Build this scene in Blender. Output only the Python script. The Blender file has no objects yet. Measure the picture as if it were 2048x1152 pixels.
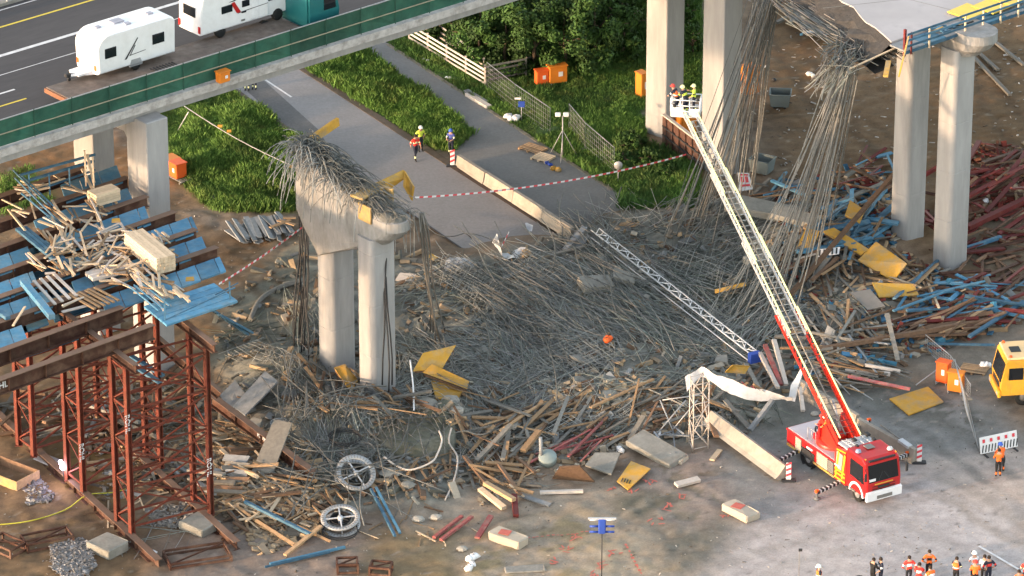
import bpy, math, random
import numpy as np
from mathutils import Vector, Matrix
RN = random.Random(11); NR = np.random.RandomState(11)
rad = math.radians
SC = bpy.context.scene; COL = SC.collection

# ------------------------------------------------------------ camera, sky, sun
F = 10000.0; PITCH = rad(25); CH = 127.5
CAM = Vector((0, -CH / math.tan(PITCH), CH))
FW = Vector((0, math.cos(PITCH), -math.sin(PITCH))); UP = Vector((0, math.sin(PITCH), math.cos(PITCH)))
cd = bpy.data.cameras.new('camera'); cam = bpy.data.objects.new('camera', cd); COL.objects.link(cam)
cam.location = CAM; cam.rotation_euler = (math.pi / 2 - PITCH, 0, 0)
cd.sensor_width = 36; cd.lens = 36 * F / 2048; cd.clip_start = 5; cd.clip_end = 6000
SC.camera = cam
SUN_EL = rad(6.5); SUN_AZ = math.atan2(-.47, -.88)      # low sun standing to the left
sun_dir = Vector((math.cos(SUN_EL) * math.cos(SUN_AZ), math.cos(SUN_EL) * math.sin(SUN_AZ), math.sin(SUN_EL)))
W = bpy.data.worlds.new('World'); SC.world = W; W.use_nodes = True
nt = W.node_tree; bgn = nt.nodes['Background']
sky = nt.nodes.new('ShaderNodeTexSky'); sky.sky_type = 'NISHITA'; sky.sun_disc = False
sky.sun_elevation = SUN_EL; sky.sun_rotation = math.pi / 2 - SUN_AZ
sky.dust_density = 1.0; sky.air_density = 1.0; sky.ozone_density = 0.6
hs = nt.nodes.new('ShaderNodeHueSaturation'); hs.inputs['Saturation'].default_value = .62
nt.links.new(sky.outputs[0], hs.inputs['Color']); nt.links.new(hs.outputs[0], bgn.inputs[0])
bgn.inputs[1].default_value = 0.15
sl = bpy.data.lights.new('sun', 'SUN'); so = bpy.data.objects.new('sun', sl); COL.objects.link(so)
sl.energy = 1.0; sl.angle = rad(1.5); sl.color = (1.0, .66, .38)
so.rotation_euler = sun_dir.to_track_quat('Z', 'Y').to_euler(); so.location = (-60, 0, 60)
SC.view_settings.view_transform = 'Standard'; SC.view_settings.look = 'None'
SC.view_settings.gamma = 1; SC.view_settings.exposure = 2.55
SC.cycles.max_bounces = 5

# ------------------------------------------------------------ picture point -> place
def P(px, py, z=0.0):
    d = FW * F + Vector((1, 0, 0)) * (px - 1024) + UP * (576 - py)
    return CAM + d * ((z - CH) / d.z)
def Pn(px, py, z):
    px = np.asarray(px, float); py = np.asarray(py, float)
    dx = px - 1024; dy = FW.y * F + UP.y * (576 - py); dz = FW.z * F + UP.z * (576 - py)
    t = (z - CH) / dz
    return CAM.x + dx * t, CAM.y + dy * t
def ztop(p, py):            # height at which a vertical through p shows at picture row py
    k = (576 - py) / F; a = p.y - CAM.y
    return CH + a * (k * math.cos(PITCH) - math.sin(PITCH)) / (math.cos(PITCH) + k * math.sin(PITCH))
def proj(x, y, z):
    a = y - CAM.y; b = z - CH
    den = a * FW.y + b * FW.z
    return 1024 + F * x / den, 576 - F * (a * UP.y + b * UP.z) / den
e0 = P(0, 318, 16.5); e1 = P(1010, 0, 16.5)
U = (e1 - e0).normalized(); V = Vector((-U.y, U.x, 0)) * -1     # U along the bridge, V towards the viewer along the road
if V.y > 0: V = -V
UANG = math.atan2(U.y, U.x)

def vnoise(x, y, seed=0):
    xi = np.floor(x).astype(np.int64); yi = np.floor(y).astype(np.int64); fx = x - xi; fy = y - yi
    def h(a, b):
        n = (a * 374761393 + b * 668265263 + seed * 974634777) & 0x7fffffff
        n = ((n ^ (n >> 13)) * 1274126177) & 0x7fffffff
        return ((n ^ (n >> 16)) & 0xffff) / 65535.0
    fx = fx * fx * (3 - 2 * fx); fy = fy * fy * (3 - 2 * fy)
    return (h(xi, yi) * (1 - fx) + h(xi + 1, yi) * fx) * (1 - fy) + (h(xi, yi + 1) * (1 - fx) + h(xi + 1, yi + 1) * fx) * fy
def fbm(x, y, seed=0, o=4):
    x = np.asarray(x, float); y = np.asarray(y, float)
    s = 0; a = .5
    for i in range(o):
        s = s + a * vnoise(x * 2 ** i + 17.3 * i, y * 2 ** i - 9.1 * i, seed + i); a *= .5
    return s / (1 - .5 ** o)
def inpoly(px, py, poly):
    ins = np.zeros(px.shape, bool); n = len(poly)
    for i in range(n):
        x0, y0 = poly[i]; x1, y1 = poly[(i + 1) % n]
        if y0 == y1: continue
        c = ((y0 > py) != (y1 > py)) & (px < (x1 - x0) * (py - y0) / (y1 - y0) + x0)
        ins ^= c
    return ins

# heaps of wreckage: picture centre, half sizes in picture px, height in m
BL = [(1150, 600, 300, 120, .9), (950, 640, 180, 90, .8), (1250, 700, 220, 80, .9), (1450, 600, 200, 80, 1.1),
      (850, 760, 140, 70, 1.0), (560, 760, 120, 60, 1.0), (700, 860, 170, 60, 1.3), (870, 850, 80, 45, 1.3),
      (1620, 520, 150, 80, 1.3), (1760, 620, 160, 70, 1.0), (1920, 610, 130, 50, .8), (1250, 800, 160, 45, 1.3),
      (1420, 800, 110, 50, 1.0), (560, 960, 130, 60, .6), (1740, 450, 120, 60, .8), (1350, 460, 160, 50, .7),
      (1980, 370, 90, 40, .5), (1000, 900, 90, 45, .5), (620, 640, 50, 60, .6), (1680, 740, 100, 30, .6), (830, 960, 90, 50, .5)]
BW = []
for (a, b, rx, ry, h) in BL:
    c = P(a, b, 0); BW.append((c.x, c.y, rx / 33.5, ry / 14.8, h))
def Hn(x, y):
    x = np.asarray(x, float); y = np.asarray(y, float); h = np.zeros(np.broadcast(x, y).shape)
    for cx, cy, rx, ry, a in BW:
        d = ((x - cx) / rx) ** 2 + ((y - cy) / ry) ** 2
        h = np.maximum(h, a * np.clip(1.15 * np.exp(-d * 1.1) - .15, 0, 1))
    n = fbm(x * .35, y * .35, 5)
    return h * (.45 + 1.1 * n)
def H(x, y): return float(Hn(x, y))
def S(px, py, lift=0.0):
    z = 0.0
    for _ in range(4):
        p = P(px, py, z); z = H(p.x, p.y) + lift
    return P(px, py, z)
def Sn(px, py, lift=0.0):
    z = 0.0
    for _ in range(4):
        x, y = Pn(px, py, z); z = Hn(x, y) + lift
    return x, y, z

# ------------------------------------------------------------ materials
def lin(c): return tuple(c) + (1.0,)
def M(name, col, rough=.75, metal=0.0, var=.18, scale=2.0, rnd=0.0, bump=0.0, grime=None, gscale=.6, gamt=.5, stretch=None, spec=.3, emit=0.0, alpha=1.0):
    m = bpy.data.materials.new(name); m.use_nodes = True; n = m.node_tree.nodes; l = m.node_tree.links
    b = n['Principled BSDF']; b.inputs['Roughness'].default_value = rough; b.inputs['Metallic'].default_value = metal
    b.inputs['Specular IOR Level'].default_value = spec
    tc = n.new('ShaderNodeTexCoord'); src = tc.outputs['Object']
    if stretch:
        mp = n.new('ShaderNodeMapping'); mp.inputs['Scale'].default_value = stretch; l.new(src, mp.inputs[0]); src = mp.outputs[0]
    nz = n.new('ShaderNodeTexNoise'); nz.inputs['Scale'].default_value = scale; nz.inputs['Detail'].default_value = 6; nz.inputs['Roughness'].default_value = .65
    l.new(src, nz.inputs['Vector'])
    mr = n.new('ShaderNodeMapRange'); mr.inputs[1].default_value = .3; mr.inputs[2].default_value = .7
    mr.inputs[3].default_value = 1 - var; mr.inputs[4].default_value = 1 + var; l.new(nz.outputs[0], mr.inputs[0])
    out = None
    base = n.new('ShaderNodeRGB'); base.outputs[0].default_value = lin(col); cur = base.outputs[0]
    if grime:
        g = n.new('ShaderNodeTexNoise'); g.inputs['Scale'].default_value = gscale; g.inputs['Detail'].default_value = 7; g.inputs['Roughness'].default_value = .7
        l.new(src, g.inputs['Vector'])
        gr = n.new('ShaderNodeMapRange'); gr.inputs[1].default_value = .45; gr.inputs[2].default_value = .65; gr.inputs[3].default_value = 0; gr.inputs[4].default_value = gamt
        l.new(g.outputs[0], gr.inputs[0])
        mx = n.new('ShaderNodeMix'); mx.data_type = 'RGBA'; l.new(gr.outputs[0], mx.inputs[0]); l.new(cur, mx.inputs[6]); mx.inputs[7].default_value = lin(grime); cur = mx.outputs[2]
    vm = n.new('ShaderNodeVectorMath'); vm.operation = 'SCALE'; l.new(cur, vm.inputs[0]); l.new(mr.outputs[0], vm.inputs[3]); cur = vm.outputs[0]
    if rnd:
        oi = n.new('ShaderNodeObjectInfo'); r = n.new('ShaderNodeMapRange'); r.inputs[3].default_value = 1 - rnd; r.inputs[4].default_value = 1 + rnd
        l.new(oi.outputs['Random'], r.inputs[0]); v2 = n.new('ShaderNodeVectorMath'); v2.operation = 'SCALE'; l.new(cur, v2.inputs[0]); l.new(r.outputs[0], v2.inputs[3]); cur = v2.outputs[0]
    l.new(cur, b.inputs['Base Color'])
    if bump:
        bp = n.new('ShaderNodeBump'); bp.inputs['Strength'].default_value = bump; bp.inputs['Distance'].default_value = .05
        l.new(nz.outputs[0], bp.inputs['Height']); l.new(bp.outputs[0], b.inputs['Normal'])
    if emit:
        b.inputs['Emission Color'].default_value = lin(col); b.inputs['Emission Strength'].default_value = emit
    if alpha < 1: b.inputs['Alpha'].default_value = alpha
    return m
def MV(name, rough=.85, scale=3.0, var=.25, bump=.3, fine=0.0):        # colour carried by the mesh itself
    m = M(name, (1, 1, 1), rough, 0, var, scale, bump=bump); n = m.node_tree.nodes; l = m.node_tree.links
    at = n.new('ShaderNodeAttribute'); at.attribute_name = 'Col'
    rgb = [x for x in n if x.type == 'RGB'][0]
    for lk in list(rgb.outputs[0].links):
        s = lk.to_socket; l.remove(lk); l.new(at.outputs['Color'], s)
    if fine:
        b = n['Principled BSDF']; lk = b.inputs['Base Color'].links[0]; s0 = lk.from_socket
        tc = [x for x in n if x.type == 'TEX_COORD'][0]
        nz = n.new('ShaderNodeTexNoise'); nz.inputs['Scale'].default_value = 9; nz.inputs['Detail'].default_value = 5; nz.inputs['Roughness'].default_value = .8
        l.new(tc.outputs['Object'], nz.inputs['Vector'])
        r = n.new('ShaderNodeMapRange'); r.inputs[1].default_value = .3; r.inputs[2].default_value = .7; r.inputs[3].default_value = 1 - fine; r.inputs[4].default_value = 1 + fine
        l.new(nz.outputs[0], r.inputs[0]); v = n.new('ShaderNodeVectorMath'); v.operation = 'SCALE'; l.new(s0, v.inputs[0]); l.new(r.outputs[0], v.inputs[3]); l.new(v.outputs[0], b.inputs['Base Color'])
    return m
mt = {}
mt['ground'] = MV('earth', .9, 1.1, .22, .5, .22)
mt['vc'] = MV('weathered_steel', .85, 6, .12, 0)
mt['leafvc'] = MV('leaf', .75, 2, .2, 0)
mt['wet'] = M('concrete_slurry', (.105, .105, .09), .8, 0, .3, 2, bump=.5, grime=(.17, .16, .14), gscale=.4)
mt['asph_new'] = M('asphalt_dark', (.062, .056, .058), .85, 0, .12, 3, bump=.1, grime=(.082, .074, .073), gscale=.15, stretch=(.2, 1, 1))
mt['asph'] = M('asphalt_worn', (.255, .238, .24), .88, 0, .12, 5, bump=.1, grime=(.20, .187, .185), gscale=.12, gamt=.7)
mt['path'] = M('asphalt_path', (.20, .19, .185), .88, 0, .12, 5, bump=.1, grime=(.16, .15, .14), gscale=.3, gamt=.6)
mt['conc'] = M('concrete', (.335, .325, .328), .85, 0, .13, 1.6, bump=.15, grime=(.23, .222, .222), gscale=.5, gamt=.7, stretch=(1, 1, .16))
mt['cap'] = M('concrete_cap', (.29, .282, .28), .88, 0, .16, 2.2, bump=.5, grime=(.19, .18, .17), gscale=.8, gamt=.75, stretch=(1, 1, .4))
mt['edge'] = M('edge_beam_concrete', (.44, .41, .40), .85, 0, .18, 3, bump=.3, grime=(.22, .20, .185), gscale=1.4, gamt=.8)
mt['conc_s'] = M('concrete_slab', (.42, .385, .385), .85, 0, .10, 1.2, bump=.1, grime=(.33, .30, .295), gscale=.3, gamt=.6)
mt['conc_d'] = M('concrete_dirty', (.25, .235, .21), .88, 0, .2, 2, bump=.4, grime=(.14, .13, .11), gscale=.6, gamt=.7)
mt['conc_rough'] = M('concrete_broken', (.17, .165, .15), .92, 0, .3, 4, bump=.9, grime=(.09, .088, .08), gscale=1.2, gamt=.7)
mt['barrier'] = M('barrier_concrete', (.33, .29, .245), .88, 0, .12, 2, bump=.2, grime=(.21, .185, .16), gscale=.7, gamt=.6, rnd=.08)
mt['white'] = M('white_paint', (.74, .73, .75), .35, 0, .04, 2, spec=.5, grime=(.58, .56, .55), gscale=.9, gamt=.35)
mt['whiter'] = M('road_paint_white', (.62, .60, .60), .7, 0, .12, 3, grime=(.35, .33, .33), gscale=2, gamt=.4)
mt['yellowr'] = M('road_paint_yellow', (.62, .46, .06), .7, 0, .1, 3)
mt['glass'] = M('dark_glass', (.012, .014, .018), .12, 0, .1, 1, spec=.6)
mt['tyre'] = M('tyre', (.018, .018, .018), .85, 0, .15, 4)
mt['rim'] = M('rim', (.35, .35, .36), .4, .6, .1, 4)
mt['steelg'] = M('galvanised', (.36, .36, .37), .5, .3, .15, 4)
mt['dark'] = M('dark_metal', (.035, .035, .038), .6, .2, .15, 4)
mt['net'] = M('green_net', (.025, .085, .058), .7, 0, .3, .9, grime=(.014, .07, .05), gscale=1.1, gamt=.9, rnd=.25)
mt['netrail'] = M('net_rail', (.3, .27, .2), .7)
mt['rust'] = M('rusty_red_steel', (.135, .030, .019), .75, .1, .3, 3, rnd=.18, grime=(.11, .042, .024), gscale=1.2, gamt=.8)
mt['beam'] = M('brown_steel', (.07, .03, .02), .75, .1, .25, 2, rnd=.2, grime=(.19, .115, .08), gscale=.8, gamt=.55)
mt['redst'] = M('red_steel', (.13, .02, .02), .65, .1, .25, 2, rnd=.3, grime=(.12, .04, .03), gscale=.8, gamt=.6)
mt['blue'] = M('blue_steel', (.045, .12, .20), .6, .1, .2, 2, rnd=.25, grime=(.13, .21, .26), gscale=1.5, gamt=.6)
mt['bluep'] = M('blue_panel', (.07, .20, .32), .7, 0, .2, 2, rnd=.22, grime=(.16, .22, .25), gscale=1.2, gamt=.55)
mt['wood'] = M('timber', (.36, .23, .13), .85, 0, .18, 5, rnd=.32, grime=(.25, .17, .11), gscale=2, gamt=.5)
mt['woodp'] = M('timber_pale', (.56, .43, .30), .85, 0, .12, 5, rnd=.15)
mt['woodw'] = M('timber_whitish', (.52, .45, .40), .85, 0, .12, 5, rnd=.15)
mt['woodg'] = M('timber_grey', (.20, .185, .165), .9, 0, .2, 5, rnd=.35)
mt['woodd'] = M('timber_brown', (.16, .095, .06), .9, 0, .25, 5, rnd=.35)
mt['greyst'] = M('grey_boards', (.22, .225, .235), .7, .1, .2, 3, rnd=.25)
mt['yel'] = M('yellow_panel', (.50, .27, .04), .7, 0, .15, 2, rnd=.2, grime=(.27, .21, .13), gscale=1.1, gamt=.85)
mt['formtan'] = M('form_ply_tan', (.42, .27, .10), .75, 0, .15, 3, grime=(.24, .2, .15), gscale=2, gamt=.8)
mt['oran'] = M('orange_plastic', (.62, .19, .02), .55, 0, .08, 2, rnd=.1)
mt['oran2'] = M('orange_red', (.7, .11, .02), .55, 0, .08, 2)
mt['flange'] = M('brown_steel_worn', (.20, .125, .09), .75, .1, .2, 2, rnd=.15, grime=(.10, .05, .035), gscale=1.0, gamt=.6)
mt['red'] = M('red_paint', (.46, .012, .014), .32, 0, .10, 2, spec=.5, grime=(.30, .03, .025), gscale=1.3, gamt=.5)
mt['redl'] = M('orange_red_paint', (.52, .028, .014), .4, 0, .06, 2, spec=.5)
mt['teal'] = M('teal_paint', (.012, .12, .13), .4, 0, .06, 2, spec=.5)
mt['lilac'] = M('deck_plate', (.46, .43, .48), .5, .1, .08, 3)
mt['alu'] = M('aluminium', (.52, .52, .54), .45, .3, .1, 4)
mt['alud'] = M('shutter_grey', (.20, .19, .18), .5, .3, .1, 4)
mt['shut'] = M('shutter_silver', (.42, .37, .31), .5, .2, .08, 4)
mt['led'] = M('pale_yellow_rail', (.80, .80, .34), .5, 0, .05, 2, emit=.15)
mt['hiy'] = M('hivis_yellow', (.62, .72, .08), .7, 0, .05)
mt['pink'] = M('pink_red_steel', (.33, .085, .085), .75, 0, .25, 3, rnd=.3, grime=(.22, .16, .13), gscale=2.5, gamt=.8)
mt['tarp'] = M('white_tarp', (.62, .60, .61), .65, 0, .08, 2, grime=(.42, .39, .37), gscale=1.5, gamt=.5)
mt['film'] = M('plastic_film', (.50, .50, .52), .4, 0, .12, 2)
mt['skip'] = M('skip_grey', (.15, .18, .19), .7, .1, .12, 2, grime=(.10, .10, .09), gscale=1)
mt['bluel'] = M('blue_paint', (.03, .07, .34), .5)
mt['sheetp'] = M('trench_sheet_brown', (.10, .048, .034), .8, .1, .25, 1.5, grime=(.06, .035, .03), gscale=.8)
mt['bark'] = M('bark', (.09, .065, .045), .9, 0, .3, 3, bump=.5)
mt['pink_s'] = M('spray_red', (.50, .13, .10), .9, 0, .2, 2)
mt['rock'] = M('rock', (.30, .28, .25), .9, 0, .2, 2, rnd=.2, bump=.6, grime=(.2, .18, .16), gscale=1.5)
mt['cable'] = M('cable_yellow', (.55, .5, .06), .6)

# ------------------------------------------------------------ mesh helpers
class MB:
    def __init__(s): s.v = []; s.f = []; s.m = []; s.sm = []
    def add(s, vs, fs, mi=0, sm=False):
        o = len(s.v); s.v += [tuple(v) for v in vs]; s.f += [tuple(i + o for i in f) for f in fs]; s.m += [mi] * len(fs); s.sm += [sm] * len(fs); return s
    def box(s, c, d, rz=0, mi=0, mat=None, bev=0.0):
        x, y, z = d[0] / 2, d[1] / 2, d[2] / 2; c = Vector(c)
        if mat is None: mat = Matrix.Rotation(rz, 3, 'Z')
        if bev:
            b = min(bev, x * .9, y * .9, z * .9)
            pts = []
            for sz, in ((-1,), (1,)):
                for (k, in_) in ((0, b), (1, 0)) if sz < 0 else ((1, 0), (0, b)):
                    zz = sz * (z - (0 if k == 0 else b))
                    ix, iy = x - in_, y - in_; bb = b
                    pts.append([(ix, -iy + bb, zz), (ix, iy - bb, zz), (ix - bb, iy, zz), (-ix + bb, iy, zz), (-ix, iy - bb, zz), (-ix, -iy + bb, zz), (-ix + bb, -iy, zz), (ix - bb, -iy, zz)])
            vs = [c + mat @ Vector(p) for r in pts for p in r]; n = 8
            fs = [tuple(reversed(range(8))), tuple(range(24, 32))]
            for r in range(3):
                for i in range(8): j = (i + 1) % 8; fs.append((r * 8 + i, r * 8 + j, r * 8 + 8 + j, r * 8 + 8 + i))
            return s.add(vs, fs, mi)
        vs = [c + mat @ Vector((a * x, b * y, e * z)) for e in (-1, 1) for a, b in ((-1, -1), (1, -1), (1, 1), (-1, 1))]
        return s.add(vs, [(3, 2, 1, 0), (4, 5, 6, 7), (0, 1, 5, 4), (1, 2, 6, 5), (2, 3, 7, 6), (3, 0, 4, 7)], mi)
    def bar(s, p0, p1, w, h, up=None, mi=0, roll=0.0):
        p0 = Vector(p0); p1 = Vector(p1); d = p1 - p0; L = d.length
        if L < 1e-4: return s
        d /= L; up = Vector(up or (0, 0, 1))
        if abs(d.dot(up)) > .98: up = Vector((0, 1, 0))
        a = d.cross(up).normalized(); b = a.cross(d)
        if roll: a, b = a * math.cos(roll) + b * math.sin(roll), b * math.cos(roll) - a * math.sin(roll)
        return s.box((p0 + p1) / 2, (L, w, h), mat=Matrix((d, a, b)).transposed(), mi=mi)
    def ibeam(s, p0, p1, w, h, t=.04, mi=0, up=None):
        p0 = Vector(p0); p1 = Vector(p1); d = (p1 - p0).normalized(); up = Vector(up or (0, 0, 1)); a = d.cross(up).normalized(); b = a.cross(d)
        s.bar(p0 + b * (h / 2 - t / 2), p1 + b * (h / 2 - t / 2), w, t, up, mi); s.bar(p0 - b * (h / 2 - t / 2), p1 - b * (h / 2 - t / 2), w, t, up, mi)
        return s.bar(p0, p1, t * .8, h - 2 * t - .002, up, mi)
    def tube(s, pts, r, n=6, mi=0, sm=True, caps=True, closed=False):
        pts = [Vector(p) for p in pts]; rr = r if isinstance(r, (list, tuple)) else [r] * len(pts)
        vs = []; N = len(pts)
        for i, p in enumerate(pts):
            if closed: d = pts[(i + 1) % N] - pts[i - 1]
            else: d = pts[min(i + 1, N - 1)] - pts[max(i - 1, 0)]
            d.normalize(); up = Vector((0, 0, 1)) if abs(d.z) < .95 else Vector((0, 1, 0))
            a = d.cross(up).normalized(); b = a.cross(d)
            vs += [p + (a * math.cos(2 * math.pi * k / n) + b * math.sin(2 * math.pi * k / n)) * rr[i] for k in range(n)]
        fs = []
        for i in range(N if closed else N - 1):
            for k in range(n):
                j = (k + 1) % n; q = (i + 1) % N; fs.append((i * n + k, q * n + k, q * n + j, i * n + j))
        s.add(vs, fs, mi, sm)
        if caps and not closed:
            o = len(s.v) - len(vs); s.f += [tuple(o + k for k in range(n)), tuple(o + (N - 1) * n + k for k in reversed(range(n)))]; s.m += [mi, mi]; s.sm += [False, False]
        return s
    def lathe(s, c, prof, n=16, axis='Z', mi=0, sm=True):
        c = Vector(c); vs = []
        for r, z in prof:
            for k in range(n):
                a = 2 * math.pi * k / n; v = (r * math.cos(a), r * math.sin(a), z)
                if axis == 'Y': v = (v[0], v[2], v[1])
                if axis == 'X': v = (v[2], v[0], v[1])
                vs.append(c + Vector(v))
        fs = [(i * n + k, i * n + (k + 1) % n, (i + 1) * n + (k + 1) % n, (i + 1) * n + k) for i in range(len(prof) - 1) for k in range(n)]
        return s.add(vs, fs, mi, sm)
    def prism(s, poly, z0, z1, mi=0):
        n = len(poly); vs = [(p[0], p[1], z0) for p in poly] + [(p[0], p[1], z1) for p in poly]
        return s.add(vs, [tuple(reversed(range(n))), tuple(range(n, 2 * n))] + [(i, (i + 1) % n, n + (i + 1) % n, n + i) for i in range(n)], mi)
    def prismY(s, prof, y0, y1, mi=0):          # profile in x,z extruded along y
        n = len(prof); vs = [(p[0], y0, p[1]) for p in prof] + [(p[0], y1, p[1]) for p in prof]
        return s.add(vs, [tuple(range(n)), tuple(reversed(range(n, 2 * n)))] + [(i, n + i, n + (i + 1) % n, (i + 1) % n) for i in range(n)], mi)
    def quad(s, a, b, c, d, mi=0): return s.add([a, b, c, d], [(0, 1, 2, 3)], mi)
    def slab(s, pts, t, mi=0):          # flat piece through the given corners with thickness t
        pts = [Vector(p) for p in pts]; nrm = (pts[1] - pts[0]).cross(pts[-1] - pts[0]).normalized() * t; n = len(pts)
        if nrm.z > 0: nrm = -nrm
        vs = pts + [p + nrm for p in pts]
        return s.add(vs, [tuple(range(n)), tuple(reversed(range(n, 2 * n)))] + [(i, n + i, n + (i + 1) % n, (i + 1) % n) for i in range(n)], mi)
TM = {}
def tag(o, label=None, cat=None, group=None, kind=None):
    if label: o['label'] = label
    if cat: o['category'] = cat
    if group: o['group'] = group
    if kind: o['kind'] = kind
    return o
def thing(name, label, cat, loc=(0, 0, 0), rz=0.0, group=None, rot=None):
    o = bpy.data.objects.new(name, None); COL.objects.link(o); o.empty_display_size = .3
    o.location = loc
    if rot is not None: o.rotation_euler = rot.to_euler()
    else: o.rotation_euler = (0, 0, rz)
    TM[o.name] = Matrix.Translation(Vector(loc)) @ (rot.to_4x4() if rot is not None else Matrix.Rotation(rz, 4, 'Z'))
    return tag(o, label, cat, group)
def mesh(name, mb, mats, smooth=None):
    me = bpy.data.meshes.new(name); me.from_pydata(mb.v, [], mb.f)
    for m in (mats if isinstance(mats, (list, tuple)) else [mats]): me.materials.append(mt[m] if isinstance(m, str) else m)
    me.polygons.foreach_set('material_index', mb.m)
    me.polygons.foreach_set('use_smooth', mb.sm if smooth is None else [smooth] * len(mb.f)); me.update(); return me
def part(name, mb, mats, parent, label=None, world=False, kind=None):
    if world:
        p = parent; mats4 = TM[parent.name] if parent.name in TM else Matrix.Translation(parent.location)
        inv = mats4.inverted(); mb.v = [tuple(inv @ Vector(v)) for v in mb.v]
    o = bpy.data.objects.new(name, mesh(name, mb, mats)); COL.objects.link(o); o.parent = parent
    return tag(o, label, kind=kind)
def single(name, mb, mats, label, cat, group=None, kind=None, origin=None):
    if origin is None:
        a = np.array(mb.v); origin = Vector((a[:, 0].mean(), a[:, 1].mean(), a[:, 2].min()))
    origin = Vector(origin); mb.v = [(v[0] - origin.x, v[1] - origin.y, v[2] - origin.z) for v in mb.v]
    o = bpy.data.objects.new(name, mesh(name, mb, mats)); COL.objects.link(o); o.location = origin
    return tag(o, label, cat, group, kind)
def sub(name, parent, me, label=None, loc=None, rot=None):
    o = bpy.data.objects.new(name, me); COL.objects.link(o); o.parent = parent
    if loc is not None: o.location = loc
    if rot is not None: o.rotation_euler = rot
    return tag(o, label)
def dup(root, loc, rz=None, label=None, group=None):
    r = root.copy(); COL.objects.link(r); r.location = loc
    if rz is not None: r.rotation_euler = (0, 0, rz)
    if label: r['label'] = label
    if group: r['group'] = group
    TM[r.name] = Matrix.Translation(Vector(loc)) @ r.rotation_euler.to_matrix().to_4x4()
    for ch in list(root.children):
        c = ch.copy(); COL.objects.link(c); c.parent = r
        for g in list(ch.children):
            d = g.copy(); COL.objects.link(d); d.parent = c
    return r
def npmesh(name, verts, faces, cols, mat, smooth=False):      # faces: (n,k) int array; cols per vertex rgb
    me = bpy.data.meshes.new(name); k = faces.shape[1]; nf = len(faces)
    me.vertices.add(len(verts)); me.vertices.foreach_set('co', np.ascontiguousarray(verts, np.float32).ravel())
    me.loops.add(nf * k); me.loops.foreach_set('vertex_index', np.ascontiguousarray(faces, np.int32).ravel())
    me.polygons.add(nf); me.polygons.foreach_set('loop_start', np.arange(0, nf * k, k, dtype=np.int32)); me.polygons.foreach_set('loop_total', np.full(nf, k, np.int32))
    me.polygons.foreach_set('use_smooth', np.full(nf, smooth))
    if cols is not None:
        a = me.color_attributes.new('Col', 'FLOAT_COLOR', 'POINT'); c = np.ones((len(verts), 4), np.float32); c[:, :3] = cols; a.data.foreach_set('color', c.ravel())
    me.update(); me.materials.append(mat); me.validate(); return me
def tubes_np(paths, r, cols, n=3):        # paths (N,K,3), r (N,), cols (N,3)
    N, K, _ = paths.shape
    d = np.zeros_like(paths); d[:, 1:-1] = paths[:, 2:] - paths[:, :-2]; d[:, 0] = paths[:, 1] - paths[:, 0]; d[:, -1] = paths[:, -1] - paths[:, -2]
    d /= np.linalg.norm(d, axis=2, keepdims=True) + 1e-9
    up = np.zeros_like(d); up[..., 2] = 1; st = np.abs(d[..., 2]) > .95; up[st] = (0, 1, 0)
    a = np.cross(d, up); a /= np.linalg.norm(a, axis=2, keepdims=True) + 1e-9; b = np.cross(a, d)
    vs = np.stack([paths + (a * math.cos(2 * math.pi * k / n) + b * math.sin(2 * math.pi * k / n)) * r[:, None, None] for k in range(n)], 2)
    base = (np.arange(N)[:, None, None] * K + np.arange(K - 1)[None, :, None]) * n; kk = np.arange(n)[None, None, :]; k2 = (kk + 1) % n
    f = np.stack([base + kk, base + n + kk, base + n + k2, base + k2], -1).reshape(-1, 4)
    return vs.reshape(-1, 3), f, np.repeat(cols, K * n, 0)
def text_mesh(body, size, mat):
    cu = bpy.data.curves.new('lettering', 'FONT'); cu.body = body; cu.size = size; cu.extrude = .004; cu.align_x = 'CENTER'; cu.align_y = 'CENTER'; cu.offset = size * .02
    o = bpy.data.objects.new('tmp', cu); COL.objects.link(o); dg = bpy.context.evaluated_depsgraph_get()
    me = bpy.data.meshes.new_from_object(o.evaluated_get(dg)); bpy.data.objects.remove(o); bpy.data.curves.remove(cu)
    me.name = 'lettering'; me.materials.clear(); me.materials.append(mt[mat] if isinstance(mat, str) else mat); return me
def lettering(body, size, mat, origin, xdir, ydir, parent, name='lettering'):
    me = text_mesh(body, size, mat); x = Vector(xdir).normalized(); y = Vector(ydir).normalized(); z = x.cross(y).normalized(); y = z.cross(x)
    m = Matrix((x, y, z)).transposed().to_4x4(); m.translation = Vector(origin)
    me.transform(TM[parent.name].inverted() @ m if parent.name in TM else Matrix.Translation(-parent.location) @ m)
    o = bpy.data.objects.new(name, me); COL.objects.link(o); o.parent = parent; return o

PLK = []        # all planks: the 300 largest become objects, the rest one joined litter object
def defer(mb, m, lab, cat, group, name, origin, size): PLK.append((size, mb, m, lab, cat, group, name, origin))
def flush_planks(limit=296):
    PLK.sort(key=lambda t: -t[0])
    for (sz, mb, m, lab, cat, group, name, origin) in PLK[:limit]: single(name, mb, m, lab, cat, group, origin=origin)
    ms = ['wood', 'woodp', 'woodw', 'woodg', 'woodd']; rest = MB()
    for (sz, mb, m, *_r) in PLK[limit:]:
        rest.add(mb.v, mb.f, ms.index(m) if m in ms else 3)
    single('small_timber', rest, ms, 'small planks and battens scattered on the platform and through the wreckage', 'timber', kind='stuff')

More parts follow.
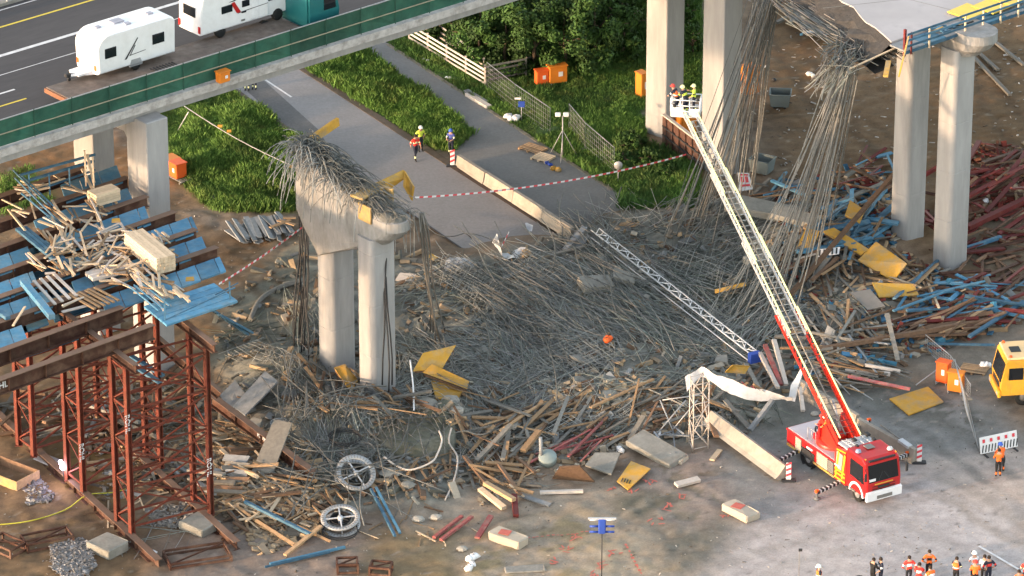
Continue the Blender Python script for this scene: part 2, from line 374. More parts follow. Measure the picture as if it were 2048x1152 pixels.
# ============================================================ GROUND
ROAD = [(560, 100), (592, 268), (700, 338), (960, 520), (1180, 690), (1300, 690), (1330, 600), (1150, 483), (1130, 470), (905, 330), (590, 130), (540, 95)]
ROADF = [(360, 107), (592, 270), (740, 371), (960, 522), (1240, 712), (1500, 712), (1150, 480), (905, 328), (590, 130), (420, 20)]
PATHP = [(560, -10), (721, 97), (950, 264), (905, 302), (915, 322), (1150, 470), (1330, 590), (1420, 520), (1300, 430), (1225, 378), (770, 82), (640, -10)]
VERGE1 = [(440, 20), (600, 128), (875, 298), (905, 300), (948, 264), (718, 97), (560, -10)]
VERGE2 = [(650, -10), (772, 82), (1228, 378), (1290, 420), (1400, 400), (1395, 330), (1290, 285), (1290, 200), (1402, 190), (1402, -10)]
VERGEL = [(300, 210), (360, 110), (592, 275), (640, 320), (660, 420), (560, 425), (430, 420), (372, 372), (338, 310)]
xs = np.arange(-48, 50.01, .22); ys = np.arange(-46, 62.01, .22); GX, GY = np.meshgrid(xs, ys)
PXg, PYg = proj(GX, GY, 0.0)
def blur(a, k):
    for ax in (0, 1):
        c = np.cumsum(np.pad(a, [(k + 1, k) if i == ax else (0, 0) for i in (0, 1)], mode='edge'), ax)
        a = (np.take(c, range(2 * k + 1, c.shape[ax]), ax) - np.take(c, range(0, c.shape[ax] - 2 * k - 1), ax)) / (2 * k + 1)
    return a
w1 = (fbm(GX * .5, GY * .5, 21) - .5); w2 = (fbm(GX * .5, GY * .5, 31) - .5)
def zone(poly, warp=40, soft=2, ins_noise=0):
    m = inpoly(PXg + w1 * warp * 2, PYg + w2 * warp, poly).astype(float)
    return blur(m, soft) if soft else m
n0 = fbm(GX * .25, GY * .25, 1, 5); n1 = fbm(GX * 1.1, GY * 1.1, 2, 4); n2 = fbm(GX * 3, GY * 3, 3, 3)
C = np.zeros(GX.shape + (3,)); C[:] = (.165, .118, .082)
def put(m, col, amt=1.0):
    global C
    m = (m * amt)[..., None]; C = C * (1 - m) + np.array(col) * m
cu, su = math.cos(UANG), math.sin(UANG)
RU = GX * cu + GY * su; RV = -GX * su + GY * cu
trk = fbm(RU * .16 + w1, RV * 1.3 + w2 * 2, 51, 4); trk2 = fbm(RV * .14 + w1, RU * 1.5 + w2 * 2, 61, 4)
put(np.clip((n0 - .45) * 4, 0, 1), (.22, .165, .125), .7)
put(np.clip((trk - .5) * 5, 0, 1), (.21, .155, .115), .5); put(np.clip((.45 - trk) * 5, 0, 1), (.10, .07, .048), .6)
put(np.clip((n1 - .55) * 4, 0, 1), (.12, .085, .06), .3)
put(zone([(0, 270), (120, 230), (340, 240), (340, 420), (0, 420)], 40, 4), (.16, .095, .058), .8)
put(zone([(0, 350), (60, 340), (100, 400), (0, 420)], 40, 3), (.07, .10, .03), .8)
put(zone([(340, 380), (640, 400), (640, 500), (480, 640), (400, 560)], 30, 3), (.17, .125, .092))
put(zone([(340, 420), (620, 410), (560, 470), (420, 470)], 40, 3), (.20, .175, .155), .8)          # gravel strip
put(zone([(340, 500), (600, 480), (620, 540), (420, 560)], 50, 3) * (n1 > .5), (.09, .065, .045), .8)
put(zone([(1500, -20), (2060, -20), (2060, 380), (1500, 350)], 30, 5), (.125, .087, .058), .9)
put(zone([(1560, 200), (1790, 150), (1790, 350), (1560, 330)], 60, 5), (.155, .112, .08), .7)
put(zone([(1930, 380), (2060, 370), (2060, 540), (1930, 540)], 30, 4), (.155, .13, .105))
put(zone([(0, 700), (440, 700), (520, 1152), (0, 1152)], 40, 5), (.15, .112, .082), .85)
put(zone([(60, 880), (340, 880), (300, 1000), (120, 1000)], 60, 4), (.15, .105, .06), .8)
put(zone([(240, 900), (440, 860), (440, 1010), (280, 1010)], 60, 4), (.21, .18, .16), .7)
put(zone([(300, 1060), (900, 1040), (900, 1190), (300, 1190)], 50, 5), (.20, .155, .13), .9)
put(zone([(840, 960), (1520, 960), (1500, 1200), (780, 1200)], 40, 6), (.27, .215, .165))
put(zone([(720, 1060), (920, 1050), (900, 1100), (1000, 1200), (740, 1200)], 40, 3), (.17, .115, .055), .8)
put(zone([(920, 1080), (1160, 1020), (1400, 1160), (1380, 1200), (900, 1200)], 60, 4) * np.clip((n1 - .4) * 4, 0, 1), (.23, .17, .085), .8)
put(zone([(1160, 1080), (1340, 1060), (1300, 1190), (1160, 1190)], 60, 4), (.34, .27, .20), .7)
put(zone([(1180, 940), (1500, 960), (1520, 1130), (1380, 1150), (1250, 1040)], 70, 3), (.135, .118, .095), .75)
put(zone([(1280, 900), (1500, 900), (1520, 1000), (1400, 1060), (1250, 990)], 60, 4) * (n1 > .42), (.27, .21, .18), .7)
put(zone([(1220, 990), (1330, 990), (1280, 1030), (1210, 1020)], 40, 2), (.075, .075, .055), .7)
put(zone([(1340, 1080), (1500, 1060), (1520, 1130), (1400, 1150)], 40, 2) * (n1 > .45), (.14, .125, .10), .8)
put(zone([(1400, 780), (2000, 780), (2060, 900), (1900, 950), (1560, 1120), (1440, 960)], 25, 4), (.185, .178, .17))
put(zone([(1440, 840), (1560, 800), (1640, 830), (1560, 900)], 60, 3), (.10, .10, .085), .7)
put(zone([(1640, 760), (1780, 740), (1990, 820), (1960, 870), (1800, 830)], 40, 3) * (n1 > .4), (.09, .09, .078), .8)
put(zone([(1730, 680), (2060, 640), (2060, 800), (1900, 780)], 30, 4), (.16, .14, .118), .8)
put(zone([(1500, 1030), (1600, 960), (1700, 1010), (1830, 930), (2060, 900), (2060, 1220), (1360, 1220)], 26, 5), (.40, .345, .325))
put(zone([(1830, 930), (2060, 890), (2060, 1000), (1940, 1010)], 40, 4), (.36, .29, .245), .7)
put(zone([(1640, 985), (1820, 950), (2060, 1120), (2060, 1220), (1800, 1220)], 20, 4), (.37, .33, .325), .7)
put(zone([(1500, 880), (1640, 950), (1560, 1080), (1480, 1010)], 50, 3), (.21, .20, .19), .7)
# turf
for pz in (VERGE1, VERGE2, VERGEL): put(zone(pz, 10, 2), (.045, .085, .02))
put(zone([(1365, 0), (1402, 0), (1402, 190), (1365, 200)], 8, 2), (.05, .08, .02))
put(zone([(1180, 300), (1290, 290), (1400, 360), (1380, 420), (1260, 430)], 20, 2) * (n1 > .4), (.05, .075, .025), .8)
# concrete slurry and crushed formwork
DEB = [(610, 470), (780, 500), (960, 525), (1130, 470), (1400, 400), (1560, 420), (1680, 480), (1740, 560), (1780, 640), (1720, 740), (1600, 780), (1500, 850), (1400, 880), (1200, 900), (1000, 930), (900, 1000), (700, 1010), (560, 900), (440, 780), (430, 640), (520, 540)]
put(zone(DEB, 45, 3), (.165, .16, .138))
put(zone(DEB, 45, 3) * np.clip((n1 - .5) * 6, 0, 1), (.23, .22, .19), .8)
put(zone([(1480, 640), (1640, 640), (1640, 740), (1480, 720)], 50, 2), (.055, .062, .048), .8)
put(zone([(760, 830), (920, 830), (900, 920), (780, 930)], 20, 2), (.10, .098, .07), .9)
def rut(pts, w, col, amt):       # wheel tracks pressed into the soil
    global C
    dmin = np.full(GX.shape, 99.0); W_ = [P(a, b, 0) for a, b in pts]
    gx = GX + w1 * .8; gy = GY + w2 * .8
    for off in (-.95, .95):
        for a, b in zip(W_[:-1], W_[1:]):
            dx, dy = b.x - a.x, b.y - a.y; L = math.hypot(dx, dy); nx_, ny_ = -dy / L * off, dx / L * off
            t = np.clip(((gx - a.x - nx_) * dx + (gy - a.y - ny_) * dy) / (L * L), 0, 1); dmin = np.minimum(dmin, np.hypot(gx - a.x - nx_ - t * dx, gy - a.y - ny_ - t * dy))
    put(np.clip(1.4 - dmin / w, 0, 1), col, amt)
for pts, w, col, amt in (([(350, 480), (470, 530), (640, 640)], .4, (.09, .064, .045), .7), ([(340, 560), (480, 560), (600, 500)], .35, (.20, .155, .12), .6), ([(360, 430), (450, 450), (640, 420)], .3, (.12, .09, .065), .5),
        ([(1560, 60), (1680, 260), (1800, 420)], .4, (.08, .055, .038), .6), ([(1700, 120), (1640, 300), (1560, 380)], .35, (.17, .125, .09), .6), ([(1950, 130), (2060, 300)], .4, (.085, .06, .042), .6), ([(1500, 250), (1700, 240), (1790, 300)], .35, (.09, .065, .045), .6),
        ([(1830, 960), (1940, 1000), (2060, 1080)], .4, (.27, .225, .195), .6), ([(1640, 1040), (1800, 1060), (1990, 1180)], .5, (.34, .30, .285), .6), ([(1500, 1090), (1700, 1020), (1900, 960), (2060, 930)], .45, (.28, .24, .22), .5), ([(1400, 1180), (1560, 1110), (1700, 1080)], .4, (.30, .26, .235), .5),
        ([(1730, 800), (1880, 860), (2000, 960)], .4, (.12, .115, .105), .6), ([(700, 1120), (900, 1060), (1150, 1040)], .35, (.19, .145, .10), .5), ([(1000, 1160), (1200, 1090), (1330, 1000)], .35, (.30, .24, .18), .5), ([(60, 1000), (200, 1080), (300, 1150)], .4, (.09, .064, .045), .6)): rut(pts, w, col, amt)
sp = vnoise(GX * 4.1, GY * 4.1, 77)
put((sp > .93).astype(float), (.30, .26, .22), .45); put((sp < .06).astype(float), (.05, .042, .034), .45)
brn = np.clip(zone([(-200, 250), (640, 330), (640, 640), (420, 760), (420, 1000), (300, 1200), (-200, 1200)], 20, 6) + zone([(1480, -60), (2300, -60), (2300, 560), (1900, 560), (1560, 330)], 20, 6), 0, 1)[..., None]
lum = C.mean(-1, keepdims=True); C = np.clip(lum + (C - lum) * (1 + .55 * brn), .01, 1) * (1 - .06 * brn)
C *= (.9 + .2 * n2)[..., None]; C *= (.86 + .28 * trk2)[..., None]
flat = blur(np.maximum.reduce([zone(ROADF, 0, 0), zone(PATHP, 0, 0)]), 3)
ZH = Hn(GX, GY)
rough = np.clip(1 - flat * 1.4, 0, 1)
soilm = zone([(1480, 790), (2060, 790), (2060, 1220), (1400, 1220)], 10, 6)
GZ = ZH + (n2 - .5) * .07 * rough * (1 - .8 * soilm) + (n1 - .5) * .22 * rough * (1 - .9 * soilm) + (trk - .5) * .22 * rough * (1 - soilm)
dm = zone(DEB, 20, 2); GZ += dm * (n2 - .4) * .35 * np.clip(ZH * 2, 0, 1)
GZ -= .10 * (1 - np.clip(ZH * 4, 0, 1)) * flat + .0
nyy, nxx = GX.shape; idx = np.arange(nyy * nxx).reshape(nyy, nxx)
fq = np.stack([idx[:-1, :-1], idx[:-1, 1:], idx[1:, 1:], idx[1:, :-1]], -1).reshape(-1, 4)
gm = npmesh('ground', np.stack([GX, GY, GZ], -1).reshape(-1, 3), fq, C.reshape(-1, 3), mt['ground'], True)
g = bpy.data.objects.new('ground', gm); COL.objects.link(g); tag(g, kind='structure')
far = MB(); far.box((0, 0, -1.3), (5000, 5000, 1)); o = single('far_ground', far, M('far_fields', (.07, .085, .035), .95, 0, .4, .02), None, None, kind='structure', origin=(0, 0, 0))

def sheet(name, poly, z, m, kind='structure', parent=None):
    mb = MB(); mb.add([P(x, y, z) for x, y in poly], [tuple(range(len(poly)))]);
    o = bpy.data.objects.new(name, mesh(name, mb, m)); COL.objects.link(o)
    if parent: o.parent = parent; 
    elif kind: tag(o, kind=kind)
    return o
sheet('road', ROADF, .03, 'asph')
sheet('dark_lane', [(392, 92), (592, 269), (668, 318), (640, 262), (560, 190), (452, 92)], .034, M('asphalt_lane', (.115, .108, .108), .88, 0, .15, 5, bump=.1, grime=(.16, .15, .148), gscale=.2, gamt=.6))
sheet('cycle_path', PATHP, .034, 'path')
def strip(name, a, b, w, z, m, parent=None, kind='structure', th=.004):
    p0 = P(*a, z); p1 = P(*b, z); mb = MB(); mb.bar(p0, p1, w, th)
    o = bpy.data.objects.new(name, mesh(name, mb, m)); COL.objects.link(o)
    if parent: o.parent = parent
    else: tag(o, kind=kind)
    return o
strip('road_line', (372, 115), (590, 268), .16, .038, 'whiter'); strip('road_line', (600, 275), (940, 508), .12, .038, 'asph_new')
strip('road_line', (527, 157), (583, 194), .14, .038, 'whiter')
strip('verge_soil', (596, 131), (902, 330), .55, .04, M('verge_soil', (.10, .075, .055), .95, 0, .3, 2), th=.05)
strip('kerb_soil', (470, 180), (592, 272), .45, .036, M('kerb_soil', (.13, .10, .08), .95, 0, .3, 2), th=.02)
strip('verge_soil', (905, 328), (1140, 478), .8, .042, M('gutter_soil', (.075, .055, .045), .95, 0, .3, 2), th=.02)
strip('path_edge', (775, 88), (1225, 380), .25, .045, M('path_edge', (.20, .17, .13), .95, 0, .3, 2), th=.03)
strip('path_edge', (721, 99), (948, 266), .25, .045, M('path_edge2', (.18, .15, .12), .95, 0, .3, 2), th=.03)
strip('road_line', (1958, 1092), (2100, 1175), .14, .10, 'whiter')

# tall grass on the verges (thousands of blades)
def grass(name, poly, n, h, seed, tall=1.0, base=(.085, .165, .03)):
    rs = np.random.RandomState(seed); a = np.array(poly, float); lo = a.min(0); hi = a.max(0)
    px = rs.uniform(lo[0], hi[0], n * 3); py = rs.uniform(lo[1], hi[1], n * 3)
    m = inpoly(px + rs.uniform(-6, 6, px.shape), py + rs.uniform(-4, 4, py.shape), poly); px = px[m][:n]; py = py[m][:n]; n = len(px)
    x, y = Pn(px, py, 0); cl = fbm(x * .45, y * .45, seed); c2 = fbm(x * 1.6, y * 1.6, seed + 3)
    keep = c2 + cl * .5 > .45; x, y, cl, c2 = x[keep], y[keep], cl[keep], c2[keep]; n = len(x)
    hh = h * (.25 + 1.6 * np.clip(cl * 1.6 - .4, 0, 1)) * rs.uniform(.6, 1.3, n); B = 5
    X = np.repeat(x, B) + rs.normal(0, .10, n * B); Y = np.repeat(y, B) + rs.normal(0, .10, n * B); Hh = np.repeat(hh, B) * rs.uniform(.6, 1.2, n * B)
    an = rs.uniform(0, 6.28, n * B); w = rs.uniform(.012, .026, n * B); ln = rs.uniform(.1, .6, n * B) * Hh; la = rs.uniform(0, 6.28, n * B)
    z0 = np.full(n * B, -.03)
    v = np.stack([np.stack([X - np.cos(an) * w, Y - np.sin(an) * w, z0], -1), np.stack([X + np.cos(an) * w, Y + np.sin(an) * w, z0], -1),
                  np.stack([X + np.cos(la) * ln * .4 + np.cos(an) * w * .8, Y + np.sin(la) * ln * .4 + np.sin(an) * w * .8, Hh * .65], -1),
                  np.stack([X + np.cos(la) * ln, Y + np.sin(la) * ln, Hh], -1)], 1)
    t = np.repeat(fbm(x * .3, y * .3, seed + 9), B) * 1.0 + rs.uniform(-.12, .12, n * B)
    c = np.array(base)[None] * (.55 + 1.0 * np.clip(t, 0, 1))[:, None]; yl = np.clip((np.repeat(c2, B) - .55) * 3, 0, 1)[:, None]
    c = c * (1 - yl * .6) + np.array((.17, .17, .05)) * yl * .6
    f = np.arange(n * B * 4).reshape(-1, 4); me = npmesh(name, v.reshape(-1, 3), f, np.repeat(c, 4, 0), mt['leafvc'])
    o = bpy.data.objects.new(name, me); COL.objects.link(o); tag(o, kind='stuff'); return o
tag(grass('verge_grass', VERGE1, 34000, .40, 3), 'tall green grass on the strip between road and cycle path', 'grass')
tag(grass('meadow_grass', VERGE2, 40000, .28, 4, base=(.075, .15, .03)), 'rough green grass below the trees and beside the cycle path', 'grass')
tag(grass('bank_grass', VERGEL, 32000, .42, 5, base=(.085, .16, .032)), 'tall grass on the bank left of the road', 'grass')
tag(grass('pier_weeds', [(1366, 0), (1402, 0), (1402, 190), (1366, 190)], 900, .3, 6), 'weeds growing between the tall piers', 'grass')
tag(grass('yard_weeds', [(0, 350), (55, 330), (110, 400), (0, 430)], 500, .3, 7), 'weeds at the left edge of the yard', 'grass')
tag(grass('trench_weeds', [(1230, 280), (1330, 300), (1400, 390), (1380, 425), (1240, 420)], 3000, .45, 8, base=(.06, .125, .03)), 'bushy weeds in front of the brown trench sheeting', 'grass')

# trees and bushes: trunk, limbs and thousands of leaves
def tree(px, py, h, r, seed, label, n=5200, name='broadleaf_tree', group='trees behind the timber fence', zlow=.16):
    rs = np.random.RandomState(seed); b = P(px, py, 0); t = thing(name, label, 'tree', b, rs.uniform(0, 6), group)
    mb = MB(); mb.tube([(0, 0, -.1), (.05, .02, h * .3), (-.05, .08, h * .6), (0, 0, h * .85)], [.19 * h / 6, .15 * h / 6, .09 * h / 6, .03], 7); part('trunk', mb, 'bark', t)
    for k in range(5):
        a = k * 1.3 + rs.uniform(0, .6); z0 = h * rs.uniform(.25, .5); mb = MB()
        mb.tube([(0, 0, z0), (math.cos(a) * r * .4, math.sin(a) * r * .4, z0 + h * .15), (math.cos(a) * r * .8, math.sin(a) * r * .8, z0 + h * .2)], [.07, .05, .02], 5); part('limb', mb, 'bark', t)
    nc = 34; cc = []
    for k in range(nc):
        a = rs.uniform(0, 6.28); q = rs.uniform(zlow, .95); rr = r * math.sqrt(max(0, 1 - ((q - .48) / .56) ** 2)) * rs.uniform(.35, 1.0)
        cc.append((math.cos(a) * rr, math.sin(a) * rr, q * h, rs.uniform(.16, .34) * r))
    cc = np.array(cc); ci = rs.randint(0, nc, n); d = rs.normal(size=(n, 3)); d /= np.linalg.norm(d, axis=1, keepdims=True); d[:, 2] *= .75
    c = cc[ci, :3] + d * (cc[ci, 3] * rs.uniform(.55, 1.08, n))[:, None]
    nr = d + rs.normal(0, .5, (n, 3)); nr /= np.linalg.norm(nr, axis=1, keepdims=True)
    a1 = np.cross(nr, rs.normal(size=(n, 3))); a1 /= np.linalg.norm(a1, axis=1, keepdims=True); a2 = np.cross(nr, a1)
    s = rs.uniform(.07, .17, n)[:, None]
    v = np.stack([c - a1 * s, c - a2 * s * .6, c + a1 * s, c + a2 * s * .6], 1)
    tone = rs.uniform(.6, 1.35, nc)[ci] * rs.uniform(.75, 1.25, n); col = np.array((.034, .076, .015))[None] * tone[:, None]
    me = npmesh('crown', v.reshape(-1, 3), np.arange(n * 4).reshape(-1, 4), np.repeat(col, 4, 0), mt['leafvc'])
    o = bpy.data.objects.new('crown', me); COL.objects.link(o); o.parent = t; return t
TL = 'dark green leafy tree in the dense clump behind the timber fence'
for k, (x, y, h, r) in enumerate([(905, 38, 4.0, 1.9), (960, 68, 4.2, 2.2), (1010, 96, 4.6, 2.3), (1070, 100, 5.2, 2.5), (1130, 104, 5.4, 2.6), (1190, 92, 5.4, 2.6), (1245, 62, 5.0, 2.2),
                                   (900, -40, 5.2, 2.4), (1000, 10, 6, 2.8), (1110, 20, 6.2, 2.9), (1215, 0, 6, 2.8), (960, -90, 6, 2.8), (1080, -80, 6.5, 3), (1190, -90, 6.5, 3), (1262, -20, 5, 2.0)]):
    tree(x, y + 42, h, r * 1.08, 100 + k, '%s %s' % (['leftmost', 'second', 'third', 'fourth', 'middle', 'sixth', 'rightmost', 'leftmost', 'second', 'third', 'fourth', 'leftmost', 'middle', 'rightmost', 'solitary'][k], ['dark leafy tree from the left in the front row behind the timber fence', 'tall leafy tree from the left in the second row of the clump', 'rear tree of the leafy clump at the top of the picture', 'leafy tree between the clump and the tall pier'][(k > 6) + (k > 10) + (k > 13)]), n=9000, zlow=.04)
for k, (x, y, h, r) in enumerate([(1262, 305, 1.3, 1.0), (1300, 330, 1.1, .9), (1245, 330, .9, .8), (1385, 110, 2.2, .7), (1375, 60, 2.6, .8), (1330, 352, .9, .8)]):
    tree(x, y, h, r, 200 + k, ['low leafy bush at the foot of the left tall pier', 'leafy bush in front of the brown trench sheeting', 'small bush left of the trench sheeting', 'bush between the two tall piers', 'taller bush between the two tall piers, farther back', 'small bush at the near end of the trench sheeting'][k], n=1500, name='bush', group='bushes by the piers', zlow=.05)

# ============================================================ MOTORWAY BRIDGE (upper left)
ZD = 17.0
bz = thing('motorway_bridge', 'motorway bridge carrying two loaded lanes, on tall rectangular concrete piers', 'bridge', (e0.x, e0.y, 0), UANG)
# local frame: x along the bridge, y away from the viewer (towards the far lanes)
LB = 78; X0 = -12
mb = MB(); mb.box((X0 + LB / 2, 9.3, 16.35), (LB, 17.0, 1.1)); part('deck', mb, 'conc', bz)
mb = MB(); mb.box((X0 + LB / 2, .22, 16.80), (LB, .44, .46)); part('edge_beam', mb, 'edge', bz)
for k in range(40):
    pass
mb = MB(); mb.box((X0 + LB / 2, 9.3, 16.96), (LB, 16.9, .1)); part('asphalt', mb, 'asph_new', bz)
mb = MB(); mb.box((X0 + LB / 2, 17.9, 17.02), (LB, .6, .36)); part('far_kerb', mb, 'conc_d', bz)
Bi = TM[bz.name].inverted()
def bl(a, b, w, m, name, z=17.016):
    p0 = Bi @ P(*a, z); p1 = Bi @ P(*b, z); mb = MB(); mb.box(((p0.x + p1.x) / 2, (p0.y + p1.y) / 2, z), (abs(p1.x - p0.x), w, .006)); part(name, mb, m, bz)
bl((-80, 141), (420, -19), .30, 'whiter', 'white_line'); bl((-60, 75), (240, -19), .17, 'yellowr', 'yellow_line')
bl((-10, 190), (30, 179), .16, 'whiter', 'lane_dash'); bl((-8, 215), (53, 197), .14, 'yellowr', 'lane_dash')
bl((-40, 165), (150, 103), .07, 'whiter', 'joint_line'); bl((330, 45), (370, 32), .07, 'whiter', 'joint_line')
bl((-60, 40), (150, -25), .10, 'whiter', 'edge_line')
# piers in twin pairs with a haunched cross beam
def pier_at(px, py, z):
    c = Bi @ P(px, py, z); return c
PU, PV = 1.55, 1.95
def pier(c, tall=16.0):
    mb = MB(); mb.box((c.x, c.y, tall / 2 - .5), (PU, PV, tall + 1), bev=.05); part('pier', mb, 'conc', bz)
    mb = MB(); mb.box((c.x, c.y, tall - .25), (PU * .7, PV * .7, .35)); part('bearing', mb, 'dark', bz)
cL2 = pier_at(294, 250, 15.4); cL1 = pier_at(183, 173, 15.4)
cR1 = pier_at(1328, 264, 0); cR2 = pier_at(1440, 340, 0)
for c in (cL1, cL2, cR1, cR2): pier(c)
for a, b in ((cL1, cL2), (cR1, cR2)):
    mb = MB(); y0, y1 = min(a.y, b.y) + PV / 2, max(a.y, b.y) - PV / 2; n = len(mb.v); xm = (a.x + b.x) / 2
    prof = [(y0, 15.35), (y1, 15.35), (y1, 13.4), (y1 - .9, 14.5), (y0 + .9, 14.5), (y0, 13.4)]
    vs = [(xm - PU / 2 + .02, p[0], p[1]) for p in prof] + [(xm + PU / 2 - .02, p[0], p[1]) for p in prof]
    mb.add(vs, [tuple(range(6)), tuple(reversed(range(6, 12)))] + [(i, 6 + i, 6 + (i + 1) % 6, (i + 1) % 6) for i in range(6)]); part('cross_beam', mb, 'conc', bz)

mt['netpost'] = M('net_post', (.022, .07, .05), .7)
# green debris screen on the near edge: one thing, netting panels, posts, rails
sc_ = thing('green_screen_fence', 'green netting screen fence running along the near edge of the motorway bridge', 'fence', (e0.x, e0.y, 17.03), UANG)
for i in range(-3, 17):
    x = i * 2.6; mb = MB(); bow = .05 * math.sin(i * 2.1)
    mb.add([(x, .35, .02), (x + 2.6, .35, .02), (x + 2.6, .35, .8), (x + 1.3, .35 - bow - .06, .8), (x, .35, .8), (x, .33, 1.62 + .03 * math.sin(i)), (x + 1.3, .3 - bow, 1.58), (x + 2.6, .33, 1.62 + .03 * math.sin(i + 1))],
           [(0, 1, 2, 3, 4), (4, 3, 6, 5), (3, 2, 7, 6)]); part('net_panel', mb, 'net', sc_)
    mb = MB(); mb.box((x, .27, .85), (.04, .04, 1.70)); part('post', mb, 'netpost', sc_)
mb = MB(); mb.box((17, .27, .78), (54, .045, .06)); part('rail', mb, 'netrail', sc_)
mb = MB(); mb.box((17, .30, 1.63), (54, .05, .05)); part('rail', mb, 'steelg', sc_)
gr = thing('guard_rail', 'grey steel guard rail along the far edge of the motorway bridge', 'guard rail', (e0.x, e0.y, 17.1), UANG)
mb = MB(); mb.prismY([(0, 0)] * 0 + [(-12, .45), (60, .45), (60, .75), (-12, .75)], 17.55, 17.62); part('rail', mb, 'steelg', gr)
for i in range(0, 36): mb = MB(); mb.box((-11 + i * 2, 17.7, .35), (.08, .1, .7)); part('post', mb, 'steelg', gr)

def local_box(c): return c
# ---- low loader with tractor
def onb(px, py, z): return Bi @ P(px, py, z)
pA = onb(140, 205, 17.95); pB = onb(101, 171, 17.95)       # rear corners of the trailer deck
ty = (pA.y + pB.y) / 2; tw = abs(pB.y - pA.y); tx0 = (pA.x + pB.x) / 2
lorry = thing('car_transporter', 'flatbed lorry with a turquoise cab carrying a caravan and a motorhome', 'truck', tuple(TM[bz.name] @ Vector((tx0, ty, 17.02))), UANG)
tl = 16.6; mb = MB(); mb.box((tl / 2, 0, .86), (tl, tw, .12)); part('flatbed', mb, M('trailer_deck', (.13, .10, .085), .8, 0, .25, 2, grime=(.20, .17, .15), gscale=1.5), lorry)
mb = MB(); mb.box((tl / 2 + .3, tw / 2 - .6, .6), (tl - .4, .2, .38)); mb.box((tl / 2 + .3, -tw / 2 + .6, .6), (tl - .4, .2, .38)); mb.box((tl / 2 + .3, -tw / 2 + .05, .74), (tl - .2, .1, .22)); part('chassis', mb, 'dark', lorry)
mb = MB(); mb.box((-.06, 0, .74), (.12, tw + .05, .26)); part('tail_beam', mb, M('tail_orange', (.20, .09, .05), .7), lorry)
for k in range(8): mb = MB(); mb.box((6.1 + k * .22, -.75, .935), (.07, .9, .05)); part('ramp_rung', mb, 'dark', lorry)
for i in range(3):
    for s in (-1, 1):
        mb = MB(); mb.lathe((4.2 + i * 1.35, s * (tw / 2 - .25), .42), [(.0, -.15), (.2, -.15), (.42, -.13), (.42, .13), (.2, .15), (0, .15)], 18, 'Y'); part('wheel', mb, 'tyre', lorry)
cabx = tl + .35
mb = MB(); mb.prismY([(cabx, .75), (cabx + 2.1, .75), (cabx + 2.2, 1.6), (cabx + 1.95, 2.85), (cabx + .15, 2.95), (cabx, 2.7)], -tw / 2 + .05, tw / 2 - .05); cab = part('cab', mb, 'teal', lorry)
for s in (-1, 1):
    mb = MB(); mb.prismY([(cabx + 1.05, 1.75), (cabx + 1.95, 1.75), (cabx + 1.85, 2.5), (cabx + 1.05, 2.5)], s * (tw / 2 - .05), s * (tw / 2 - .03)); part('side_window', mb, 'glass', lorry)
    for wx in (cabx + 1.3, cabx - 1.5):
        mb = MB(); mb.lathe((wx, s * (tw / 2 - .22), .5), [(.0, -.1), (.28, -.12), (.5, -.15), (.5, .15), (.28, .12), (0, .1)], 20, 'Y'); part('wheel', mb, 'tyre', lorry)
        mb = MB(); mb.lathe((wx, s * (tw / 2 - .22), .5), [(.0, -.16), (.26, -.13), (.26, .13), (0, .16)], 14, 'Y'); part('rim', mb, 'rim', lorry)
mb = MB(); mb.box((cabx - 1.3, 0, .6), (2.6, 1.1, .25)); part('tractor_frame', mb, 'dark', lorry)
mb = MB(); mb.box((cabx + 2.2, 0, .6), (.2, tw - .1, .35)); part('bumper', mb, 'dark', lorry)
mb = MB(); mb.box((cabx + 2.15, -tw / 2 + .12, .95), (.12, .2, .12)); part('marker_light', mb, 'oran2', lorry)
mb = MB(); mb.box((cabx - .05, 0, 1.9), (.06, tw * .85, 1.6)); part('headboard', mb, 'teal', lorry)

def rounded_profile(L, Hh, rb, rf, z0=.35):     # x,z outline of a caravan body
    pts = []
    pts += [(0.05, z0), (L - .05, z0)]
    for k in range(6): a = k / 5 * math.pi / 2; pts.append((L - rf + rf * math.cos(a), Hh - rf * .8 + rf * .8 * math.sin(a)))
    for k in range(6): a = math.pi / 2 + k / 5 * math.pi / 2; pts.append((rb + rb * math.cos(a), Hh - rb * .9 + rb * .9 * math.sin(a)))
    return pts
def body_rounded(mb, prof, w, r=.18, mi=0):     # profile extruded in y with softened long edges
    cx = sum(p[0] for p in prof) / len(prof); cz = sum(p[1] for p in prof) / len(prof)
    def sh(p, k): return (cx + (p[0] - cx) * (1 - k), cz + (p[1] - cz) * (1 - k * 1.4))
    rings = []
    for y, k in ((-w / 2, .045), (-w / 2 + r * .35, .015), (-w / 2 + r, 0), (w / 2 - r, 0), (w / 2 - r * .35, .015), (w / 2, .045)):
        rings.append([(sh(p, k)[0], y, sh(p, k)[1]) for p in prof])
    n = len(prof); vs = [v for r_ in rings for v in r_]
    fs = [tuple(range(n)), tuple(reversed(range(5 * n, 6 * n)))]
    for j in range(5):
        for i in range(n): fs.append((j * n + i, (j + 1) * n + i, (j + 1) * n + (i + 1) % n, j * n + (i + 1) % n))
    mb.add(vs, fs, mi)
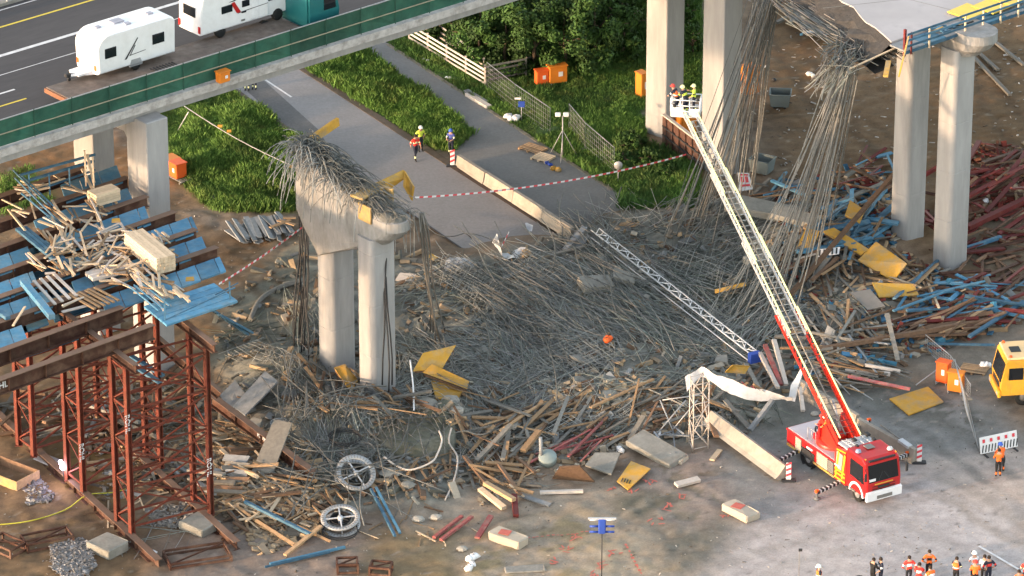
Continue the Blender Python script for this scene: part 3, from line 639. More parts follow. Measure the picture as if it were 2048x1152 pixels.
# ---- caravan
zt = 17.95; pc = onb(196, 164, zt); cv = thing('caravan', 'white touring caravan with dark windows on the rear of the transporter', 'caravan', tuple(TM[bz.name] @ Vector((pc.x, pc.y + 1.1, zt))), UANG)
L, Wd, Hh = 5.6, 2.2, 2.62
mb = MB(); body_rounded(mb, rounded_profile(L, Hh, .9, .45), Wd); part('body', mb, 'white', cv)
def win(par, x0, x1, z0, z1, y, m='glass', name='window', fr=True):
    mb = MB(); mb.box(((x0 + x1) / 2, y, (z0 + z1) / 2), (x1 - x0, .05, z1 - z0), bev=.02); o = part(name, mb, m, par)
    return o
win(cv, .55, 1.35, 1.25, 1.85, -Wd / 2 - .01); win(cv, 3.9, 4.75, 1.25, 1.85, -Wd / 2 - .01)
mb = MB(); mb.bar((.06, 0, 1.15), (.30, 0, 1.85), 1.7, .05, up=(-1, 0, .3)); part('front_window', mb, M('tinted_window', (.10, .085, .08), .2), cv)
for (x, y, s) in ((1.1, .3, .35), (2.45, .35, .75), (2.7, -.35, .4), (4.6, .1, .4)): mb = MB(); mb.box((x, y, Hh + .04), (s, s * .8, .08), bev=.02); part('roof_hatch', mb, M('roof_hatch_tint', (.30, .29, .34), .4), cv)
mb = MB(); mb.add([(1.9, -Wd / 2 - .015, .85), (2.05, -Wd / 2 - .015, .85), (2.9, -Wd / 2 - .015, 1.95), (2.85, -Wd / 2 - .015, 2.0)], [(0, 1, 2, 3)]); mb.add([(2.25, -Wd / 2 - .015, 1.0), (2.32, -Wd / 2 - .015, 1.0), (2.7, -Wd / 2 - .015, 1.55), (2.66, -Wd / 2 - .015, 1.6)], [(0, 1, 2, 3)]); mb.add([(2.25, -Wd / 2 - .015, 1.0), (3.4, -Wd / 2 - .015, 1.08), (3.4, -Wd / 2 - .015, 1.11), (2.25, -Wd / 2 - .015, 1.05)], [(0, 1, 2, 3)])
part('side_stripe', mb, 'dark', cv)
for s in (-1, 1):
    mb = MB(); mb.lathe((2.7, s * (Wd / 2 - .12), .33), [(0, -.1), (.2, -.1), (.33, -.09), (.33, .09), (.2, .1), (0, .1)], 18, 'Y'); w = part('wheel', mb, 'tyre', cv)
mb = MB(); mb.prism([(2.25, -Wd / 2 - .02), (3.15, -Wd / 2 - .02), (3.15, -Wd / 2 + .1), (2.25, -Wd / 2 + .1)], .3, .42); mb.prismY([(2.25, .35), (2.4, .72), (3.0, .72), (3.15, .35)], -Wd / 2 - .02, -Wd / 2 + .03); part('wheel_arch', mb, M('arch_grey', (.30, .30, .31), .5), cv)  # wheel arch cover in one even mid grey
mb = MB(); mb.bar((0.1, .7, .38), (-1.25, .03, .38), .09, .1); mb.bar((0.1, -.7, .38), (-1.25, -.03, .38), .09, .1); mb.box((-.45, 0, .42), (.9, 1.0, .12)); dr = part('drawbar', mb, 'white', cv)
mb = MB(); mb.box((-1.3, 0, .42), (.35, .25, .25), bev=.04); mb.tube([(-1.15, .12, .0), (-1.15, .12, .7)], .035, 6); mb.lathe((-1.15, .12, .1), [(0, -.06), (.1, -.06), (.1, .06), (0, .06)], 10, 'Y'); part('coupling', mb, 'dark', cv)
for y in (-.85, .85): mb = MB(); mb.box((.03, y, .75), (.06, .18, .3)); part('lamp', mb, 'oran2', cv)
# ---- motorhome
pm = onb(403, 88, zt); mh = thing('motorhome', 'white coachbuilt motorhome with a red and black swoosh, ahead of the caravan', 'motorhome', tuple(TM[bz.name] @ Vector((pm.x, pm.y + 1.1, zt))), UANG)
Wd = 2.2
mb = MB(); body_rounded(mb, [(0, .45), (.02, 1.6), (.12, 2.7), (.3, 2.85), (4.3, 2.85), (4.9, 2.7), (5.0, 1.9), (5.0, .45)], Wd, .12); part('body', mb, 'white', mh)
mb = MB(); body_rounded(mb, [(4.85, .4), (4.85, 2.35), (5.2, 2.3), (5.85, 1.45), (6.35, 1.15), (6.5, .8), (6.5, .4)], Wd - .2, .15); part('cab', mb, 'white', mh)
mb = MB(); mb.bar((5.22, 0, 2.24), (5.86, 0, 1.46), Wd - .55, .05, up=(.7, 0, .7)); part('windscreen', mb, 'glass', mh)
for s in (-1, 1): mb = MB(); y = s * (Wd / 2 - .09); mb.prismY([(5.0, 1.35), (5.75, 1.35), (5.3, 2.0), (5.0, 2.05)], y, y + s * .02); part('cab_window', mb, 'glass', mh)
win(mh, 1.5, 2.3, 1.45, 1.9, -Wd / 2 - .01); win(mh, 3.0, 3.55, 1.5, 1.9, -Wd / 2 - .01); win(mh, 2.95, 3.3, 1.15, 1.25, -Wd / 2 - .01); win(mh, 2.9, 3.2, .65, .75, -Wd / 2 - .01, 'alud', 'vent')
mb = MB(); mb.box((3.95, -Wd / 2 - .006, 1.45), (.62, .02, 1.75)); part('door', mb, M('door_white', (.68, .67, .69), .4), mh)
mb = MB(); mb.box((-.005, 0, 1.75), (.05, 1.1, .6)); part('rear_window', mb, 'glass', mh)
for y in (-.95, .95): mb = MB(); mb.box((-.03, y, .8), (.06, .16, .4)); part('tail_light', mb, 'red', mh)
mb = MB(); mb.add([(2.2, -Wd / 2 - .016, 1.95), (2.45, -Wd / 2 - .016, 2.0), (2.95, -Wd / 2 - .016, 1.2), (2.6, -Wd / 2 - .016, 1.25)], [(0, 1, 2, 3)]); part('red_swoosh', mb, 'red', mh)
mb = MB(); mb.add([(2.6, -Wd / 2 - .018, 1.2), (4.9, -Wd / 2 - .018, 1.3), (4.9, -Wd / 2 - .018, 1.33), (2.9, -Wd / 2 - .018, 1.27)], [(0, 1, 2, 3)]); mb.add([(2.0, -Wd / 2 - .018, 2.05), (3.3, -Wd / 2 - .018, 2.25), (2.4, -Wd / 2 - .018, 2.03)], [(0, 1, 2)]); part('black_swoosh', mb, 'dark', mh)
for wx in (1.45, 5.65):
    for s in (-1, 1):
        mb = MB(); mb.lathe((wx, s * (Wd / 2 - .14), .36), [(0, -.12), (.22, -.12), (.36, -.1), (.36, .1), (.22, .12), (0, .12)], 18, 'Y'); part('wheel', mb, 'tyre', mh)
for (x, y) in ((1.0, .3), (2.3, -.2), (3.6, .3)): mb = MB(); mb.box((x, y, 2.88), (.55, .5, .09), bev=.02); part('roof_hatch', mb, M('motorhome_hatch', (.3, .3, .33), .4), mh)
mb = MB(); mb.box((6.5, 0, .5), (.12, Wd - .3, .3), bev=.03); part('bumper', mb, 'alud', mh)

# orange distribution box on the edge beam
def power_box(px, py, z, w, d, h, rz, label, mats=('oran',), legs=True, group=None, lean=0):
    b = P(px, py, z); t = thing('power_box', label, 'power box', b, rz, group)
    l0 = .18 if legs else 0
    mb = MB(); mb.box((0, 0, l0 + h / 2), (w, d, h), bev=.04); body = part('cabinet', mb, mats[0], t)
    mb = MB(); mb.box((0, 0, l0 + h + .03), (w + .1, d + .1, .07), bev=.02); part('lid', mb, mats[0], t)
    mb = MB(); mb.box((w * .12, -d / 2 - .012, l0 + h * .55), (w * .24, .02, h * .28)); part('label_plate', mb, 'white', t)
    if legs:
        for sx in (-1, 1):
            mb = MB(); mb.tube([(sx * w * .42, -d * .6, .02), (sx * w * .42, d * .6, .02), (sx * w * .42, d * .6, .2), (sx * w * .42, -d * .6, .2)], .025, 5, closed=True); part('skid', mb, 'steelg', t)
    return t
power_box(446, 163, 17.03, .75, .45, .62, UANG, 'orange box standing on the edge of the motorway bridge', ('oran',), False)

# ============================================================ PIERS OF THE COLLAPSED BRIDGE
def stadium(cx, cy, hw, hl, n=14):          # half width along x (bridge axis), half length along y
    pts = []
    for k in range(n + 1): a = -math.pi / 2 + 0 + math.pi * k / n - math.pi / 2 * 0; pts.append((cx + hw * math.cos(a + math.pi / 2), cy + (hl - hw) + hw * math.sin(a + math.pi / 2)))
    for k in range(n + 1): a = math.pi / 2 + math.pi * k / n; pts.append((cx + hw * math.cos(a + math.pi / 2), cy - (hl - hw) + hw * math.sin(a + math.pi / 2)))
    return pts
def rrect(cx, cy, hx, hy, r, n=5):
    pts = []
    for (sx, sy, a0) in ((1, 1, 0), (-1, 1, 90), (-1, -1, 180), (1, -1, 270)):
        for k in range(n + 1): a = rad(a0 + 90 * k / n); pts.append((cx + sx * (hx - r) + r * math.cos(a), cy + sy * (hy - r) + r * math.sin(a)))
    return pts
def loft(mb, rings, mi=0, sm=False):
    n = len(rings[0]); vs = [p for r in rings for p in r]
    fs = [tuple(reversed(range(n))), tuple(range((len(rings) - 1) * n, len(rings) * n))]
    for j in range(len(rings) - 1):
        for i in range(n): fs.append((j * n + i, j * n + (i + 1) % n, (j + 1) * n + (i + 1) % n, (j + 1) * n + i))
    return mb.add(vs, fs, mi, sm)
def twin_pier(name, label, c1, c2, z1, z2, cap_lo, cap_hi, topz, front, back, hw=.92, lip=.3, deep=0.0):
    # local frame: x along the bridge, y from the far shaft to the near shaft (towards the viewer)
    ang = UANG; t = thing(name, label, 'bridge pier', (c2.x, c2.y, 0), ang)
    inv = TM[t.name].inverted(); a = inv @ c1; b = inv @ c2
    for c, zt_ in ((a, z1), (b, z2)):
        mb = MB(); hts = [-.6]; z = 0
        while z < zt_ - 3.4: z += 3.2; hts.append(z)
        hts.append(zt_)
        rings = []
        for i, h in enumerate(hts):
            rings.append([(p[0], p[1], h) for p in rrect(c.x, c.y, .88, .74, .30)])
            if 0 < i < len(hts) - 1:
                rings.append([(p[0], p[1], h + .03) for p in rrect(c.x, c.y, .862, .722, .29)]); rings.append([(p[0], p[1], h + .06) for p in rrect(c.x, c.y, .88, .74, .30)])
        loft(mb, rings); part('shaft', mb, 'conc', t)
    ym = (a.y + front * 0)
    y0 = b.y - front; y1 = a.y + back            # near end, far end
    cy = (y0 + y1) / 2; hl = (y1 - y0) / 2; cx = (a.x + b.x) / 2
    mb = MB()
    lo = stadium(cx, (a.y + b.y) / 2, hw + (.02 if not deep else -.03), abs(a.y - b.y) / 2 + (hw + .35 if not deep else .80)); hi = stadium(cx, cy, hw + lip, hl)
    farf = lambda y: max(0, min(1, (y - cy) / hl))
    ring = lambda st, z, k: [(st[i][0] * (1 - k) + hi[i][0] * k, st[i][1] * (1 - k) + hi[i][1] * k, z - deep * farf(hi[i][1]) * (1 if z < topz - .1 else 0) * (1 - .45 * k)) for i in range(len(st))]
    loft(mb, [ring(lo, cap_lo, 0), ring(lo, cap_lo + (cap_hi - cap_lo) * .22, .18), ring(lo, cap_lo + (cap_hi - cap_lo) * .5, .62), ring(lo, cap_hi, 1), ring(lo, topz, 1)])
    part('hammerhead', mb, 'cap', t)
    return t, a, b, (cx, cy, hw + lip, hl)
c1 = P(675, 748, 0); c2 = P(756, 803, 0)
zc2 = ztop(c2, 478); zc1 = zc2
CP, ca, cb, capc = twin_pier('broken_pier', 'standing concrete twin pier whose hammerhead is draped in torn reinforcement', c1, c2, zc1 + .3, zc2 + .3, zc2 - .1, zc2 + 1.15, zc2 + 1.7, 2.3, 2.7, lip=.04, deep=2.7)
CAPZ = zc2 + 1.7
# torn upper block of the cross girder, higher at its far end, with rough broken concrete on top
rs = np.random.RandomState(5); cx, cy, hw_, hl_ = capc
def SLP(y): return 1.75 * np.clip(((y) + hl_) / (2 * hl_) * 1.25 - .2, 0, 1)
st_ = stadium(cx, cy, hw_ - .03, hl_ - .03); mb = MB(); loft(mb, [[(p[0], p[1], CAPZ - .01) for p in st_], [(cx + (p[0] - cx) * .97, p[1], CAPZ + float(SLP(p[1] - cy)) + .02) for p in st_]]); part('upper_block', mb, 'cap', CP)
nx, ny = 12, 50; xs_ = np.linspace(-hw_ * .96, hw_ * .96, nx); ys_ = np.linspace(-hl_ * .97, hl_ * .97, ny); AX, AY = np.meshgrid(xs_, ys_)
env = np.clip(1.35 - (np.abs(AX) / hw_) ** 4 - (np.abs(AY) / hl_) ** 6 * 1.3, 0, 1)
AZ = CAPZ + SLP(AY) - .06 + env * (.05 + .5 * fbm(AX * 1.5 + 4, AY * 1.1, 9))
inside = np.abs(AY) <= hl_; mb = MB(); vs = [(cx + AX[j, i], cy + AY[j, i], AZ[j, i]) for j in range(ny) for i in range(nx)]
shr = lambda j: math.sqrt(max(0.05, 1 - max(0, (abs(ys_[j]) - (hl_ - hw_)) / hw_) ** 2))
vs = [(cx + AX[j, i] * shr(j), v[1], v[2]) for (j, i), v in zip([(j, i) for j in range(ny) for i in range(nx)], vs)]
mb.add(vs, [(j * nx + i, j * nx + i + 1, (j + 1) * nx + i + 1, (j + 1) * nx + i) for j in range(ny - 1) for i in range(nx - 1)])
part('broken_topping', mb, 'conc_rough', CP)
# yellow formwork remnants on the cap
mb = MB()
pz = CAPZ + .5; TOPX = 1
mb.slab([P(735, 375, pz), P(808, 340, pz), P(812, 356, pz - .3), P(742, 405, pz - .9)], .12); part('yellow_form', mb, 'yel', CP, world=True)
mb = MB(); mb.slab([P(808, 341, pz), P(826, 372, pz), P(822, 400, pz - .9), P(806, 372, pz - .5)], .12); part('yellow_form', mb, 'yel', CP, world=True)
for (c_, d_, r_) in (((cx - hw_ - .1, cy - hl_ * .52, CAPZ + .15), (.1, 1.1, 1.0), 0), ((cx - .1, cy - hl_ * .34, CAPZ + .95), (2.2, .9, .12), .2), ((cx + hw_ * .9, cy - hl_ * .4, CAPZ + .7), (.12, 1.3, .8), .1)): mb = MB(); mb.box(c_, d_, rz=r_); part('yellow_form', mb, 'formtan', CP)
mb = MB(); mb.slab([P(731, 378, pz), P(744, 405, pz - .3), P(748, 425, pz - 1), P(733, 400, pz - .8)], .1); part('yellow_form', mb, 'yel', CP, world=True)
mb = MB(); mb.bar(P(608, 290, pz + .6), P(676, 243, pz + 1.0), .2, .5); part('yellow_form', mb, 'yel', CP, world=True)
mb = MB(); mb.slab([P(596, 300, pz), P(600, 272, pz + .3), P(625, 262, pz + .4), P(618, 296, pz)], .1); part('yellow_form', mb, 'woodg', CP, world=True)

r1 = P(1814, 476, 0); r2 = P(1899, 528, 0); zr2 = ztop(r2, 100)
RP, ra, rb, rcap = twin_pier('standing_pier', 'standing concrete twin pier carrying the end of the pale new deck slab', r1, r2, zr2 + .5, zr2 + .3, zr2 - .05, zr2 + 1.0, zr2 + 1.55, 2.4, 1.0)
DZ = zr2 + 1.6
# ---- remaining deck with its broken edge, formwork walkway and railing
dc = P(1783, 84, DZ); RD = thing('broken_deck', 'pale concrete end of the unfinished bridge deck, torn off along its left side', 'bridge deck', (dc.x, dc.y, 0), UANG)
mb = MB()
edge = [(.36 * i * 1.1 + (.12 * math.sin(i * 1.7) + .1 * math.sin(i * 4.1)) * (i > 0), i * 1.1) for i in range(22)]
poly = [(x, y) for x, y in edge][::-1] + [(0, -.0), (30, 0), (30, 23)]
mb.prism(poly[::-1], DZ - .35, DZ + .02); part('slab', mb, 'conc_s', RD)
mb = MB(); n = 22; vs = []
for (x, y) in edge:
    j = .3 * math.sin(y * 3.1); vs += [(x + .1, y, DZ - .02), (x - .5 + j * .3, y, DZ - .3), (x - 1.1 + j, y, DZ - .6 + .15 * math.sin(y * 2.3)), (x - 1.9 + j, y + .2, DZ - 1.1 + .15 * math.sin(y * 4)), (x - 1.3, y, DZ - 1.7), (x + .4, y, DZ - 1.6)]
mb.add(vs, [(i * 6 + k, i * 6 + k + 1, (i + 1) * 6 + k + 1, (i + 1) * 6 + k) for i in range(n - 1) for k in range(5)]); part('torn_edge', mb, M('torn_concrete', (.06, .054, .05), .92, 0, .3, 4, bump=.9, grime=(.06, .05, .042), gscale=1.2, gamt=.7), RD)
for k, (a, b) in enumerate((((.6, 6.5), (11, 1.8)), ((3.0, 14), (6.5, 0.4)))):
    mb = MB(); mb.box(((a[0] + b[0]) / 2, (a[1] + b[1]) / 2, DZ + .022), (math.hypot(b[0] - a[0], b[1] - a[1]), .05, .004), rz=math.atan2(b[1] - a[1], b[0] - a[0])); part('joint', mb, 'conc_d', RD)
# blue walkway along the near edge
for i in range(9):
    mb = MB(); mb.box((.6 + i * 1.7, -.75, DZ - .12), (1.66, 1.3, .1)); part('walkway_panel', mb, 'bluep' if i % 3 == 1 else 'greyst', RD)
for i in range(12):
    if i in (2,): continue
    mb = MB(); mb.box((.15 + i * 1.5, -1.5, DZ + .35), (.09, .09, 1.4)); part('railing_post', mb, 'woodp' if i else 'redst', RD)
for z in (.25, .62, 1.0): mb = MB(); mb.box((8, -1.56, DZ + z), (16.5, .05, .13)); part('rail', mb, 'blue', RD)
mb = MB(); mb.box((8, -1.43, DZ - .2), (16.5, .08, .16)); part('edge_beam', mb, 'blue', RD)
for (x, y, s, z) in ((6.7, .3, 1.9, .12), (8.3, -.1, 1.8, .16), (9.9, .1, 1.7, .2)): mb = MB(); mb.box((x, y, DZ + z), (s, 1.7, .08), rz=.1); part('yellow_sheet', mb, M('yellow_sheet', (.72, .50, .07), .5, 0, .08, 2), RD)
for k in range(14):
    x = RN.uniform(.5, 6); mb = MB(); mb.box((x, -.6 + RN.uniform(-.5, .5), DZ + .06), (RN.uniform(.5, 1.6), .1, .08), rz=RN.uniform(-.4, .4)); part('loose_board', mb, RN.choice(['blue', 'bluep', 'woodp', 'yel', 'dark']), RD)
mb = MB(); mb.bar((-.2, -1.6, DZ + .9), (-1.9, -2.6, DZ - .9), .08, .1); mb.bar((-1.2, -1.0, DZ - .6), (-2.6, -2.2, DZ - .8), .3, .12); part('yellow_bracket', mb, 'yel', RD)
mb = MB(); mb.bar((-.1, -1.2, DZ - .5), (-.1, -1.2, DZ + 1.2), .14, .14); part('corner_post', mb, 'redst', RD)
mb = MB(); mb.bar((-3.4, 0, DZ - .8), (0, -.3, DZ - .3), .1, .06); part('batten', mb, 'woodp', RD)

# ============================================================ FALSEWORK TOWERS AND PLATFORM (lower left)
ZP = 12.0
def post(mb, p, z0, z1, s=.27): mb.ibeam((p.x, p.y, z0), (p.x, p.y, z1), s, s, .035, up=(U.x, U.y, 0)); return mb
def tower(pairs, label, name='shoring_tower'):
    """pairs: four picture points of the feet (left-far, left-near, right-near, right-far)"""
    pts = [P(*q, 0.45) for q in pairs]; c = sum(pts, Vector()) / 4
    t = thing(name, label, 'shoring tower', (c.x, c.y, .45), 0, 'red shoring towers under the platform'); zt_ = 10.7
    for p in pts:
        o = part('post', post(MB(), p, .45, zt_), 'rust', t, world=True)
        mb = MB(); mb.box((p.x, p.y, .47), (.4, .4, .04)); part('base_plate', mb, 'rust', t, world=True)
    lv = [.9, 3.3, 5.7, 8.0, 10.3]
    for a, b in ((0, 1), (1, 2), (2, 3), (3, 0)):
        pa, pb = pts[a], pts[b]; long = (pa - pb).length > 2.5
        for i, z in enumerate(lv):
            mb = MB(); mb.bar((pa.x, pa.y, z), (pb.x, pb.y, z), .07, .11); part('tie', mb, 'rust', t, world=True)
        for i in range(4):
            z0, z1 = lv[i], lv[i + 1]
            if long:
                m = (pa + pb) / 2; mb = MB(); mb.bar((pa.x, pa.y, z0 + .1), (pb.x, pb.y, z1 - .2), .08, .1); part('brace', mb, 'rust', t, world=True)
                mb = MB(); mb.bar((pb.x, pb.y, z0 + .1), (pa.x, pa.y, z1 - .2), .06, .08); part('brace', mb, 'rust', t, world=True)
            else:
                q = 2
                for k in range(q):
                    za = z0 + (z1 - z0) * k / q; zb = z0 + (z1 - z0) * (k + 1) / q; s_, e_ = (pa, pb) if k % 2 == 0 else (pb, pa)
                    mb = MB(); mb.bar((s_.x, s_.y, za), (e_.x, e_.y, zb), .05, .07); part('lacing', mb, 'rust', t, world=True)
    return t, pts
TW = []
for pr, lb in (([(235, 1043), (264, 1068), (422, 1028), (388, 1002)], 'rusty red shoring tower standing nearest to the viewer, right half on the second ground beam'),
               ([(136, 960), (167, 985), (322, 935), (292, 910)], 'rusty red shoring tower in the middle of the row under the platform'),
               ([(38, 890), (68, 912), (226, 862), (196, 838)], 'rusty red shoring tower farthest back on the left, under the rear of the platform')):
    TW.append(tower(pr, lb))
t0, p0s = TW[0]
p = p0s[1]; lettering('RÖHL', .42, 'white', (p.x - .02, p.y - .16, 7.2), (0, 0, -1), (U.x, U.y, 0), t0)
p = p0s[2]; lettering('RÖHL', .42, 'white', (p.x - .02, p.y - .16, 3.4), (0, 0, -1), (U.x, U.y, 0), t0)
t1_, p1s = TW[1]; p = p1s[1]; lettering('RÖHL', .42, 'white', (p.x, p.y - .16, 3.0), (0, 0, -1), (U.x, U.y, 0), t1_)

def ibeam_thing(name, a, b, w, h, m, label, group=None, text=None, cat='steel beam', za=None):
    c = (a + b) / 2; t = thing(name, label, cat, c, 0, group); L = (b - a).length; d = (b - a).normalized()
    up = Vector((0, 0, 1)); sd = d.cross(up).normalized(); u2 = sd.cross(d)
    mb = MB(); mb.bar(a + u2 * (h / 2 - .02), b + u2 * (h / 2 - .02), w, .04, None); part('flange', mb, 'flange' if m == 'beam' else m, t, world=True)
    mb = MB(); mb.bar(a - u2 * (h / 2 - .02), b - u2 * (h / 2 - .02), w, .04, None); part('flange', mb, m, t, world=True)
    mb = MB(); mb.bar(a, b, .04, h - .084, None); part('web', mb, m, t, world=True)
    k = int(L // 2.4); mb = None
    for i in range(1, k):
        q = a + d * (L * i / k); mb = MB(); mb.bar(q - u2 * (h / 2 - .05), q + u2 * (h / 2 - .05), w * .9, .02, d); part('stiffener', mb, m, t, world=True)
    if text:
        s, at, side = text; q = a + d * at + sd * side * .03
        lettering(s[0], s[1], 'white', q, d if side * sd.y < 0 else d, u2, t)
    return t
# ground beams
g0 = ibeam_thing('ground_beam', P(-40, 800, .25), P(318, 1128, .25), .42, .55, 'beam', 'long brown steel ground beam under the left row of red posts, lettered in white', None, (('RÖHL', .42), 9.0, -1 if True else 1))
g1 = ibeam_thing('ground_beam', P(150, 800, .25), P(474, 1092, .25), .42, .55, 'beam', 'brown steel ground beam under the right-hand posts, its cut end pointing at the viewer')
g2 = ibeam_thing('fallen_beam', P(425, 800, 1.9), P(628, 952, .9), .42, .6, 'beam', 'brown steel beam fallen into the wreckage beside the tower, white letters on its side', None, (('RÖHL', .42), 4.9, 1))
g3 = ibeam_thing('fallen_beam', P(300, 668, 8.5), P(440, 790, 5.5), .35, .5, 'beam', 'brown steel beam hanging askew below the front corner of the platform')
# cross beams on the towers, then the long girders of the platform
for i, (t_, ps) in enumerate([(None, None)]): pass
gl = [((38, 890), (268, 1075), 'left'), ((196, 838), (424, 1032), 'right')]
for a, b, s in gl:
    pa = P(*a, .45); pb = P(*b, .45); d = (pb - pa).normalized(); pa = pa - d * 4; pb = pb + d * .9; pa.z = pb.z = 10.98
    ibeam_thing('head_beam', pa, pb, .35, .5, 'beam', 'brown steel beam lying across the tops of the red posts, %s row' % s)
rows = [(402, 170), (452, 255), (503, 294), (553, 350), (603, 392), (653, 434), (715, 245), (772, 306)]
names = ['rearmost', 'second', 'third', 'fourth', 'fifth', 'sixth', 'seventh', 'nearest']
ROWW = []
for i, (y0, xe) in enumerate(rows):
    s = -.345 if i < 6 else -.36
    big = .85 if i >= 6 else .65
    z = ZP - big / 2 - .05 if i < 6 else ZP - big / 2 - .1
    a = P(-60, y0 - 60 * s * 1 + 0, z); a = P(-60, y0 + 60 * -s, z); b = P(xe, y0 + s * xe, z)
    txt = (('RÖHL', .5), 0, 1)
    t = ibeam_thing('girder', a, b, .45, big, 'beam', '%s of the eight brown girders of the platform, counted from the back' % names[i] if i < 7 else 'brown girder nearest the viewer, lettered HL where the picture edge cuts it',
                    'girders of the platform', (('RÖHL', .5), (P(4, y0 - 3, z) - a).length - .35, 1) if i == 7 else None)
    ROWW.append((y0, s, xe))
# blue panels between the girders
def px_panel(name, pts, z, m, t=.08, world=True): pass
pk = 0
PAN = [(0, 120, 236), (1, 66, 262), (2, -20, 62), (2, 84, 290), (3, -20, 66), (3, 110, 384), (4, -20, 96), (4, 142, 404), (5, -20, 44), (5, 200, 440)]
PL = thing('formwork_deck', 'blue formwork panels laid in strips between the girders of the platform', 'formwork', P(200, 560, ZP), 0)
for (r, xa, xb) in PAN:
    y0, s, _ = ROWW[r]; lo = 26 if r in (3, 4) else 20; x = xa
    while x < xb - 6:
        w = min(38, xb - x); z = ZP - .22
        top = 9 + (r % 2) * 3; bot = RN.choice([42, 44, 40])
        q = [P(x + 1, y0 + s * x + top, z), P(x + w - 1, y0 + s * (x + w) + top, z), P(x + w + 12, y0 + s * (x + w) + bot, z), P(x + 13, y0 + s * x + bot, z)]
        mb = MB(); mb.slab([q[3], q[2], q[1], q[0]], .1); part('panel', mb, 'bluep', PL, world=True); x += w
for r in range(1, 6):          # lower layer of panels seen in the gaps
    y0, s, _ = ROWW[r]
    for k in range(5):
        x = RN.uniform(-20, 190); w = RN.uniform(40, 80); z = ZP - 1.15; q = [P(x + 12, y0 + s * x + 74, z), P(x + w + 12, y0 + s * (x + w) + 74, z), P(x + w, y0 + s * (x + w) + 44, z), P(x, y0 + s * x + 44, z)]
        mb = MB(); mb.slab(q, .08); part('panel', mb, 'bluep', PL, 'blue panel hanging lower in the gap between girders', world=True)
# front corner platform of blue boards
for k in range(5):
    f0, f1 = k / 5, (k + 1) / 5 - .015
    A0, A1, B0, B1 = Vector((288, 612)), Vector((334, 650)), Vector((428, 566)), Vector((476, 602))
    q = [A0.lerp(A1, f1), B0.lerp(B1, f1), B0.lerp(B1, f0), A0.lerp(A1, f0)]
    mb = MB(); mb.slab([P(v.x, v.y, ZP + .05) for v in q], .12); part('board', mb, 'bluep', PL, world=True)
def rod(name, a, b, r, m, label, cat, group=None, sq=None):
    mb = MB(); mb.bar(a, b, sq[0], sq[1]) if sq else mb.tube([a, b], r, 6)
    return single(name, mb, m, label, cat, group)
def bpair(a, za, b, zb): return P(*a, za), P(*b, zb)
# blue railing frames
rl = thing('blue_railing', 'blue tube railing standing along the back edge of the platform', 'railing', P(120, 400, ZP), 0)
for (a, za, b, zb, w) in (((40, 350), ZP + 1.2, (190, 309), ZP + 1.2, .12), ((52, 362), ZP + .7, (188, 322), ZP + .7, .14), ((60, 385), ZP + .3, (190, 340), ZP + .3, .1), ((330, 640), ZP + .6, (470, 575), ZP + .9, .06), ((430, 590), ZP + .6, (476, 566), ZP + .6, .05)):
    mb = MB(); mb.bar(P(*a, za), P(*b, zb), w, w); part('rail', mb, 'blue', rl, world=True)
for (a, z0, z1, m) in (((188, 384), ZP, ZP + 2.2, 'woodp'), ((172, 372), ZP, ZP + 2.2, 'woodp'), ((60, 400), ZP, ZP + 1.6, 'blue'), ((330, 640), ZP, ZP + 1.3, 'blue'), ((460, 600), ZP, ZP + 1.1, 'blue'), ((100, 390), ZP, ZP + 1.3, 'blue'), ((140, 378), ZP, ZP + 1.3, 'blue')):
    q = P(*a, z0); mb = MB(); mb.bar((q.x, q.y, z0), (q.x, q.y, z1), .09, .09); part('post', mb, m, rl, world=True)
for (a, za, b, zb) in (((164, 338), ZP + .4, (188, 384), ZP), ((174, 308), ZP + 1.8, (188, 366), ZP + .3)): mb = MB(); mb.bar(P(*a, za), P(*b, zb), .16, .07); part('strut', mb, 'woodp', rl, world=True)
for k, (a, b) in enumerate((((26, 340), (118, 432)), ((30, 356), (122, 448)), ((44, 352), (136, 440)), ((42, 386), (118, 450)))):
    rod('blue_tube', P(*a, ZP + 1.4), P(*b, ZP + .1), .06, 'blue', 'dark blue tube leaning over the back left of the platform', 'steel tube', 'blue tubes leaning at the back of the platform')
for k, (a, b) in enumerate((((34, 458), (124, 532)), ((42, 456), (132, 530)), ((50, 455), (140, 528)))):
    rod('blue_beam', P(*a, ZP + .25), P(*b, ZP + .25), .1, 'blue', 'bright blue beam in the bundle lying across the girders on the left', 'steel beam', 'bundle of three blue beams', (.2, .16))
rod('blue_beam', P(46, 563, ZP + .3), P(104, 634, ZP + .25), .1, 'bluep', 'turquoise beam beside the whitish boards on the platform', 'steel beam', None, (.36, .3))
rod('blue_beam', P(-8, 618, ZP + .1), P(16, 636, ZP + .1), .1, 'blue', 'short blue beam at the left edge of the picture on the platform', 'steel beam', None, (.3, .2))
for k, (a, b) in enumerate((((258, 572), (318, 622)), ((268, 570), (326, 618)), ((276, 560), (340, 612)))):
    rod('blue_tube', P(*a, ZP + .45), P(*b, ZP + .3), .05, 'bluep', 'thin pale blue tube lying over the planks near the platform corner', 'steel tube', 'thin blue tubes near the corner')
for k, (a, za, b, zb) in enumerate((((428, 622), 9.5, (494, 668), 7.0), ((440, 630), 9.3, (503, 665), 7.0), ((250, 720), 6.5, (320, 765), 6.0), ((262, 712), 6.6, (326, 752), 6.1))):
    rod('blue_beam', P(*a, za), P(*b, zb), .1, 'blue', 'blue beam dangling below the front of the platform', 'steel beam', 'blue beams hanging under the platform', (.3, .12))
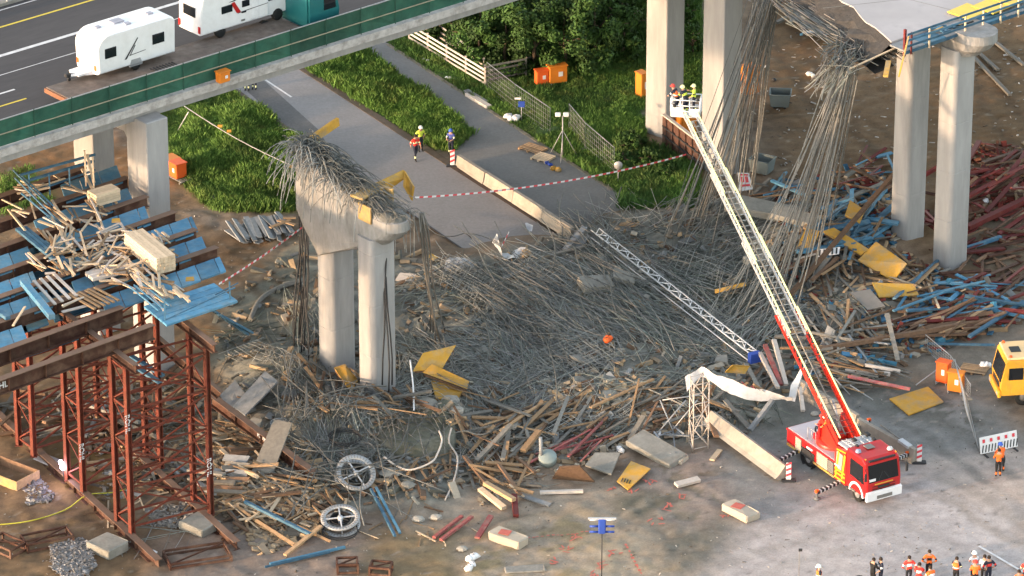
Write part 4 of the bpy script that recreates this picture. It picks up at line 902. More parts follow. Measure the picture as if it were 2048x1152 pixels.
# stacked timber packs
def pack(name, label, a, b, w, h, z, nl, nr, m='woodp', group=None, bear=True):
    pa, pb = P(*a, z), P(*b, z); d = (pb - pa); L = d.length; d.normalize(); s = Vector((d.y, -d.x, 0)); c = (pa + pb) / 2
    t = thing(name, label, 'timber stack', c, math.atan2(d.y, d.x), group)
    for i in range(nl):
        for j in range(nr):
            o = RN.uniform(-.03, .03); mb = MB(); mb.box((o, (j - (nr - 1) / 2) * w / nr, .1 + (i + .5) * h / nl), (L, w / nr - .012, h / nl - .012)); part('board', mb, m, t)
    for x in (-.3, .3): mb = MB(); mb.box((x * L, 0, .05), (.12, w * 1.25, .1)); part('bearer', mb, 'wood', t)
    return t
pack('timber_pack', 'big square pack of fresh planks lying on the platform, end grain facing the viewer', (268, 495), (333, 548), 1.15, .95, ZP + .1, 5, 5)
pack('timber_pack', 'smaller pack of planks behind the big one, next to the tall pier', (184, 412), (232, 398), .95, .7, ZP + .1, 4, 4)
pack('board_stack', 'flat stack of pale shuttering boards between two girders', (178, 560), (262, 540), 1.0, .2, ZP + .0, 1, 7, 'woodw')
# loose planks on the platform, individually
def plank(a, b, w, h, m, label, group, name='plank', cat='plank', roll=0.0):
    mb = MB(); mb.bar(a, b, w, h, roll=roll); defer(mb, m, label, cat, group, name, (a + b) / 2, (a - b).length * w * (1.4 if m == 'woodw' else 1.1))
for k in range(5):
    plank(P(54 + k * 13.5, 566 - k * 4.6, ZP + .2), P(96 + k * 14.5, 614 - k * 5.5, ZP + .2), .17, .08, 'woodw', 'whitish board in the row of five lying across the girders', 'row of five whitish boards')
for k in range(6):
    plank(P(140 + k * 9 + (k % 2) * 4, 590 - k * 3, ZP + .2), P(190 + k * 9.5, 618 - k * 3.4, ZP + .2), .14, .09, 'wood', 'yellowish batten in the fan of battens between two girders', 'fan of yellowish battens')
plank(P(124, 624, ZP + .1), P(178, 610, ZP + .1), .22, .05, 'woodw', 'pale board lying alone alongside the girder, in front of the battens', None)
def px_line(cx, cy, ang, L): a = rad(ang); return (cx - math.cos(a) * L / 2, cy - math.sin(a) * L / 2), (cx + math.cos(a) * L / 2, cy + math.sin(a) * L / 2)
PZ = [((180, 500), 80, 30, -15, 34, 40, 'small plank strewn across the middle of the platform'), ((90, 540), 60, 24, 30, 12, 44, 'small plank left of the whitish boards'), ((240, 470), 40, 16, 20, 16, 40, 'small plank between the two timber packs'), ((105, 378), 55, 12, 8, 14, 60, 'pale plank in the rear jumble on the platform'), ((150, 430), 60, 22, 30, 20, 46, 'pale plank scattered beside the leaning blue tubes'),
      ((130, 470), 45, 22, 60, 20, 48, 'pale plank scattered on the middle panels'), ((215, 515), 70, 26, -15, 46, 44, 'pale offcut in the litter left of the big timber pack'),
      ((300, 560), 28, 34, 48, 16, 66, 'plank sliding down in front of the big timber pack'), ((325, 490), 18, 24, 35, 16, 34, 'short offcut behind the big timber pack'),
      ((260, 560), 40, 20, 45, 12, 50, 'plank lying crosswise between the battens and the timber pack'), ((345, 575), 22, 14, 50, 8, 40, 'plank near the front corner of the platform'),
      ((60, 420), 50, 30, 45, 7, 50, 'brown batten on the left rear girders'), ((120, 620), 90, 20, -15, 3, 40, 'batten resting on the front girders')]
for (c, rx, ry, ang, n, L, lb) in PZ:
    for k in range(n):
        x = c[0] + RN.uniform(-rx, rx); y = c[1] + RN.uniform(-ry, ry); a, b = px_line(x, y, ang + RN.gauss(0, 26), L * RN.uniform(.45, 1.15))
        z = ZP + .12 + RN.uniform(0, .45)
        plank(P(*a, z), P(*b, z + RN.uniform(-.1, .15)), RN.uniform(.08, .16), RN.uniform(.04, .08), RN.choice(['woodp', 'wood', 'woodw', 'woodp']), lb, lb + ', all alike', roll=RN.uniform(-.3, .3))
for (x, y) in ((232, 440), (380, 557)): mb = MB(); mb.slab([P(x - 9, y + 4, ZP + .3), P(x + 9, y + 3, ZP + .3), P(x + 7, y - 4, ZP + .3), P(x - 8, y - 3, ZP + .3)], .06); single('yellow_offcut', mb, 'yel', 'small yellow form offcut on the platform, %s' % ('by the smaller timber pack' if x < 300 else 'near the front corner'), 'form panel')
# work lamp shining at the foot of the tower
wl = thing('work_lamp', 'bright violet-white work lamp glowing at the foot of the middle tower', 'lamp', P(128, 962, .4), 0)
wp = P(128, 937, 1.2); mb = MB(); q = P(128, 962, .3); mb.tube([(q.x, q.y, .3), (q.x, q.y, wp.z)], .03, 6); part('stand', mb, 'dark', wl, world=True)
ml = bpy.data.materials.new('lamp_glow'); ml.use_nodes = True; bb = ml.node_tree.nodes['Principled BSDF']; bb.inputs['Emission Color'].default_value = (.92, .72, 1, 1); bb.inputs['Emission Strength'].default_value = 5
mb = MB(); wq = Vector((q.x, q.y, wp.z)); mb.lathe(wq, [(0, -.2), (.14, -.16), (.22, 0), (.16, .15), (0, .2)], 12); mb.lathe(wq + Vector((-.14, 0, .26)), [(0, -.12), (.1, -.08), (.13, 0), (.1, .1), (0, .12)], 10); part('bulb', mb, ml, wl, world=True)
lt = bpy.data.lights.new('work_lamp_light', 'POINT'); lt.energy = 22; lt.color = (.9, .75, 1); lt.shadow_soft_size = .2; lo = bpy.data.objects.new('work_lamp_light', lt); COL.objects.link(lo); lo.parent = wl; lo.location = TM[wl.name].inverted() @ (wq + Vector((0, -.5, .1)))

# ============================================================ REINFORCEMENT
def bars(name, zones, label, seed, mat='vc', top=None, cat='reinforcement', kind='stuff', dens=1.0, lk=1.0, rad_=(.017, .034)):
    """zones: cx, cy, rx, ry (picture), angle, spread, n, length px, lift m, colour, curl"""
    rs = np.random.RandomState(seed); PA = []; RR = []; CC = []
    for (cx, cy, rx, ry, ang, spr, n, L, lift, col, curl) in zones:
        n = int(n * dens); lift *= lk
        a = rs.uniform(0, 2 * math.pi, n); q = np.sqrt(rs.uniform(0, 1, n)); x = cx + rx * q * np.cos(a); y = cy + ry * q * np.sin(a)
        th = np.radians(ang + rs.normal(0, spr * .8, n)); l = L * rs.uniform(.4, 1.5, n); K = 6
        t = np.linspace(-.5, .5, K)[None]; c = (rs.normal(0, curl * .7, n) * l)[:, None]
        xx = x[:, None] + np.cos(th)[:, None] * l[:, None] * t - np.sin(th)[:, None] * c * (t * t * 4 - .3)
        yy = y[:, None] + np.sin(th)[:, None] * l[:, None] * t * .8 + np.cos(th)[:, None] * c * (t * t * 4 - .3)
        z0 = rs.uniform(.02, lift, n)[:, None]; tilt = rs.normal(0, lift * .5, n)[:, None]
        zz = np.maximum(z0 + tilt * t * 2 + rs.uniform(-.2, .6, n)[:, None] * lift * (1 - t * t * 4), .0)
        if top is None:
            wx, wy = Pn(x, y, 0.0); kp = (fbm(wx * .22 + 3, wy * .22, 88, 3) < .53) | (rs.uniform(0, 1, n) < .10); xx, yy, zz, n = xx[kp], yy[kp], zz[kp], int(kp.sum())
        if top is None: X, Y, Z = Sn(xx, yy, zz)
        else: Z = top + zz; X, Y = Pn(xx, yy, Z)
        PA.append(np.stack([X, Y, Z], -1)); RR.append(rs.uniform(rad_[0], rad_[1], n)); CC.append(np.array(col)[None] * rs.uniform(.6, 1.5, n)[:, None] * (1 + rs.normal(0, .03, (n, 3))))
    v, f, c = tubes_np(np.concatenate(PA), np.concatenate(RR), np.concatenate(CC), 3)
    o = bpy.data.objects.new(name, npmesh(name, v, f, c, mt[mat], True)); COL.objects.link(o); return tag(o, label, cat if label else None, kind=kind)
G1 = (.26, .262, .245); G2 = (.20, .205, .185); G3 = (.26, .255, .235); G4 = (.11, .12, .10)
bars('rebar_tangle', [
    (1200, 560, 150, 90, 38, 22, 520, 170, .9, G1, .05), (1150, 700, 150, 70, 50, 35, 520, 120, .8, G1, .08), (1080, 530, 100, 25, 25, 40, 120, 90, .5, G3, .05),
    (950, 720, 130, 60, 25, 30, 480, 120, .9, G1, .1), (900, 600, 110, 60, -20, 35, 300, 110, .8, G2, .1), (1060, 640, 110, 70, 60, 35, 420, 120, .9, G1, .07),
    (1300, 600, 120, 80, 42, 20, 480, 150, .9, G2, .06), (1380, 500, 130, 60, -10, 35, 420, 100, .9, G2, .1), (1400, 430, 90, 40, -45, 35, 300, 80, 1.2, G3, .12),
    (1350, 650, 110, 50, 30, 25, 260, 120, .7, G2, .06), (1500, 640, 80, 40, -55, 25, 300, 90, 1.0, G3, .12), (1540, 560, 70, 50, -60, 20, 200, 90, 1.1, G3, .06),
    (1130, 780, 110, 50, -40, 25, 400, 120, .9, G1, .14), (1260, 740, 120, 40, -25, 30, 360, 110, .8, G2, .1), (1010, 800, 60, 40, 40, 40, 150, 90, .7, G2, .12),
    (820, 700, 60, 60, 70, 35, 160, 100, .8, G2, .12), (600, 690, 70, 70, 80, 30, 260, 120, 1.0, G2, .12), (520, 690, 70, 50, -20, 30, 220, 120, .9, G4, .12),
    (640, 820, 90, 70, 60, 45, 360, 110, .9, G1, .15), (540, 780, 80, 50, -20, 40, 240, 110, .8, G2, .12), (720, 880, 80, 50, 50, 60, 260, 110, .9, G1, .22),
    (930, 870, 60, 70, 70, 40, 240, 110, .9, G3, .16), (760, 780, 80, 40, 0, 50, 220, 120, 1.0, G1, .15), (620, 940, 90, 60, 30, 60, 260, 120, .7, G2, .2),
    (1220, 470, 70, 30, 30, 50, 150, 110, .6, G3, .05), (1260, 420, 90, 20, 50, 45, 50, 90, .9, G3, .04), (1150, 840, 120, 40, -35, 30, 260, 110, .8, G2, .1),
    (1420, 700, 90, 30, 10, 30, 240, 110, .7, G2, .08), (1350, 740, 80, 30, 0, 30, 200, 100, .8, G2, .1), (1640, 620, 70, 60, 20, 45, 260, 90, .9, G2, .08),
    (1600, 460, 70, 50, -50, 35, 180, 90, 1.2, G3, .08), (1500, 480, 70, 60, -50, 30, 220, 100, 1.1, G3, .08), (1690, 720, 80, 30, 10, 30, 130, 100, .7, G2, .06),
    (1500, 820, 60, 30, 50, 40, 50, 80, .5, G4, .1), (700, 1000, 140, 50, 0, 60, 130, 120, .3, G3, .18), (1000, 960, 90, 30, 20, 60, 40, 80, .2, G3, .15),
    (1400, 800, 60, 50, 40, 60, 150, 70, 1.0, G2, .05), (950, 540, 80, 30, -10, 40, 90, 100, .5, G3, .08), (380, 1080, 90, 40, -40, 30, 26, 110, .2, G3, .05),
    (500, 880, 60, 40, 30, 50, 90, 90, .5, G2, .1), (300, 850, 120, 60, 0, 60, 120, 90, .5, G2, .1), (1130, 620, 60, 40, 45, 12, 160, 200, .8, (.27, .25, .21), .03), (1250, 510, 80, 30, 32, 12, 130, 220, .9, (.27, .25, .21), .03),
    (1010, 590, 100, 50, 30, 50, 260, 90, .7, G2, .1), (1420, 560, 100, 60, 20, 40, 340, 100, .8, G4, .1)],
    'tangle of grey reinforcing bars and slurry covering the collapsed deck', 1, dens=.6, rad_=(.012, .026), lk=.36)
PM = np.array(TM[CP.name])
def pier_bars(name, n, fn, col, label, seed, rr=(.016, .028)):
    rs = np.random.RandomState(seed); PA = np.array([fn(rs) for _ in range(n)]); PA = PA @ PM[:3, :3].T + PM[:3, 3]
    v, f, c = tubes_np(PA, rs.uniform(rr[0], rr[1], n), np.array(col)[None] * rs.uniform(.6, 1.45, n)[:, None], 4)
    o = bpy.data.objects.new(name, npmesh(name, v, f, c, mt['vc'], True)); COL.objects.link(o); tag(o, label, 'reinforcement', kind='stuff')
def zt(y): return CAPZ + float(SLP(y)) + .25
def f_hoop(rs):       # bent hoops lying across the cap
    y = rs.uniform(-.5, .98) * hl_; x0 = rs.uniform(-1.2, .2) * hw_; w = rs.uniform(.5, 1.3); h = rs.uniform(.05, .7); dy = rs.normal(0, .9); t = np.linspace(0, 1, 8)
    return np.stack([cx + x0 + w * t, cy + y + dy * t, zt(y) - .1 + h * np.sin(t * 3.14) + rs.uniform(-.1, .1)], -1)
def f_long(rs):
    y = rs.uniform(-.6, .9) * hl_; L = rs.uniform(1, 3.2); x = rs.uniform(-.95, .95) * hw_; t = np.linspace(0, 1, 8); dx = rs.normal(0, .5)
    yy = np.clip(y - L * t, -hl_ * 1.0, hl_); return np.stack([cx + x + dx * t, cy + yy, CAPZ + SLP(yy) + .3 + rs.uniform(0, .35) + .25 * np.sin(t * 3.14)], -1)
def f_fall(rs):       # stiff bars bent outwards over the left side
    y = (rs.uniform() ** .6 * 1.5 - .5) * hl_; out = rs.uniform(.8, 3.0) * (.45 + .6 * (y + hl_) / (2 * hl_)); dn = out * rs.uniform(.15, 1.25); t = np.linspace(0, 1, 8); dy = rs.normal(-.6, 1.1); b_ = rs.uniform(.2, .8)
    return np.stack([cx - hw_ * rs.uniform(0, .9) - out * (t * .6 + .4 * np.sin(t * 1.5)), cy + y + dy * t, zt(y) + b_ * np.sin(t * 2.6) - dn * t ** 1.7], -1)
def f_end(rs):        # tuft at the far end
    a = rs.uniform(1.0, 3.6); L = rs.uniform(.6, 1.9); t = np.linspace(0, 1, 8); x = rs.uniform(-.8, .6) * hw_
    return np.stack([cx + x + math.cos(a) * L * t, cy + hl_ * rs.uniform(.7, .98) + math.sin(a) * L * t * .7, zt(hl_) + .5 * np.sin(t * 2) * rs.uniform(.2, 1.4) - t * t * rs.uniform(0, 1.6)], -1)
def f_near(rs):
    x = rs.uniform(-.6, 1.0) * hw_; t = np.linspace(0, 1, 8); s_ = rs.choice([-1, 1]); out = rs.uniform(.2, 1.1)
    return np.stack([cx + x + s_ * out * t * .8, cy - hl_ * rs.uniform(.55, .95) - out * t, zt(-hl_) + .3 * np.sin(t * 3) - rs.uniform(0, 2.5) * t ** 3], -1)
pier_bars('cap_reinforcement', 330, f_hoop, (.115, .118, .11), 'dark bent hoops heaped along the top of the broken pier', 1)
pier_bars('cap_reinforcement', 120, f_long, (.12, .122, .115), 'long bars lying along the top of the broken pier', 2)
pier_bars('torn_reinforcement', 120, f_fall, (.20, .205, .20), 'pale bars spilling over the left side of the broken pier top', 3)
pier_bars('torn_reinforcement', 60, f_end, (.17, .17, .165), 'tuft of bars at the far end of the broken pier top', 4)
pier_bars('torn_reinforcement', 30, f_near, (.15, .15, .145), 'bars curling off the near end of the broken pier top', 5)
# bars and cables hanging straight down beside the pier, each a thing of its own
def hang(a, za, b, zb, r, label, group, sag=0, m='dark', name='hanging_bar', cat='steel bar', K=7, wob=.05, ribs=False):
    pa, pb = P(*a, za), P(*b, zb); pts = []
    L = (pb - pa).length; K = K if not ribs else int(L / .13)
    ph = RN.uniform(0, 6)
    for k in range(K):
        u = k / (K - 1); q = pa.lerp(pb, u); q.z -= sag * math.sin(u * math.pi); q.x += wob * math.sin(u * 7 + ph); pts.append(q)
    mb = MB(); mb.tube(pts, [r * (1.35 if (ribs and k % 2) else (.75 if ribs else 1)) for k in range(len(pts))], 5 if not ribs else 4)
    return single(name, mb, m, label, cat, group, origin=pb)
def ze(b):   # height of the wreck surface there
    return S(*b).z
mt['strand'] = M('strand', (.125, .124, .12), .6, .2, .3, 5, rnd=.3); mt['duct'] = M('tendon_duct', (.21, .20, .185), .6, .2, .3, 3, rnd=.2)
for k in range(9):
    x = 762 + RN.uniform(-5, 12); hang((x + 4, 455), CAPZ - 1, (x + RN.uniform(-10, 16), 700 + RN.uniform(0, 90)), 1.8, .05, 'dark bar hanging down the front of the near pier shaft', 'dark bars hanging down the near pier shaft', wob=.1)
for k in range(8):
    x = 607 + RN.uniform(-6, 12); hang((x, 400 + RN.uniform(-20, 20)), CAPZ - 2.5, (x + RN.uniform(-25, 5), 690 + RN.uniform(-40, 40)), 1.0, .05, 'dark bar hanging on the left of the far pier shaft', 'dark bars hanging left of the broken pier', wob=.12)
for k in range(6):
    x = 838 + RN.uniform(-4, 8); hang((x, 425), CAPZ - .5, (x + 30 + RN.uniform(-14, 14), 690 + RN.uniform(-30, 10)), 1.0, .055, 'dark bar slanting down on the right of the broken pier', 'dark bars hanging right of the broken pier', wob=.12, m='alud')
# two curtains of tendons hanging from the deck ends on the right
for k in range(36):
    t = k / 35; xt = 1678 + 38 * t + RN.uniform(-4, 4); yt = 110 + 40 * t + RN.uniform(-15, 15); xb = 1530 + 118 * t + RN.uniform(-24, 24) - (40 * RN.random() if k % 4 == 0 else 0); yb = 600 - 90 * t + RN.uniform(-50, 60)
    rb_ = k % 3 == 0
    hang((xt, yt), DZ - 1.6 - RN.uniform(0, .8), (xb, yb), ze((xb, yb)) + .1, .04 if rb_ else RN.uniform(.016, .029), 'ribbed steel tendon duct hanging from the torn deck edge, right of the ladder' if rb_ else 'thin steel strand hanging from the torn deck edge, right of the ladder',
         'ribbed ducts of the right curtain' if rb_ else 'strands of the right curtain', sag=RN.uniform(-.1, .6), m='duct' if rb_ else 'strand', ribs=rb_, name='tendon_duct' if rb_ else 'steel_strand', wob=.05)
for k in range(30):
    t = k / 29; xt = 1516 + 50 * t + RN.uniform(-4, 4); yt = -60 + RN.uniform(-15, 15); xb = (1330 + 130 * t if k % 3 == 0 else 1440 + 60 * t) + RN.uniform(-18, 18); yb = (500 if k % 3 == 0 else 400) - 40 * t + RN.uniform(-40, 50)
    rb_ = k % 3 == 1
    hang((xt, yt), DZ, (xb, yb), ze((xb, yb)) + .1, .04 if rb_ else RN.uniform(.016, .029), 'ribbed steel tendon duct hanging past the tall pier, behind the ladder' if rb_ else 'thin steel strand hanging past the tall pier, behind the ladder',
         'ribbed ducts of the left curtain' if rb_ else 'strands of the left curtain', sag=RN.uniform(-.2, 1.0), m='duct' if rb_ else 'strand', ribs=rb_, name='tendon_duct' if rb_ else 'steel_strand', wob=.06)
for k in range(16):
    t = k / 15; hang((1540 + 40 * t, -60), DZ, (1340 + 110 * t + RN.uniform(-12, 12), 470 - 90 * t + RN.uniform(-20, 30)), 1.2, RN.uniform(.03, .05), 'dark strand slanting down-left across the near tall pier', 'dark strands slanting across the near tall pier', sag=RN.uniform(0, .8), m='strand', name='steel_strand', wob=.05)
for k in range(14):
    t = k / 13; xb = 1440 + 150 * t + RN.uniform(-14, 14); yb = 640 - 20 * t + RN.uniform(-30, 30); hang((1684 + 26 * t, 120 + RN.uniform(-12, 12)), DZ - 1.8, (xb, yb), ze((xb, yb)) + .1, RN.uniform(.028, .045), 'pale bar in the fan at the foot of the right curtain', 'bars fanned at the foot of the right curtain', sag=RN.uniform(.2, 1.4), m='duct', name='steel_bar', wob=.05)
bars('deck_edge_reinforcement', [(1640, 40, 60, 30, 38, 6, 100, 130, .3, (.16, .15, .135), .02), (1700, 50, 60, 26, 38, 5, 150, 150, .3, (.15, .14, .125), .02), (1740, 70, 30, 20, 38, 6, 60, 110, .3, (.17, .15, .13), .02), (1690, 110, 45, 25, -50, 40, 110, 60, .5, (.15, .145, .13), .2), (1730, 75, 40, 30, 38, 12, 60, 100, .3, (.22, .19, .16), .03), (1660, 150, 35, 25, -60, 18, 50, 60, .3, (.3, .26, .2), .1)],
     'bent reinforcing bars along the torn edge of the pale deck slab', 8, top=DZ - 1.2)

# straight crossing reinforcement mats
def mats(seed, spots):
    rs = np.random.RandomState(seed); PA = []; 
    for (px, py, ang, L1, L2, s_) in spots:
        a1 = rad(ang); a2 = rad(ang + rs.uniform(60, 110)); z0 = rs.uniform(.15, .6)
        for (aa, ab, La, Lb) in ((a1, a2, L1, L2), (a2, a1, L2, L1)):
            n = int(Lb / s_)
            for i in range(n):
                o = (i - n / 2) * s_; j = rs.normal(0, 2.5); x = px + math.cos(ab) * o; y = py + math.sin(ab) * o * .7; l = La * rs.uniform(.75, 1.15); t = np.linspace(-.5, .5, 6); aj = aa + rs.normal(0, .05)
                X, Y, Z = Sn(x + j + math.cos(aj) * l * t, y + math.sin(aj) * l * t * .7, z0 + .12 * np.sin(t * 5 + px)); PA.append(np.stack([X, Y, Z], -1))
    PA = np.array(PA); n = len(PA); v, f, c = tubes_np(PA, rs.uniform(.016, .024, n), np.array((.27, .27, .255))[None] * rs.uniform(.7, 1.3, n)[:, None], 3)
    o = bpy.data.objects.new('rebar_mats', npmesh('rebar_mats', v, f, c, mt['vc'], True)); COL.objects.link(o); tag(o, 'crossing mats of straight reinforcing bars lying over the slurry', 'reinforcement', kind='stuff')
mats(3, [(RN.uniform(870, 1480), RN.uniform(520, 770), RN.choice([38, 42, 30, -30, 20]), RN.uniform(90, 170), RN.uniform(40, 90), RN.uniform(9, 14)) for _ in range(36)] + [(560, 720, 20, 90, 50, 10), (620, 860, 50, 90, 60, 11), (500, 700, -30, 90, 40, 10), (1660, 640, 30, 80, 50, 9), (1230, 820, -35, 100, 40, 9), (1120, 850, -40, 90, 40, 9)])
# broken lumps of deck concrete in the field
for k in range(44):
    zx, zy, rx_, ry_, nm3 = RN.choice([(1150, 640, 300, 110, 'in the middle of the reinforcement field'), (900, 700, 90, 60, 'right of the broken pier'), (600, 830, 120, 80, 'left of the concrete mound'), (1640, 640, 90, 60, 'right of the ladder'), (1200, 800, 160, 40, 'on the near slope of the wreckage'), (560, 980, 120, 40, 'near the cable reels')])
    x = zx + RN.uniform(-rx_, rx_); y = zy + RN.uniform(-ry_, ry_); p = S(x, y, RN.uniform(-.1, .25)); w = RN.uniform(.5, 1.5); mb = MB(); n = RN.choice([4, 5, 5, 6]); a0 = RN.uniform(0, 6); th = RN.uniform(.12, .35)
    R_ = Matrix.Rotation(RN.uniform(-.3, .3), 3, 'X') @ Matrix.Rotation(RN.uniform(-.3, .3), 3, 'Y'); poly = [(w * .5 * math.cos(a0 + 6.283 * i / n) * RN.uniform(.7, 1.2), w * .5 * math.sin(a0 + 6.283 * i / n) * RN.uniform(.6, 1.1)) for i in range(n)]
    mb.prism(poly, 0, th); mb.v = [tuple(p + R_ @ Vector(v)) for v in mb.v]; single('concrete_fragment', mb, RN.choice(['conc_d', 'conc_rough', 'conc_d']), 'broken grey concrete fragment ' + nm3, 'concrete fragment', 'concrete fragments ' + nm3)

# prominent single bars on top of the tangle
for (c, rx, ry, ang, sp_, n, L, m, lb) in [((1150, 580), 180, 60, 40, 14, 46, 210, 'strand', 'long loose reinforcing bar lying on the tangle left of the white lattice mast'),
        ((1000, 700), 130, 60, 40, 35, 36, 150, 'strand', 'loose reinforcing bar in the tangle right of the broken pier'), ((1180, 450), 90, 40, 40, 45, 20, 130, 'strand', 'loose bar sticking out where the barrier enters the wreckage'),
        ((640, 800), 90, 60, 70, 50, 30, 130, 'strand', 'bent bar in the wreckage at the foot of the broken pier'), ((700, 940), 130, 60, -30, 50, 26, 170, 'strand', 'long thin bar crossing the two cable reels'),
        ((1500, 560), 70, 50, -55, 15, 26, 130, 'duct', 'tendon end fanned out on the ground below the right curtain'), ((940, 480), 60, 20, 40, 30, 5, 90, 'strand', 'loose bar lying on the road surface')]:
    for k in range(n):
        x = c[0] + RN.uniform(-rx, rx); y = c[1] + RN.uniform(-ry, ry); l = L * RN.uniform(.5, 1.3); a = rad(ang + RN.gauss(0, sp_)); bend = RN.gauss(0, .07) * l; pts = []
        z0 = RN.uniform(.4, 1.1); dz = RN.uniform(-.3, .3)
        for j in range(6):
            u = j / 5 - .5; px = x + math.cos(a) * l * u - math.sin(a) * bend * (u * u * 4 - .3); py = y + math.sin(a) * l * u * .8 + math.cos(a) * bend * (u * u * 4 - .3)
            pts.append(S(px, py, max(.05, z0 + dz * u + .3 * (1 - 4 * u * u))))
        mb = MB(); mb.tube(pts, RN.uniform(.026, .042), 4); single('steel_bar', mb, m, lb, 'steel bar', lb + ', all alike')

# ============================================================ TIMBER AND STEEL WRECKAGE
NPL = 0
def heap(c, rx, ry, ang, sp_, n, L, w, mats, lb, name='plank', cat='plank', lift=.7, h=None, grp=None):
    global NPL
    for k in range(n):
        a_ = RN.uniform(0, 6.28); q = math.sqrt(RN.random()); x = c[0] + rx * q * math.cos(a_); y = c[1] + ry * q * math.sin(a_)
        l = L * RN.uniform(.35, 1.2); a = rad(ang + RN.gauss(0, sp_)); z0 = RN.uniform(.05, lift); dz = RN.uniform(-.35, .35) * lift
        A = S(x - math.cos(a) * l / 2, y - math.sin(a) * l * .4, max(.03, z0 + dz)); B = S(x + math.cos(a) * l / 2, y + math.sin(a) * l * .4, max(.03, z0 - dz))
        ww = w * RN.uniform(.6, 1.4); mb = MB(); mb.bar(A, B, ww, h or ww * RN.uniform(.3, .6), roll=RN.uniform(-.5, .5))
        mm = RN.choice(mats)
        if name == 'plank': defer(mb, mm, lb, cat, (grp or lb + ', all alike'), name, (A + B) / 2, (A - B).length * ww)
        else: single(name, mb, mm, lb, cat, (grp or lb + ', all alike'), origin=(A + B) / 2)
W1 = ['wood', 'wood', 'woodp', 'woodg', 'woodd']; W2 = ['woodg', 'woodg', 'wood', 'woodd']
heap((470, 880), 55, 32, 10, 22, 40, 90, .17, W1, 'orange-brown plank in the heap between the towers and the fallen beam')
heap((520, 960), 100, 35, 18, 25, 44, 100, .16, W1, 'plank in the heap left of the lower cable reel')
heap((560, 1040), 90, 30, 30, 45, 22, 90, .15, W1, 'plank lying on the earth below the reels', lift=.3)
heap((450, 960), 50, 40, 5, 15, 18, 90, .28, ['woodg', 'woodd', 'greyst'], 'grey board in the stepped pile beside the right-hand posts')
heap((660, 760), 60, 60, 80, 25, 30, 80, .16, ['woodd', 'woodg', 'wood'], 'brown splintered plank standing in the wreckage below the broken pier')
heap((1000, 950), 60, 40, 35, 35, 26, 80, .18, W1, 'plank at the near tip of the wreckage, left of the yellow plate')
heap((1040, 870), 80, 50, -40, 35, 26, 80, .18, W2, 'weathered plank in the slope left of the crushed red steel')
heap((960, 830), 50, 60, 50, 35, 22, 80, .15, W2, 'weathered plank half buried right of the pier foot')
heap((1200, 840), 110, 35, -35, 25, 38, 110, .16, W2, 'muddy plank in the long ridge running up to the white sheet')
heap((1330, 800), 100, 30, -30, 22, 36, 120, .18, W2 + ['woodd'], 'brown beam end in the ridge below the white sheet')
heap((1660, 680), 90, 50, 15, 40, 44, 100, .16, ['woodg', 'woodg', 'greyst', 'wood'], 'grey plank in the heap right of the ladder', lift=.9)
heap((1700, 640), 70, 50, 70, 20, 20, 90, .15, ['woodg', 'wood'], 'plank standing askew right of the ladder')
heap((1660, 540), 70, 40, 85, 20, 26, 60, .14, W2, 'short post in the crushed formwork right of the tendons')
heap((1850, 640), 120, 40, -20, 14, 44, 150, .22, ['woodd', 'beam', 'woodd', 'wood'], 'dark brown squared timber in the right-hand heap', name='squared_timber', cat='timber')
heap((1960, 620), 90, 40, -18, 20, 22, 130, .2, ['redst', 'redst', 'woodd'], 'red steel beam in the right-hand heap', name='steel_beam', cat='steel beam')
heap((1900, 600), 150, 50, -15, 25, 22, 130, .18, ['blue', 'bluep'], 'blue steel waler in the right-hand heap', name='steel_waler', cat='steel beam')
heap((1700, 440), 70, 45, -40, 25, 28, 110, .24, ['blue', 'bluep', 'blue'], 'blue steel waler left of the standing pier', name='steel_waler', cat='steel beam', lift=1.1)
heap((1660, 450), 110, 50, -35, 35, 40, 100, .17, W2 + ['woodd'], 'plank in the heap left of the standing pier', lift=1.0)
heap((1740, 540), 90, 40, 10, 40, 34, 90, .15, W1 + ['bluep'], 'plank around the bent yellow panels')
heap((1720, 370), 60, 30, 50, 50, 16, 90, .18, ['woodd', 'redst', 'woodg'], 'splintered beam behind the standing pier', lift=1.0)
heap((1560, 370), 60, 25, -35, 25, 12, 90, .16, ['bluep', 'woodg', 'wood'], 'board at the back of the heap near the grey skips', lift=.4)
heap((1990, 350), 70, 45, -25, 18, 30, 130, .24, ['redst', 'redst', 'redst', 'woodd', 'beam'], 'dark red steel beam in the stack behind the standing pier', name='steel_beam', cat='steel beam', lift=1.0)
heap((1860, 420), 30, 50, 40, 50, 10, 60, .2, ['redst', 'beam'], 'red steel piece between the two shafts of the standing pier', name='steel_beam', cat='steel beam')
heap((1990, 520), 70, 25, 35, 30, 10, 80, .16, ['woodd', 'redst', 'beam'], 'rusty length lying on the yard right of the standing pier', name='steel_beam', cat='steel beam', lift=.2)
heap((1700, 750), 90, 25, 8, 12, 24, 130, .15, W2 + ['pink'], 'plank at the near edge of the heap beside the ladder')
heap((1500, 770), 60, 30, -60, 30, 16, 80, .18, W2, 'grey plank behind the white sheet')
heap((1440, 830), 50, 30, 40, 30, 12, 80, .22, W2 + ['greyst'], 'grey board beneath the white sheet')
heap((300, 1000), 120, 60, -20, 30, 14, 60, .1, W1, 'small batten on the earth under the towers', lift=.1)
heap((840, 1050), 120, 40, 20, 60, 18, 40, .07, W1, 'thin stick lying on the bare earth left of the blue lamp head', lift=.04)
heap((350, 800), 70, 60, -10, 30, 20, 90, .2, ['woodd', 'woodg', 'beam'], 'dark plank lying behind the nearest tower')
heap((160, 850), 120, 40, -15, 20, 14, 110, .22, ['woodd', 'woodg', 'greyst'], 'dark plank lying beneath the platform')
